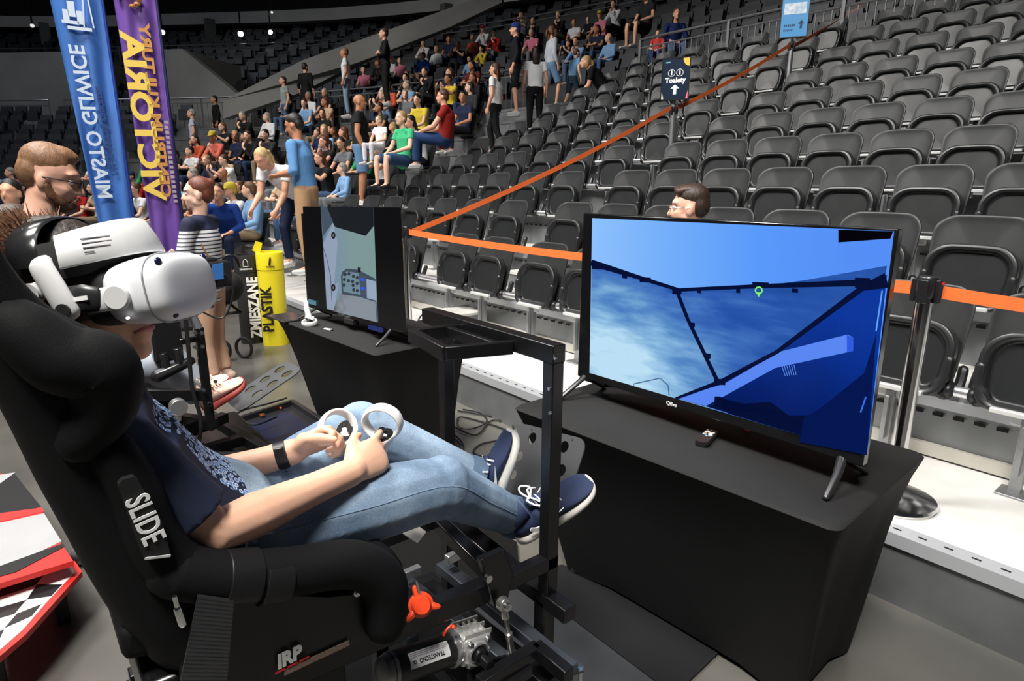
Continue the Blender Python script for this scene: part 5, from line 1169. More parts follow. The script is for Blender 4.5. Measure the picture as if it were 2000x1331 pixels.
# badge
bp = [W(*q, x=-.905) for q in [(231, 948), (240, 938), (262, 932), (270, 940), (318, 1022), (331, 1075), (333, 1087), (283, 1093), (276, 1080), (240, 975)]]
b = MB(); b.hull3(bp, [p-V((.012, 0, 0)) for p in bp]); b.build('badge', mat('badge cloth', (.006, .006, .007), .6), rig, smooth=False)
t0, t1 = W(259, 962, x=-.9035), W(305, 1068, x=-.9035); Xd = (t1-t0).normalized(); Yd = V((1, 0, 0)).cross(Xd)
text('SLIDE', .040, wp, (t0+t1)/2+V((.0005, 0, 0)), Xd, Yd, rig, 'slide_lettering', bold=.0007, sx=1.0*(t1-t0).length/.118, spacing=1.02)
b = MB(); e0, e1 = W(283, 1092, x=-.903), W(333, 1086, x=-.903); b.beam(e0, e1, .002, .003); b.build('badge_piping', mat('pale piping', (.5, .5, .5), .5), rig)
# lap belt webbing with ribs, and its buckle
wa, wb, wc, wd = W(387, 1163, x=-.90), W(457, 1172, x=-.90), W(442, 1345, x=-.90), W(350, 1345, x=-.90)
n = 46; b = MB(); vs = []
for i in range(n+1):
    t = i/n; a_, c_ = wa.lerp(wd, t), wb.lerp(wc, t); o_ = V((.0012*(i % 2), 0, 0)); vs += [a_+o_, c_+o_, c_-V((.003, 0, 0)), a_-V((.003, 0, 0))]
b.loft([vs[4*i:4*i+4] for i in range(n+1)]); b.build('belt_webbing', mat('ribbed webbing', (.022, .022, .024), .42), rig, smooth=False)
b = MB(); b.tube([W(341, 1165, x=-.90), W(347, 1188, x=-.90)], .0035, 8); b.tube([W(347, 1190, x=-.90), W(357, 1220, x=-.90)], .0055, 8, round_ends=True); b.build('buckle_pin', M_CHROME, rig)
# monitor stand frame: two uprights, top bar, tray
T = .021
def tubebox(name, a, b_, w_=.042, h_=.042, up=(0, 0, 1), m=None, bevel=.003): mb = MB(); mb.beam(a, b_, w_, h_, up); return mb.build(name, m or m_blk, rig, bevel=bevel)
YF = .98
tl_, tr_ = W(852, 622, y=YF), W(1068, 680, y=YF); 
tubebox('top_bar', V((-1.60, YF, 1.175)), V((-1.02, YF, 1.175)), .040, .045)
tubebox('upright', V((-1.04, YF-.00, .50)), V((-1.04, YF, 1.155)), .036, .036, (0, 1, 0)); tubebox('upright', V((-1.50, YF, .50)), V((-1.50, YF, 1.155)), .032, .036, (0, 1, 0))
a, b2, c2, d2 = W(806, 655, z=1.165), W(868, 690, z=1.165), W(985, 668, z=1.165), W(905, 628, z=1.165)
tubebox('tray_bar', a, V((-1.41, YF-.02, 1.165)), .022, .034); tubebox('tray_bar', b2, V((-1.17, YF-.02, 1.165)), .022, .034); tubebox('tray_front', a-V((.008, 0, 0)), b2+V((.008, 0, 0)), .022, .036); tubebox('tray_bar', a.lerp(V((-1.41, YF-.02, 1.165)), .78), b2.lerp(V((-1.17, YF-.02, 1.165)), .78), .018, .030)
for px, py, yy in ((1073, 760, YF-.019), (1075, 807, YF-.019), (1085, 700, YF-.019)):
    p = W(px, py, y=yy); b = MB(); b.cyl(p+V((0, .002, 0)), p-V((0, .003, 0)), .0042, n=10); b.build('screw', M_SCREWS, rig)
tubebox('foot_bar', V((-.955, YF, .515)), V((-1.56, YF, .515)), .040, .040)
tubebox('side_beam', V((-1.04, .80, .625)), V((-1.04, 1.0, .625)), .036, .036)
q = W(900, 1042, y=.82); tubebox('cross_beam', V((-1.03, .815, .635)), V((-1.30, .815, .675)), .036, .036)
tubebox('cross_beam', V((-1.06, .88, .63)), V((-1.44, .88, .66)), .05, .02)
tubebox('side_beam', V((-1.31, .60, .68)), V((-1.31, .83, .68)), .036, .036)
p = W(985, 1110, x=-1.02); b = MB(); b.cyl(p-V((.0, .05, 0)), p+V((0, .0, 0)), .006, n=12); b.build('stud', M_SCREWS, rig)
p = W(950, 1128, x=-1.0); b = MB(); b.cyl(p, p+V((.012, 0, 0)), .009, n=14); b.build('bolt', M_SCREWS, rig)
hp = [W(*q, x=-1.01) for q in [(940, 1095), (985, 1075), (1003, 1120), (990, 1185), (965, 1188), (955, 1150)]]
b = MB(); b.hull3(hp, [p-V((.02, 0, 0)) for p in hp]); b.build('hanger_bracket', m_blk, rig, smooth=False, bevel=.003)
# tilted foot plate with round holes
def holed(name, corners, holes, th, m, parent, r=.045):
    """plate spanned by corner points A (origin), B (u), D (v) with circular openings cut through"""
    A, B_, D = corners; U_, V_ = B_-A, D-A; lu, lv = U_.length, V_.length; U_ = U_/lu; V_ = (V_-U_*V_.dot(U_)).normalized(); N = U_.cross(V_)
    import bmesh
    bm = bmesh.new(); out = [(x+lu/2, y+lv/2) for x, y in rrect(lu, lv, r, 5)]
    loops = [out]+[[(hx+hr*math.cos(-2*PI*i/18), hy+hr*math.sin(-2*PI*i/18)) for i in range(18)] for hx, hy, hr in holes]; ed = []
    for L_ in loops:
        vs_ = [bm.verts.new(A+U_*x+V_*y) for x, y in L_]; ed += [bm.edges.new((vs_[i], vs_[(i+1) % len(vs_)])) for i in range(len(vs_))]
    bmesh.ops.triangle_fill(bm, use_beauty=True, use_dissolve=False, edges=ed)
    # drop faces lying inside a hole
    for fc in list(bm.faces):
        c = fc.calc_center_median()-A; x, y = c.dot(U_), c.dot(V_)
        if any((x-hx)**2+(y-hy)**2 < (hr*.9)**2 for hx, hy, hr in holes): bm.faces.remove(fc)
    me = bpy.data.meshes.new(name); bm.to_mesh(me); bm.free(); o = link(name, me, m, parent); s_ = o.modifiers.new('s', 'SOLIDIFY'); s_.thickness = th; s_.offset = 0; return o
m_pl = mat('grey powder coated plate', (.055, .057, .060), .42, noise=.2, nscale=10)
A = V((-1.46, 1.07, .60)); B_ = V((-1.06, 1.07, .60)); D = V((-1.46, 1.245, .905))
A, B_, D = W(968, 962, y=1.12), W(1098, 1015, y=1.12), W(1036, 836, y=1.235)
holed('foot_plate', (A, B_, D), [(fu*(B_-A).length, fv*(D-A).length, rr_) for fu, fv, rr_ in ((.17, .30, .016), (.17, .56, .016), (.27, .84, .018), (.74, .84, .018), (.80, .55, .018), (.80, .25, .018), (.22, .95, .003), (.82, .95, .003))], .004, m_pl, rig, .035)
# chassis under the seat
m_ch = m_rl
def rail(name, pa, pb, z, w_=.05, h_=.03, m=None): return tubebox(name, W(*pa, z=z), W(*pb, z=z), w_, h_, m=m or m_ch)
rail('chassis_rail', (862, 1105), (1118, 1312), .42, .040, .03); rail('chassis_rail', (770, 1120), (985, 1290), .40, .035, .03)
rail('chassis_rail', (905, 1062), (1010, 1130), .45, .03, .03, m_blk); rail('black_rail', (835, 1150), (1075, 1345), .36, .05, .05, m_blk)
tubebox('near_frame', W(935, 1340, z=.47), W(1050, 1268, z=.47), .030, .035); tubebox('near_frame', W(1046, 1266, z=.47), W(1112, 1322, z=.47), .030, .035); tubebox('near_frame', W(985, 1345, z=.44), W(1035, 1308, z=.44), .02, .03)
b = MB(); pt = [W(*q, z=.40) for q in [(1060, 1270), (1095, 1268), (1140, 1300), (1142, 1310), (1100, 1322), (1075, 1300)]]; b.add(pt+[p-V((0, 0, .006)) for p in pt], [tuple(range(6)), tuple(range(11, 5, -1))]+[(i, 6+i, 6+(i+1) % 6, (i+1) % 6) for i in range(6)]); b.build('corner_plate', m_ch, rig, smooth=False)
p = W(1134, 1306, x=-.90); b = MB(); b.cyl(p-V((0, 0, .08)), p, .006, n=12); b.build('threaded_rod', M_SCREWS, rig)
for q in ((783, 1128, 820, 1112, .45), (872, 1095, 905, 1078, .47), (790, 1255, 815, 1243, .42), (700, 1225, 735, 1213, .45)):
    b = MB(); a_, c_ = W(q[0], q[1], z=q[4]), W(q[2], q[3], z=q[4]); b.beam(a_, c_, .022, .028); b.build('cast_bracket', M_ALU if q[0] in (783, 872) else m_rl, rig, bevel=.003)
# red cap and red tag
p = W(822, 1182, x=-1.0); cdir = (V((0, 0, CAM_H))-p).normalized(); cdir = (cdir+V((.3, 0, .0))).normalized()
b = MB(); b.lathe([(0, .018), (.017, .018), (.020, .014), (.021, .004), (.026, .0), (.026, -.006), (0, -.006)], p, cdir, 24)
ux = cdir.cross(V((0, 0, 1))).normalized(); uy = ux.cross(cdir)
for a in (75, 195, 320): t = math.radians(a); b.tube([p+(ux*math.cos(t)+uy*math.sin(t))*.02, p+(ux*math.cos(t)+uy*math.sin(t))*.036], [.009, .006], 8, cdir, round_ends=True)
b.build('red_cap', mat('red orange plastic', (.80, .06, .015), .38), rig)
b = MB(); b.tube([W(812, 1135, x=-1.0), W(820, 1162, x=-1.0)], .003, 8); b.build('pin', M_SCREWS, rig)
b = MB(); b.tube(spline([W(866, 1243, x=-1.02), W(873, 1230, x=-1.02), W(882, 1222, x=-1.02)], 4), .0028, 8); b.ell(W(885, 1225, x=-1.02), (.006, .006, .004)); b.build('red_tag', MATS['red orange plastic'], rig)
# geared motor lying along the rig
ma, mb_ = W(742, 1316, x=-1.045), W(880, 1268, x=-1.045); ax = (mb_-ma).normalized(); L = (mb_-ma).length; rM = .037
def lz(prof, name, m, parent, n=32): b = MB(); b.lathe(prof, ma, ax, n); return b.build(name, m, parent, angle=35)
mot = lz([(0, .02), (rM, .02), (rM, L), (0, L)], 'motor', mat('satin black motor body', (.014, .014, .015), .3), rig)
lz([(0, -.005), (rM*.5, -.005), (rM*.85, .004), (rM*1.0, .022), (rM*1.02, .030), (0, .030)], 'end_cap', mat('cast grey end cap', (.32, .32, .31), .42, .4), mot)
lz([(0, L-.005), (rM*1.12, L-.005), (rM*1.14, L+.002), (rM*1.05, L+.012), (0, L+.012)], 'flange', M_ALU, mot)
side = V((1, 0, 0)); side = (side-ax*side.dot(ax)).normalized(); upv = side.cross(ax)
if upv.z < 0: upv = -upv
R3 = Matrix((side, ax, upv)).transposed(); gc = ma+ax*(L+.052)
m_cast = mat('cast aluminium', (.55, .55, .53), .38, .6, noise=.2, nscale=50)
b = MB(); b.box(gc, (.070, .075, .068), R3); gb = b.build('gearbox', m_cast, mot, bevel=.006)
for i in range(4):
    for k in range(2): b = MB(); b.box(gc+upv*.036+ax*(-.024+i*.016)+side*(-.016+k*.030), (.022, .004, .010), R3); b.build('cooling_rib', m_cast, gb)
for k in (-1, 0, 1): b = MB(); b.box(gc+upv*.038+side*(k*.028), (.004, .078, .012), R3); b.build('cooling_rib', m_cast, gb)
for i in range(4): b = MB(); t = math.radians(45+90*i); b.cyl(gc+side*.034+(ax*math.cos(t)+upv*math.sin(t))*.036, gc+side*.044+(ax*math.cos(t)+upv*math.sin(t))*.036, .006, n=10); b.build('bolt', M_SCREWS, gb)
b = MB(); b.lathe([(0, .02), (.030, .02), (.030, .044), (.026, .046), (.024, .040), (0, .040)], gc-upv*.004, side, 28); b.build('output_ring', M_ALU, gb)
b = MB(); b.lathe([(0, .04), (.020, .04), (.018, .055), (.010, .058), (.010, .085), (0, .085)], gc-upv*.004, side, 24); b.build('output_shaft', m_blk, gb)
# curved label on the motor
rings = []
lc = (V((0, 0, CAM_H))-ma).normalized(); lc = (lc-ax*lc.dot(ax)).normalized(); lt_ = ax.cross(lc)
a0 = math.radians(38)
for i in range(9):
    t = math.radians(-22+i*6.5)-.0; d_ = lc*math.cos(t)+lt_*math.sin(t)*-1; rings.append([ma+d_*(rM+.0006)+ax*s_ for s_ in (L*.30, L*.86)])
b = MB(); b.loft(rings, caps=False, closed=False); b.build('type_label', wp, mot, angle=180)
dm = lc*math.cos(.12)-lt_*math.sin(.12)
for w_, sz, pos, off in (('TRANSTECNO', .0125, .60, -.02), ('CE', .009, .36, -.02)):
    text(w_, sz, MATS['black letters'], ma+ax*(L*pos)+(lc*math.cos(-.05)-lt_*math.sin(-.05))*(rM+.0016), -ax, lt_ if lt_.z < 0 else -lt_, mot, 'type_lettering', sx=.8, bold=.0002, depth=.0003)
for j in range(3):
    t = math.radians(12+j*6); d_ = lc*math.cos(t)-lt_*math.sin(t); b = MB(); b.beam(ma+d_*(rM+.0012)+ax*L*.32, ma+d_*(rM+.0012)+ax*L*.84, .0006, .0003, d_); b.build('type_rule', mat('grey print', (.12, .12, .13), .6), mot)
# turnbuckle rod with ball ends
ra, rb_ = W(983, 1180, x=-.985), W(1001, 1283, x=-.985); rd = (rb_-ra).normalized()
b = MB(); b.lathe([(0, 0), (.0075, .0), (.0085, .03), (.010, .032), (.010, .040), (.0065, .044), (.0055, .085), (.0095, .088), (.0095, .100), (.008, .104), (.0085, (rb_-ra).length-.01), (0, (rb_-ra).length)], ra, rd, 16); rodo = b.build('turnbuckle', mat('zinc plated steel', (.48, .47, .43), .3, .9), rig)
for p in (ra, rb_):
    b = MB(); b.cyl(p-V((.010, 0, 0)), p+V((.010, 0, 0)), .0165, n=24); b.build('ball_end', MATS['zinc plated steel'], rodo, bevel=.003)
    b = MB(); b.cyl(p+V((.008, 0, 0)), p+V((.020, 0, 0)), .0095, n=20); b.cyl(p+V((.018, 0, 0)), p+V((.022, 0, 0)), .005, n=6); b.build('cap_screw', M_SCREWS, rodo)
b = MB(); b.beam(gc+side*.07-upv*.01, rb_-V((0, .01, 0)), .008, .018); b.build('crank_arm', m_blk, rig)
# base under everything
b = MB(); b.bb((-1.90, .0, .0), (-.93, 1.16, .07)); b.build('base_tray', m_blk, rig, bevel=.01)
for x in (-1.55, -1.03):
    for y in (.12, .75): tubebox('leg', V((x, y, .05)), V((x, y, .42)), .04, .04, (0, 1, 0))
for y in (.12, .75): tubebox('cross_member', V((-1.6, y, .34)), V((-.98, y, .34)), .05, .05)
tubebox('column', V((-1.30, .42, .06)), V((-1.30, .42, .72)), .16, .16, (0, 1, 0)); tubebox('longeron', V((-1.05, .10, .66)), V((-1.05, .80, .62)), .04, .05); tubebox('longeron', V((-1.45, .10, .66)), V((-1.45, .80, .62)), .04, .05)
for x in (-1.05, -1.5): tubebox('front_support', V((x, YF, .05)), V((x, YF, .51)), .04, .04, (0, 1, 0))
p = W(808, 1040, x=-1.25); b = MB(); b.box(p, (.05, .045, .003), (0.2, .5, .6)); b.build('paper_tag', mat('crumpled paper', (.75, .70, .62), .8), rig)
# floor sheets in front of the rig; the first paints shade onto the floor
for nm, q, lab, m in (('floor_sheet', [(600, 1000), (900, 985), (1010, 1060), (1015, 1145), (900, 1165), (700, 1165)], 'matt black underlay painted on the floor beneath the pedals of the simulator', mat('black underlay', (.006, .006, .006), .8, spec=.1)), ('floor_sheet', [(760, 1130), (1090, 1110), (1340, 1330), (1170, 1420), (900, 1300)], 'shiny grey metal sheet on the floor under the simulator', mat('grey sheet metal floor', (.10, .105, .115), .26, .55, noise=.4, nscale=3)),
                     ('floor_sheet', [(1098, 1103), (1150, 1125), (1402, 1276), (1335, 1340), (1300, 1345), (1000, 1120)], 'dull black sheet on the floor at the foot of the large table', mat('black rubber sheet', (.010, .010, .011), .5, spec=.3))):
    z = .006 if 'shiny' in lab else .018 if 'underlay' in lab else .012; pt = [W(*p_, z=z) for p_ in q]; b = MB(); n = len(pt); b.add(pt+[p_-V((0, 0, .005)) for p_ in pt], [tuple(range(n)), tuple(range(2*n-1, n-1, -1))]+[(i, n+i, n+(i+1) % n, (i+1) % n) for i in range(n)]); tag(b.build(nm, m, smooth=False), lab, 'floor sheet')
# cables on the floor between the tables
mc = mat('black cable', (.010, .010, .011), .45)
for i, pts in enumerate(([(905, 800), (940, 808), (950, 825), (920, 838), (895, 832), (900, 815), (960, 830), (1010, 845), (1060, 835)], [(890, 835), (930, 850), (960, 822), (1000, 830), (990, 855), (940, 868), (925, 885), (960, 895), (1000, 890)], [(895, 803), (1000, 820), (1090, 835), (1100, 870)], [(888, 850), (905, 870), (900, 900)])):
    b = MB(); b.tube(spline([W(px, py, z=.012) for px, py in pts], 8), .0055, 7, round_ends=True); tag(b.build('floor_cable', mc), ['looping black cable on the floor beside the metal riser', 'second black cable coiled nearer the shoes', 'straight black cable running towards the large table', 'short end of black cable behind the left upright'][i], 'cable')
# ------------------------------------------------------------------ the other simulator behind, with its player
rg2 = thing('racing_simulator', 'second black simulator farther off, partly hidden behind the boy', 'simulator')
def tb2(name, a, b_, w_=.045, h_=.045, up=(0, 0, 1), m=None): mb = MB(); mb.beam(a, b_, w_, h_, up); return mb.build(name, m or m_blk, rg2, bevel=.003)
XR = -2.95
u0, u1 = W(388, 640, x=XR), W(412, 832, x=XR); tb2('upright', u0, u1, .035, .035, (1, 0, 0)); 
b = MB(); b.tube([W(366, 595, x=XR), W(388, 642, x=XR)], [.016, .018], 10); b.build('grey_sleeve', mat('grey tube sleeve', (.16, .165, .17), .45), rg2)
b = MB(); b.tube(spline([W(361, 604, x=XR+.03), W(368, 680, x=XR+.03), W(376, 760, x=XR+.03), W(392, 820, x=XR+.03), W(388, 880, x=XR+.03), W(400, 905, x=XR+.03)], 6), .009, 8, round_ends=True); b.build('hanging_cable', MATS['black cable'], rg2)
tb2('arm_bar', W(350, 668, x=XR-.02), W(392, 660, x=XR-.02), .025, .025); tb2('arm_bar', W(262, 770, x=XR-.05), W(412, 772, x=XR), .04, .05)
b = MB(); b.box(W(322, 655, x=XR-.15), (.10, .12, .22), (0, .1, 0)); b.build('control_box', M_BPLA, rg2, bevel=.01)
b = MB(); b.tube([W(318, 690, x=XR-.1), W(328, 722, x=XR-.1)], .018, 8); b.tube([W(308, 735, x=XR-.1), W(372, 706, x=XR-.1)], [.03, .022], 8, round_ends=True); b.tube([W(345, 680, x=XR-.1), W(352, 712, x=XR-.1)], .022, 8); b.build('joystick_mount', M_BPLA, rg2, bevel=.004)
for i, (px, py) in enumerate(((380, 650), (393, 650), (395, 677), (380, 678), (397, 762), (408, 788), (420, 745), (408, 790))):
    p = W(px, py, x=XR+.03); b = MB(); b.cyl(p, p+V((.012, 0, 0)), .008, n=10); b.build('bolt', M_SCREWS, rg2)
for a, b_, z in (((255, 800), (420, 830), .42), ((300, 870), (440, 815), .38), ((330, 900), (470, 860), .30), ((420, 822), (560, 905), .30), ((250, 850), (380, 920), .28), ((380, 860), (480, 905), .25), ((265, 830), (330, 800), .36)): tb2('base_rail', W(*a, z=z), W(*b_, z=z), .05, .05)
for px, py, w_ in ((296, 828, .14), (330, 812, .10)):
    b = MB(); p = W(px, py, z=.40); b.box(p, (w_, .12, .10), (0, 0, .2)); 
    for i in range(3): b.box(p+V((0, -.04+i*.04, .055)), (w_*.9, .012, .02), (0, 0, .2))
    b.build('gearbox', mat('cast aluminium', (.55, .55, .53), .38), rg2, bevel=.004)
b = MB(); p = W(348, 795, x=-2.85); p2 = W(346, 822, x=-2.85); b.cyl(p, p2, .016, n=12); b.cyl(p-V((.02, 0, 0)), p+V((.02, 0, 0)), .035, n=18); b.build('rod_end', M_ALU, rg2, bevel=.002)
b = MB(); b.ell(W(322, 812, z=.45), (.04, .03, .03)); b.build('red_cap', mat('red orange plastic', (.8, .06, .01), .4), rg2)
b = MB(); b.bb((-3.9, .42, 0), (-2.95, 1.0, .20)); b.build('base_box', m_blk, rg2, bevel=.01)
b = MB(); b.loft([[V((-3.76, y, z)), V((-3.20, y, z)), V((-3.20, y+.12, z)), V((-3.76, y+.12, z))] for y, z in ((.12, .5), (.02, .95), (-.02, 1.2), (-.05, 1.36))]); b.build('seat_back', m_lea, rg2, bevel=.03)
b = MB(); b.bb((-3.74, .1, .5), (-3.22, .6, .62)); b.build('seat_cushion', m_lea, rg2, bevel=.03)
tb2('seat_column', V((-3.47, .5, .2)), V((-3.47, .5, .52)), .2, .2)
# holed foot plate of the far simulator
A, B_, D = W(425, 795, x=-3.62), W(470, 812, x=-3.40), W(530, 698, x=-3.72)
A, D = W(440, 783, z=.40), W(538, 700, z=.56); B_ = W(470, 806, z=.40)
holed('foot_plate', (A, B_, D), [(fu*(B_-A).length, fv*(D-A).length, .032) for fu, fv in ((.28, .82), (.28, .58), (.28, .34), (.72, .82), (.72, .58), (.72, .34))], .006, m_pl, rg2, .05)
# display unit with blue glass hanging at its corner
dv_ = thing('handheld_monitor', 'black boxy display with blue tinted glass beside the headset of the boy', 'monitor', tuple(W(412, 535, d=3.0)))
rv = Matrix.Rotation(math.radians(20), 3, 'Z'); b = MB(); b.box((0, 0, 0), (.13, .12, .11), rv); b.box(rv @ V((-.02, -.02, .03)), (.09, .09, .08), rv); b.build('casing', M_BPLA, dv_, bevel=.01)
c0 = V(dv_.location); q = [W(*p, d=2.90)-c0 for p in ((415, 518), (436, 514), (437, 545), (414, 548))]; b = MB(); b.hull3(q, [p-V((.01, 0, 0)) for p in q]); b.build('glass', mat('blue glass', (.03, .12, .34), .15), dv_, smooth=False)
b = MB(); b.tube(spline([W(*p, d=2.93)-c0 for p in ((425, 548), (418, 562), (395, 566), (380, 560))], 5), .006, 7); b.tube(spline([W(*p, d=2.95)-c0 for p in ((437, 535), (450, 545), (455, 575), (437, 620), (400, 612), (375, 590))], 6), .004, 7); b.build('cable', MATS['black cable'], dv_)
# ---- its player: legs, pale shoes and the white headset seen at the left edge
P2 = {}
xs = -3.46
P2.update(pel=V((xs, .22, .70)), wai=V((xs, .15, .84)), che=V((xs, .08, 1.03)), nec=V((xs, .06, 1.20)), hd=V((xs, .10, 1.335)), M=Matrix.Rotation(math.radians(-8), 3, 'Z'), f=V((0, .9, .3)).normalized())
for n, sg in (('R', 1), ('L', -1)):
    P2['sh'+n] = V((xs+sg*.17, .06, 1.12)); P2['el'+n] = V((xs+sg*.22, .18, .90)); P2['wr'+n] = V((xs+sg*.08, .40, .90)); P2['fd'+n] = V((0, 1, .1)); P2['pn'+n] = V((-sg, 0, -.2)); P2['side'+n] = sg
    P2['hi'+n] = V((xs+sg*.09, .25, .68))
P2['knR'] = W(292, 715, x=-3.15); P2['anR'] = W(392, 778, x=-3.25); P2['toR'] = W(410, 775, x=-3.25); P2['knL'] = W(330, 690, x=-3.5); P2['anL'] = W(395, 755, x=-3.45); P2['toL'] = W(410, 755, x=-3.45)
P2['upR'] = P2['upL'] = V((0, -.5, .8)); P2['lg'] = 1.15
G2 = figure(P2, .011, .9, sleeve=.5, hairs=('short',))
pl2 = thing('person', 'player in grey jeans and pale pink shoes on the farther simulator', 'person')
for nm, me, c, m in (('body', G2['body'], SKB, m_skin), ('shirt', G2['shirt'], (.05, .06, .08), m_clo), ('jeans', G2['trousers'], (.33, .37, .42), m_clo), ('hair', G2['hair_short'], (.05, .03, .02), m_hair)):
    o = link(nm, me, m, pl2); o.color = (*c, 1)
m_pink = mat('pale pink shoe', (.78, .52, .42), .7, bump=.2, bscale=200); m_psole = mat('red pink sole', (.65, .10, .08), .5); m_plc = mat('cream lace', (.70, .55, .42), .8)
sneaker('R', W(402, 808, x=-3.20), W(482, 748, x=-3.20), V((0, -.62, .78)), 1, m_pink, m_psole, m_plc, pl2, s=1.25, stripe=False)
sneaker('L', W(396, 780, x=-3.48), W(452, 742, x=-3.48), V((0, -.62, .78)), 1, m_pink, m_psole, m_plc, pl2, s=1.2, stripe=False)
headset(P2['hd'], P2['M'], 1.05, 'white virtual reality headset of the far player, at the left edge', False)
# black electronics tray, power strip
c = [W(*p, z=.16) for p in ((428, 828), (570, 782), (655, 835), (520, 892))]; cc = sum(c, V())/4
r = thing('equipment_tray', 'low black tray full of electronics on the floor left of the small table', 'tray', (cc.x, cc.y, 0))
def quad_prism(name, pts, z0, z1, m, parent, bevel=0): b = MB(); L_ = V((parent.location.x, parent.location.y, 0)) if parent else V(); b.hull3([V((p.x, p.y, z1))-L_ for p in pts], [V((p.x, p.y, z0))-L_ for p in pts]); return b.build(name, m, parent, bevel=bevel, smooth=False)
quad_prism('case', c, 0, .13, M_BPLA, r, .004)
for i in range(4): b = MB(); L_ = V((cc.x, cc.y, 0)); b.beam(V((c[i].x, c[i].y, .145))-L_, V((c[(i+1) % 4].x, c[(i+1) % 4].y, .145))-L_, .03, .035); b.build('rim', M_BPLA, r, bevel=.003)
ci = [cc.lerp(p, .62) for p in c]; quad_prism('inner_board', ci, .13, .145, mat('dark blue board', (.008, .012, .04), .3), r)
for (px, py, cl, s_) in ((548, 797, (1, .08, .02), .008), (512, 810, (.9, .22, .03), .018)):
    p = W(px, py, z=.15); b = MB(); b.ell(p-V((cc.x, cc.y, 0)), (s_, s_, .006), None, 10, 6); b.build('status_light', emis('led %g' % s_, cl, 1.0 if s_ < .01 else .25), r)
for k, pts in enumerate(([(400, 800), (440, 815), (480, 800), (520, 790), (560, 778)], [(430, 845), (470, 825), (500, 830), (540, 815)], [(420, 805), (450, 835), (480, 850)])):
    b = MB(); b.tube(spline([W(px, py, z=.19)-V((cc.x, cc.y, 0)) for px, py in pts], 6), .006, 7); b.build('loose_cable', MATS['black cable'], r)
a, b_ = W(385, 912, z=.14), W(458, 888, z=.14); mid = (a+b_)/2; r = thing('power_strip', 'white power strip with its cable behind the far arm of the boy', 'power strip', (mid.x, mid.y, .09))
b = MB(); b.beam(a-mid+V((0, 0, .03)), b_-mid+V((0, 0, .03)), .06, .045); b.build('body', M_WPLA, r, bevel=.006)
for i in range(4): b = MB(); p = a.lerp(b_, .2+.2*i)-mid+V((0, 0, .053)); b.cyl(p, p+V((0, 0, .002)), .018, n=14); b.build('socket', mat('socket grey', (.35, .35, .35), .5), r)
b = MB(); b.tube(spline([b_-mid+V((0, 0, .03)), W(480, 884, z=.14)-mid, W(510, 876, z=.14)-mid], 6), .004, 7); b.build('cord', M_WPLA, r)
b = MB(); b.bb((mid.x-.25, mid.y-.12, 0), (mid.x+.2, mid.y+.12, .089)); tag(b.build('wooden_block', mat('grey block', (.12, .12, .12), .6), bevel=.004), 'low grey block carrying the white power strip', 'block')
# tablet and phone at the far corner of the small table
pts = [W(*p, z=.757) for p in ((527, 622), (565, 612), (600, 618), (560, 626))]
cc = sum(pts, V())/4; r = thing('tablet', 'dark tablet lying at the far corner of the small table', 'tablet', (cc.x, cc.y, .751), .1); b = MB(); b.bb((-.13, -.09, 0), (.13, .09, .008)); b.build('body', M_BPLA, r, bevel=.003); b = MB(); b.bb((-.12, -.08, .008), (.12, .08, .0085)); b.build('glass', m_gloss, r)
# bag of chargers and a bottle behind the small television
r = thing('charger', 'black power brick with cables beside the left barrier post', 'charger', (-4.2, 2.60, .29)); b = MB(); b.bb((-.10, -.08, 0), (.12, .08, .22)); b.build('body', M_BPLA, r, bevel=.015)
b = MB(); b.tube(spline([V((-.1, -.05, .22)), V((0, -.06, .28)), V((.08, 0, .22)), V((.2, .02, .05)), V((.3, .05, .012))], 6), .006, 7); b.build('cable', MATS['black cable'], r)
p = W(822, 632, y=2.65); r = thing('marker', 'small marker with blue cap and red label near the power brick', 'marker', (p.x, p.y, .29)); b = MB(); b.cyl((0, 0, 0), (0, 0, .10), .018, n=14); b.build('barrel', mat('red plastic', (.7, .02, .02), .4), r); b = MB(); b.cyl((0, 0, .10), (0, 0, .15), .018, n=14); b.build('cap', mat('blue cap plastic', (.02, .12, .6), .4), r)
# ------------------------------------------------------------------ race-car side panels leaning on the floor at the left
m_red = mat('red panel print', (.62, .025, .02), .45); m_wpn = mat('white panel print', (.78, .78, .78), .5); m_sil = mat('silver panel print', (.40, .40, .41), .4, noise=.3, nscale=2); m_bpn = mat('black panel print', (.012, .012, .013), .4)
def panel_pts(L_, z): return [W(px, py, z=z) for px, py in L_]
r = thing('printed_panel', 'board printed with a black and white chequered flag edged in red', 'panel', tuple(W(60, 1200, z=.0)))
def sheet(name, L_, z, m, r_, th=.002): pts = panel_pts(L_, z); o_ = V(r_.location); b = MB(); n = len(pts); b.add([p-o_ for p in pts]+[p-o_-V((0, 0, th)) for p in pts], [tuple(range(n)), tuple(range(2*n-1, n-1, -1))]+[(i, n+i, n+(i+1) % n, (i+1) % n) for i in range(n)]); return b.build(name, m, r_, smooth=False)
Zp = .20
sheet('board', [(-60, 1330), (5, 1278), (50, 1240), (95, 1190), (160, 1117), (146, 1096), (0, 1142), (-60, 1165)], Zp-.0005, m_red, r, .02)
# chequer squares: rows run along the board
Aq, Bq, Cq, Dq = (-40, 1345), (-50, 1160), (150, 1103), (48, 1228)
def bil(u, v): return (Aq[0]*(1-u)*(1-v)+Bq[0]*(1-u)*v+Cq[0]*u*v+Dq[0]*u*(1-v), Aq[1]*(1-u)*(1-v)+Bq[1]*(1-u)*v+Cq[1]*u*v+Dq[1]*u*(1-v))
k = 0
LN = [[(-60, 1300), (2, 1245), (60, 1190), (128, 1115)]]
hull = [(-60, 1318), (5, 1265), (45, 1230), (88, 1180), (146, 1118), (138, 1106), (0, 1152), (-60, 1172)]
sheet('flag_field', hull, Zp+.0005, m_wpn, r)
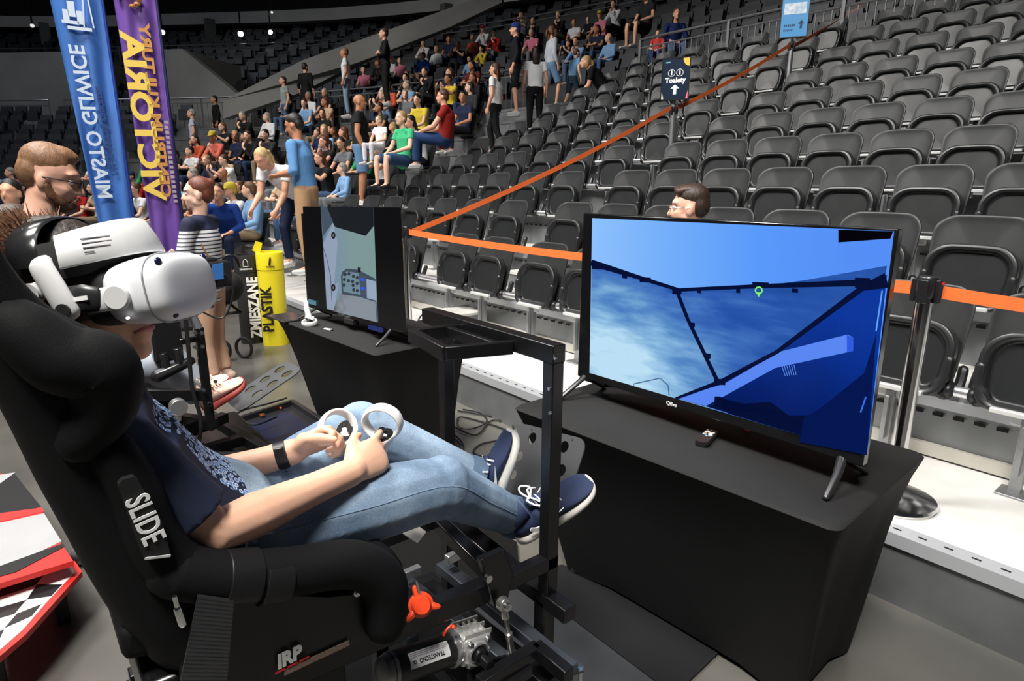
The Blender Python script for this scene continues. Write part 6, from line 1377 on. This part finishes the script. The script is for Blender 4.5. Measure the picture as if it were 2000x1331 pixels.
# black squares taken from the print
for sq in ([(5, 1147), (90, 1118), (70, 1143), (-10, 1170)], [(72, 1142), (122, 1142), (100, 1165), (52, 1172)], [(-30, 1195), (52, 1172), (28, 1200), (-50, 1222)], [(33, 1199), (82, 1180), (62, 1204), (8, 1228)], [(-40, 1245), (8, 1230), (-2, 1252), (-50, 1290)]):
    sheet('chequer', sq, Zp+.001, m_bpn, r)
for p in ((-20, 1250), (110, 1130)): b = MB(); q = W(*p, z=Zp-.02)-V(r.location); b.box((q.x, q.y, (Zp-.02)/2-r.location.z), (.04, .04, Zp-.021)); b.build('foot', m_bpn, r)
r = thing('printed_panel', 'silver, black and red printed board above the chequered one', 'panel', tuple(W(40, 1060, z=.0))); Zq = .27
sheet('board', [(-60, 985), (0, 925), (28, 930), (85, 1005), (120, 1063), (143, 1096), (0, 1140), (-60, 1160)], Zq-.0005, m_red, r, .02)
sheet('black_field', [(-60, 960), (0, 930), (28, 925), (80, 990), (0, 1015), (-60, 1030)], Zq+.0005, m_bpn, r)
sheet('red_stripe', [(0, 1003), (82, 992), (86, 1000), (0, 1020), (-40, 1026)], Zq+.001, m_red, r)
sheet('silver_field', [(-60, 1034), (0, 1022), (86, 1003), (120, 1058), (0, 1115), (-60, 1140)], Zq+.0015, m_sil, r)
sheet('black_stripe', [(-60, 1125), (0, 1106), (122, 1062), (126, 1068), (30, 1118), (0, 1126), (-60, 1146)], Zq+.002, m_bpn, r)
sheet('pale_stripe', [(-60, 930), (0, 928), (30, 923), (0, 945), (-60, 965)], Zq+.002, m_sil, r)
for p in ((-20, 1050), (90, 1050)): b = MB(); q = W(*p, z=Zq-.02)-V(r.location); b.box((q.x, q.y, (Zq-.02)/2-r.location.z), (.04, .04, Zq-.021)); b.build('foot', m_bpn, r)
# ------------------------------------------------------------------ people standing near
def eyes(hd, M, s, parent, look=0):
    for x in (-1, 1):
        b = MB(); b.ell(hd+M @ (V((x*.031, .070, .010))*s), (.0125*s, .012*s, .0115*s), M, 14, 10); b.build('eye', mat('eye white', (.75, .73, .70), .25), parent)
        b = MB(); b.ell(hd+M @ (V((x*.031, .0785, .010))*s), (.0055*s, .0045*s, .0055*s), M, 10, 8); b.build('iris', mat('iris', (.04, .03, .02), .15), parent)
        b = MB(); b.tube(spline([hd+M @ (V((x*(.016+i*.008), .086-.004*i, .030+(.004 if i in (1, 2) else 0)))*s) for i in range(5)], 3), [.002*s]*13, 6, M @ V((0, 0, 1)), round_ends=True); b.build('eyebrow', m_hair, parent).color = (.12, .06, .03, 1)
def glasses(hd, M, s, label, name='glasses', col=M_BPLA):
    r = thing(name, label, 'glasses', tuple(hd)); P = lambda x, y, z: M @ V((x*s, y*s, z*s))
    for x in (-1, 1):
        b = MB(); b.tube([P(x*.032+.023*math.cos(t), .099, .008+.018*math.sin(t)) for t in [2*PI*i/20 for i in range(20)]], .0018*s, 6, closed=True); b.build('rim', col, r)
        b = MB(); b.tube([P(x*.055, .098, .012), P(x*.078, .06, .010), P(x*.084, -.01, .006)], .0022*s, 6, round_ends=True); b.build('temple', col, r)
    b = MB(); b.tube([P(-.010, .100, .010), P(0, .103, .013), P(.010, .100, .010)], .0018*s, 6); b.build('bridge', col, r); return r
# bearded man in black t-shirt
hd = W(98, 350, d=3.05); Q = pose('stand'); base = V((hd.x, hd.y, 0)); fy = math.radians(0)
yawm = math.radians(178)
Q = xform_pose(Q, Matrix.Translation((hd.x, hd.y-.03, hd.z-1.63)) @ Matrix.Rotation(yawm, 4, 'Z')); Q['hd'] = hd; Q['M'] = Matrix.Rotation(math.radians(-14), 3, 'Z') @ Matrix.Rotation(math.radians(-16), 3, 'X')
for n in 'LR': Q['an'+n].z = .09; Q['to'+n].z = .04
Q['nec'] = hd+V((.01, -.055, -.155)); Q['shL'] += V((0, -.02, -.03)); Q['shR'] += V((0, -.02, -.03)); Q['che'] += V((0, -.02, 0))
Q['sm'] = 7
G = figure(Q, .0065, 1.06, sleeve=.5, hairs=('fade',), fine=True, hs=1.0)
man = thing('person', 'bearded man with glasses and sandy hair in black t-shirt, standing at left', 'person')
for nm, me, c, m in (('body', G['body'], (.72, .40, .29), m_skin), ('shirt', G['shirt'], (.008, .008, .009), m_clo), ('trousers', G['trousers'], (.03, .04, .06), m_clo), ('shoe', G['shoeL'], (.1, .1, .1), m_clo), ('shoe', G['shoeR'], (.1, .1, .1), m_clo), ('hair', G['hair_fade'], (.24, .12, .06), m_hair)):
    o = link(nm, me, m, man); o.color = (*c, 1)
eyes(hd, Q['M'], 1.0, man); lips(hd, Q['M'], 1.0, man)
def beard(hd, M, s, parent, col, vox=.006):
    P = lambda x, y, z: hd+M @ V((x*s, y*s, z*s)); b = MB()
    b.ell(P(0, .052, -.088), (.047*s, .046*s, .032*s), M); b.ell(P(0, .080, -.086), (.026*s, .022*s, .020*s), M)
    for x in (-1, 1): b.tube([P(x*.070, .004, -.02), P(x*.062, .022, -.055), P(x*.040, .055, -.078)], [(.010*s, .016*s), (.014*s, .020*s), (.018*s, .022*s)], 10, round_ends=True); b.tube([P(x*.026, .090, -.064), P(x*.012, .098, -.050), P(0, .100, -.048)], .006*s, 8, round_ends=True)
    o = link('beard', fuse(b, vox, 3), m_hair, parent); o.color = (*col, 1)
beard(hd, Q['M'], 1.0, man, (.13, .06, .03)); glasses(hd, Q['M'], 1.0, 'thin dark glasses worn by the bearded man in black t-shirt')
# red haired woman in striped jumper
hd = W(386, 380, d=5.35); Q = pose('stand', ar='cross')
Q = xform_pose(Q, Matrix.Translation((hd.x, hd.y, hd.z-1.63+0)) @ Matrix.Rotation(math.radians(-38), 4, 'Z')); Q['hd'] = hd; Q['M'] = hm(math.radians(-22), .06)
for n in 'LR': Q['an'+n].z = .09; Q['to'+n].z = .04
G = figure(Q, .009, .98, sleeve=1.6, hairs=('bun',), fine=True, hs=1.0, loose=1.05)
wom = thing('person', 'red-haired woman in navy and white striped jumper and beige trousers', 'person')
m_str = mat('striped knit', (.70, .70, .72), .8, bump=.1, bscale=120); nt = m_str.node_tree; bs = nt.nodes['Principled BSDF']; tc = nt.nodes.new('ShaderNodeTexCoord'); sp = nt.nodes.new('ShaderNodeSeparateXYZ'); nt.links.new(tc.outputs['Object'], sp.inputs[0])
fr = mth('FRACT', mth('MULTIPLY', sp.outputs['Z'], 36., nt), None, nt); st = mth('LESS_THAN', fr, .34, nt); top = mth('GREATER_THAN', sp.outputs['Z'], hd.z-.25, nt); both = mth('MAXIMUM', st, top, nt)
mx = nt.nodes.new('ShaderNodeMix'); mx.data_type = 'RGBA'; nt.links.new(both, mx.inputs[0]); mx.inputs[6].default_value = (.72, .72, .74, 1); mx.inputs[7].default_value = (.010, .014, .045, 1); nt.links.new(mx.outputs[2], bs.inputs['Base Color'])
for nm, me, c, m in (('body', G['body'], (.80, .50, .38), m_skin), ('jumper', G['shirt'], (1, 1, 1), m_str), ('trousers', G['trousers'], (.62, .38, .26), m_clo), ('shoe', G['shoeL'], (.7, .5, .42), m_clo), ('shoe', G['shoeR'], (.7, .5, .42), m_clo), ('hair', G['hair_bun'], (.15, .04, .02), m_hair)):
    o = link(nm, me, m, wom); o.color = (*c, 1)
eyes(hd, Q['M'], 1., wom)
b = MB(); b.tube(spline([Q['shL']+V((0, 0, .05)), Q['che']+V((.12, -.06, .05)), Q['pel']+V((.2, .05, .1))], 6), .006, 6); b.build('bag_strap', mat('tan leather strap', (.30, .14, .06), .5), wom)
# man's head behind the large television, sitting in the front row
hd = W(1346, 408, y=2.95); Q = pose('stand'); Q = xform_pose(Q, Matrix.Translation((hd.x, hd.y, hd.z-1.63)) @ Matrix.Rotation(math.radians(-75), 4, 'Z'))
Q = pose('sit', ar='knee'); Q = xform_pose(Q, Matrix.Translation((hd.x, hd.y, .0)) @ Matrix.Rotation(math.radians(0), 4, 'Z')); dz = hd.z-Q['hd'].z
for k_ in Q:
    if k_[:2] in ('pe', 'wa', 'ch', 'ne', 'sh', 'el', 'wr', 'hi', 'kn'): Q[k_].z += dz
for n in 'LR': Q['an'+n].z = .38; Q['to'+n].z = .33; Q['kn'+n].y += .15; Q['an'+n].y += .15; Q['to'+n].y += .15
Q['hd'] = hd; Q['M'] = hm(math.radians(-62), .05)
Q['sm'] = 6
G = figure(Q, .008, 1., sleeve=.5, hairs=('fade',), fine=True)
mn = thing('person', 'man with glasses and dark swept hair looking out behind the large television', 'person')
for nm, me, c, m in (('body', G['body'], (.75, .43, .31), m_skin), ('shirt', G['shirt'], (.10, .11, .13), m_clo), ('trousers', G['trousers'], (.02, .03, .05), m_clo), ('shoe', G['shoeL'], (.2, .2, .2), m_clo), ('shoe', G['shoeR'], (.2, .2, .2), m_clo), ('hair', G['hair_fade'], (.035, .018, .012), m_hair)):
    o = link(nm, me, m, mn); o.color = (*c, 1)
eyes(hd, Q['M'], 1., mn); glasses(hd, Q['M'], 1., 'wire glasses worn by the man behind the large television', col=M_CHROME)
Q_top = MB(); P_ = lambda x, y, z: hd+Q['M'] @ V((x, y, z)); Q_top.tube(spline([P_(-.045, .050, .092), P_(0, .062, .108), P_(.045, .050, .098)], 5), [.022]*11, 10, round_ends=True); Q_top.ell(P_(0, .0, .098), (.066, .078, .034), Q['M']); o = link('hair', fuse(Q_top, .008, 3), m_hair, mn); o.color = (.05, .025, .016, 1)
# ------------------------------------------------------------------ people walking or sitting who stand out of the crowd
def special(label, px, py, d, kind, yaw, cols, hair='short', lean=0., ar='lap', feet_z=None, legs='long', scale=1., sleeve=.5, hy=0., hp=0., skirt=False, g=1., extra=None, bend=0.):
    J_ = pose(kind, lean=lean, ar=ar); J_['M'] = hm(hy, hp)
    if bend:
        piv = J_['pel']; R_ = Matrix.Rotation(-bend, 3, 'X')
        for k_ in ('wai', 'che', 'nec', 'hd', 'shL', 'shR', 'elL', 'elR', 'wrL', 'wrR'): J_[k_] = piv+Matrix.Rotation(bend, 3, 'X') @ (J_[k_]-piv)
        J_['f'] = Matrix.Rotation(bend*.7, 3, 'X') @ J_['f']
        for n in 'LR':
            J_['el'+n] = J_['sh'+n]+V((0, -.06, -.28)); J_['wr'+n] = J_['el'+n]+V((0, -.16, -.18)); J_['fd'+n] = V((0, -.5, -1))
    me = figure(J_, .013, g, sleeve=sleeve, legs=legs, hairs=(hair,), skirt=skirt)
    h = W(px, py, d=d); loc = h-(Matrix.Rotation(yaw, 3, 'Z') @ J_['hd'])*scale
    if feet_z is not None: 
        # slide along the line of sight so that the feet meet their tier
        for _ in range(12):
            e_ = (h.z-J_['hd'].z*scale)-feet_z; 
            if abs(e_) < .01: break
            d *= 1+e_*(.12 if h.z < CAM_H else -.12); h = W(px, py, d=d)
        loc = h-(Matrix.Rotation(yaw, 3, 'Z') @ J_['hd'])*scale; loc.z = feet_z
    o = dress(me, 'person', label, 'person', loc, yaw, cols, hair, None, scale); return o, loc, J_
SKF = SK['fair']
# tier heights are met by moving each person along the sight line at roughly known distance
def on_tier(px, py, k, hgt, kind='stand'):
    """distance at which a head at this pixel is hgt above tier k"""
    z = ZT[k]+hgt; r_ = RB @ np.array([px-CX, py-CY, F_PX]); t = (z-CAM_H)/r_[2]; return float(np.linalg.norm(r_)*t)
def SP(label, px, py, k, hgt, kind, yaw, cols, **kw):
    d = on_tier(px, py, k, hgt*kw.get('scale', 1.)); return special(label, px, py, d, kind, yaw, cols, **kw)
DEN = H('4f7fb0'); 
o, l, _ = SP('bearded man in light blue denim shirt and beige trousers, standing and looking down', 574, 246, 1, 1.60, 'stand', math.radians(-45), dict(skin=SK['tan'], shirt=H('5f8fc4'), legs=H('b08c6a'), hair=H('1c1410')), sleeve=1.2, hp=.35, lean=.06, ar='front', g=1.05)
SP('blond woman in white t-shirt and navy jeans bending forward by the bins', 512, 312, 1, 1.25, 'walk', math.radians(30), dict(skin=SKF, shirt=H('e2e2e6'), legs=H('16203c'), hair=H('c9a878'), shoe=H('d8d8d8')), bend=.95, hp=.6, hair='pony')
SP('bald man in black t-shirt and denim shorts seen from behind', 703, 200, 3, 1.66, 'stand', math.radians(150), dict(skin=SK['tan'], shirt=H('15171c'), legs=H('5f83a6'), shoe=H('e0e0e0')), hair='bald', legs='short', g=1.18)
SP('boy in bright green t-shirt and denim shorts sitting on the stand edge', 783, 232, 4, 1.15, 'sit', math.radians(10), dict(skin=SK['pale'], shirt=H('3fb07a'), legs=H('2f4a70'), hair=H('a98a5a'), shoe=H('20242c')), legs='short', scale=.85)
SP('heavy man in dark red shirt and jeans sitting sideways by the stair', 864, 190, 5, 1.17, 'sit', math.radians(-40), dict(skin=SKF, shirt=H('8c1f1a'), legs=H('27406b'), hair=H('4a2f1e')), g=1.18, ar='knee')
special('toddler in white top on the lap beside the green-shirted boy', 739, 236, 10.1, 'sit', math.radians(20), dict(skin=SK['pale'], shirt=H('e4e4e8'), legs=H('d0d0d8'), hair=H('b09468')), scale=.55)
SP('young woman in white t-shirt and black trousers, the left one of two on the stair', 966, 136, 6, 1.60, 'walk', math.radians(-60), dict(skin=SKF, shirt=H('e8e8ec'), legs=H('0c0c0f'), hair=H('4a2a18')), hair='long', hy=.1)
SP('young woman in white t-shirt with very long dark hair and black trousers', 1046, 104, 7, 1.64, 'stand', math.radians(-120), dict(skin=SKF, shirt=H('ececf0'), legs=H('0a0a0c'), hair=H('24110c')), hair='long')
SP('tall man in navy cap, dark jacket and shorts on the stair', 1006, 58, 8, 1.66, 'stand', math.radians(-40), dict(skin=SKF, shirt=H('0e1018'), legs=H('141519'), hair=H('1c2f66')), hair='cap', sleeve=1.7, legs='short')
SP('person in pale grey sweatshirt and denim shorts climbing the stair', 1080, 62, 9, 1.62, 'walk', math.radians(160), dict(skin=SKF, shirt=H('b9bcc8'), legs=H('6688aa'), hair=H('6a4026')), hair='pony', sleeve=1.7, legs='short')
SP('child in light blue t-shirt climbing the stair with bare legs', 1127, 104, 9, 1.55, 'walk', math.radians(170), dict(skin=SK['pale'], shirt=H('6f9fcc'), legs=H('2b3a48'), hair=H('6a3c22')), legs='short', scale=.78, lean=.1)
SP('woman in loose black dress bending down between the folded seats', 1143, 122, 7, 1.38, 'stand', math.radians(-45), dict(skin=SKF, shirt=H('08080a'), legs=H('08080a'), hair=H('b08c5c')), bend=.65, hair='pony', skirt='stand', sleeve=.7, g=1.15)
special('man in dark blue jacket sitting behind the upright bars at the upper right', 1322, 28, 15.5, 'sit', math.radians(50), dict(skin=SKF, shirt=H('182a5c'), legs=H('55688c'), hair=H('5a3c28')), sleeve=1.7, lean=.1)
special('child in red patterned top sitting low behind the upright bars', 1285, 66, 15.2, 'sit', math.radians(30), dict(skin=SK['pale'], shirt=H('c8403c'), legs=H('2c4a80'), hair=H('8a6a48')), scale=.6)
special('bare-legged person in dark top sitting above the rail corner', 1262, -8, 16.5, 'sit', math.radians(0), dict(skin=SKF, shirt=H('1a1a1e'), legs=H('1a1a1e'), hair=H('3b2416')), legs='short')
SP('dark-clad man standing high in the far stand', 418, 195, 7, 1.62, 'stand', math.radians(0), dict(skin=SK['tan'], shirt=H('0d0d10'), legs=H('101114'), hair=H('15110e')), sleeve=1.7)
SP('person in pale sweater with dark cap standing in the far crowd', 470, 190, 7, 1.62, 'stand', math.radians(20), dict(skin=SKF, shirt=H('c8cad6'), legs=H('5b6068'), hair=H('15171d')), hair='cap', sleeve=1.7)
SP('grey-haired man in pale shirt standing at the far edge of the crowd', 373, 222, 5, 1.62, 'stand', math.radians(-20), dict(skin=SKF, shirt=H('b8b8cc'), legs=H('4a4f58'), hair=H('8f8a84')))
SP('woman in long black dress standing behind the railing', 596, 132, 9, 1.60, 'stand', math.radians(-150), dict(skin=SKF, shirt=H('0b0b0d'), legs=H('0b0b0d'), hair=H('2a1a12')), skirt='stand', sleeve=1.4)
SP('man in white shirt and pale jeans standing behind the railing', 672, 103, 9, 1.62, 'stand', math.radians(-30), dict(skin=SK['tan'], shirt=H('d9dade'), legs=H('7f93aa'), hair=H('6f5138')))
SP('man in black clothes standing with folded arms behind the railing', 749, 66, 9, 1.75, 'stand', math.radians(-20), dict(skin=SKF, shirt=H('0c0c0f'), legs=H('0c0d10'), hair=H('3b2416')), ar='cross', sleeve=1.7)
SP('person in grey t-shirt standing low behind the railing', 552, 158, 8, 1.60, 'stand', math.radians(0), dict(skin=SKF, shirt=H('8f9a98'), legs=H('4b6285'), hair=H('3b2416')))
special('person in deep blue jacket bending over the front seats left of the blond woman', 425, 376, 9.8, 'sit', math.radians(60), dict(skin=SKF, shirt=H('173a86'), legs=H('16203c'), hair=H('4a3020')), lean=.25, sleeve=1.7)
special('dark-haired person in pale grey top at the far left edge', 20, 378, 6.5, 'stand', math.radians(60), dict(skin=SKF, shirt=H('b8bbc4'), legs=H('16203c'), hair=H('15110e')), scale=.905)
# ------------------------------------------------------------------ dark seats of the far bowl: beyond counting
bm_ = MB(); one = [c.data for c in SEAT.children if c.name.startswith('backrest')][0]
def simple_seat(b, p, a):
    R_ = Matrix.Rotation(a, 3, 'Z'); b.box(p+R_ @ V((0, .16, .60)), (.44, .05, .46), R_ @ Matrix.Rotation(-.2, 3, 'X')); b.box(p+R_ @ V((0, .04, .50)), (.40, .06, .34), R_ @ Matrix.Rotation(-.12, 3, 'X'))
for k in range(UN):
    s = 9.6
    while s < 60:
        if int((s-9)/.56) % 24 != 5:
            p, a = PT(s, UP0+.8*k+.55, ZA+.5+UR*k); h = PX(p+V((0, 0, .6)))
            if h[2] > 0 and -60 < h[0] < 2060 and -80 < h[1] and not inpoly(h[0], h[1], CROWD2): simple_seat(bm_, p, a)
        s += .56
for k in range(10):
    s = 20.
    while s < 60:
        p, a = PT(s, tier_d(k+1)-.26, ZT[k]); h = PX(p+V((0, 0, 1.1)))
        if h[2] > 0 and -60 < h[0] < 1200 and not inpoly(h[0], h[1], CROWD1) and int((s-9)/.56) % 22 != 5: simple_seat(bm_, p, a)
        s += .56
for k in range(UN):
    s = -4.
    while s < 9.4:
        p, a = PT(s, UP0+.8*k+.55, ZA+.5+UR*k); h = PX(p+V((0, 0, .6)))
        if h[2] > 0 and h[0] < 2060 and -60 < h[1] and not inpoly(h[0], h[1], CROWD2): simple_seat(bm_, p, a)
        s += .53
tag(bm_.build('stadium_seats', mat('far seat plastic', (.018, .020, .026), .45), smooth=False), 'rows of empty dark seats filling the far curve and the upper stand', 'seats', None, 'stuff')
# vomitory walls, stair parapets and lamps of the far bowl
def wallseg(s0, s1, d0, d1, z0, z1a, z1b, m, label):
    n = max(2, int((s1-s0)/.7)); b = MB(); rings = []
    for i in range(n+1):
        t = i/n; z1 = z1a+(z1b-z1a)*t; rings.append([PT(s0+(s1-s0)*t, d, z)[0] for d, z in ((d0, z0), (d1, z0), (d1, z1), (d0, z1))])
    b.loft(rings); return struct('wall_inner', b, m, label)
zu = ZA+.5
for s0, s1, lab in ((31, 35, 'pale concrete box of a stand entrance marked 1-17'), (24.6, 28.2, 'pale concrete box of a stand entrance behind the purple banner'), (20.5, 21.7, 'narrow pale concrete wall in the far stand'), (41, 45, 'pale concrete box of a stand entrance at the left edge')):
    wallseg(s0, s1, AIS+1.0, UP0+3.0, ZA, zu+2.3, zu+2.3, m_conc, lab)
    wallseg(s0-1.6, s0, AIS+1.0, AIS+1.3, ZA, zu+.4, zu+2.3, m_conc, 'sloping side of a stand entrance'); 
p, a = PT(33, AIS+.98, zu+1.55); Xv = V((math.cos(a), math.sin(a), 0)); o = text('1-17', .8, mat('dark grey paint', (.03, .03, .03), .7), p+V((Xv.y, -Xv.x, 0))*.06, Xv, (0, 0, 1), None, 'entrance_number', bold=.015); tag(o, 'dark painted number 1-17 on the far concrete wall', 'number')
# sloping parapet that climbs to the right behind the upper crowd
b = MB(); q0, q1 = W(436, 226, d=21), W(965, -10, d=24); 
pf = [W(436, 232, d=22), W(436, 196, d=22), W(590, 118, d=22.5), W(900, 8, d=23), W(980, -25, d=23), W(980, 5, d=23), W(880, 52, d=23), W(700, 122, d=22.5), W(590, 180, d=22)]
b.hull3(pf, [p+V((-.2, .25, 0)) for p in pf]); struct('wall_stair', b, m_conc, 'pale sloping concrete parapet of the upper stair')
for i, (px, py, r_) in enumerate(((203, 60, .09), (317, 63, .10), (470, 66, .115), (528, 63, .09), (63, 50, .07), (531, 24, .05))):
    p = W(px, py, d=32); r = thing('ceiling_lamp', ['round white lamp left of the blue banner top', 'round white lamp right of the purple banner', 'bright lamp under the ring beam', 'wide bright lamp right of the bright round one', 'small dim lamp at the upper left', 'small dim lamp close under the ring beam'][i], 'lamp', tuple(p))
    b = MB(); b.ell((0, 0, 0), (r_*(1.5 if i == 3 else 1), r_, r_), None, 16, 10); b.build('bulb', emis('lamp glow' if i < 4 else 'dim lamp glow', (1, .98, .95), 7 if i < 4 else .8), r)
    b = MB(); b.cyl((0, 0, r_*.7), (0, 0, r_*1.4), r_*.7, r_*.4, 14); b.cyl((0, 0, r_), (0, 0, 17-p.z), .03, n=6); b.build('housing', m_blk, r)
for s in (17, 24, 31, 39): 
    mb = MB(); p = PT(s, UP0+.8*10, 0)[0]; mb.bb((p.x-.2, p.y-.2, 6), (p.x+.2, p.y+.2, 9.15)); struct('wall_column', mb, mat('concrete column', (.12, .12, .118), .7), 'grey column under the ring beam')
# prams and clutter between the woman and the bins
r = thing('pushchair', 'folded black pushchair standing between the woman and the bins', 'pushchair', tuple(W(450, 625, z=0)*1)); o_ = V(r.location)
def pp(px, py, z): return W(px, py, d=6.2)-o_
b = MB(); 
for L_ in ([(425, 520), (440, 500), (458, 502), (468, 520)], [(418, 560), (445, 590), (470, 610)], [(470, 560), (445, 590), (425, 615)], [(430, 540), (470, 545)], [(425, 615), (470, 610)], [(440, 505), (430, 560), (428, 620)]): b.tube(spline([pp(x, y, 0) for x, y in L_], 4), .014, 7, round_ends=True)
b.build('frame', m_blk, r)
for px, py in ((428, 618), (470, 612), (412, 598)): b = MB(); p = pp(px, py, 0); p.z = .10-o_.z; b.tube([p+V((.06*math.cos(t), .05*math.cos(t), .09*math.sin(t))) for t in [2*PI*i/20 for i in range(20)]], .014, 7, closed=True); b.build('wheel', M_RUB, r)
b = MB(); b.ell(pp(448, 560, 0), (.16, .12, .14)); b.build('seat_fabric', mat('black fabric', (.01, .01, .011), .8), r)
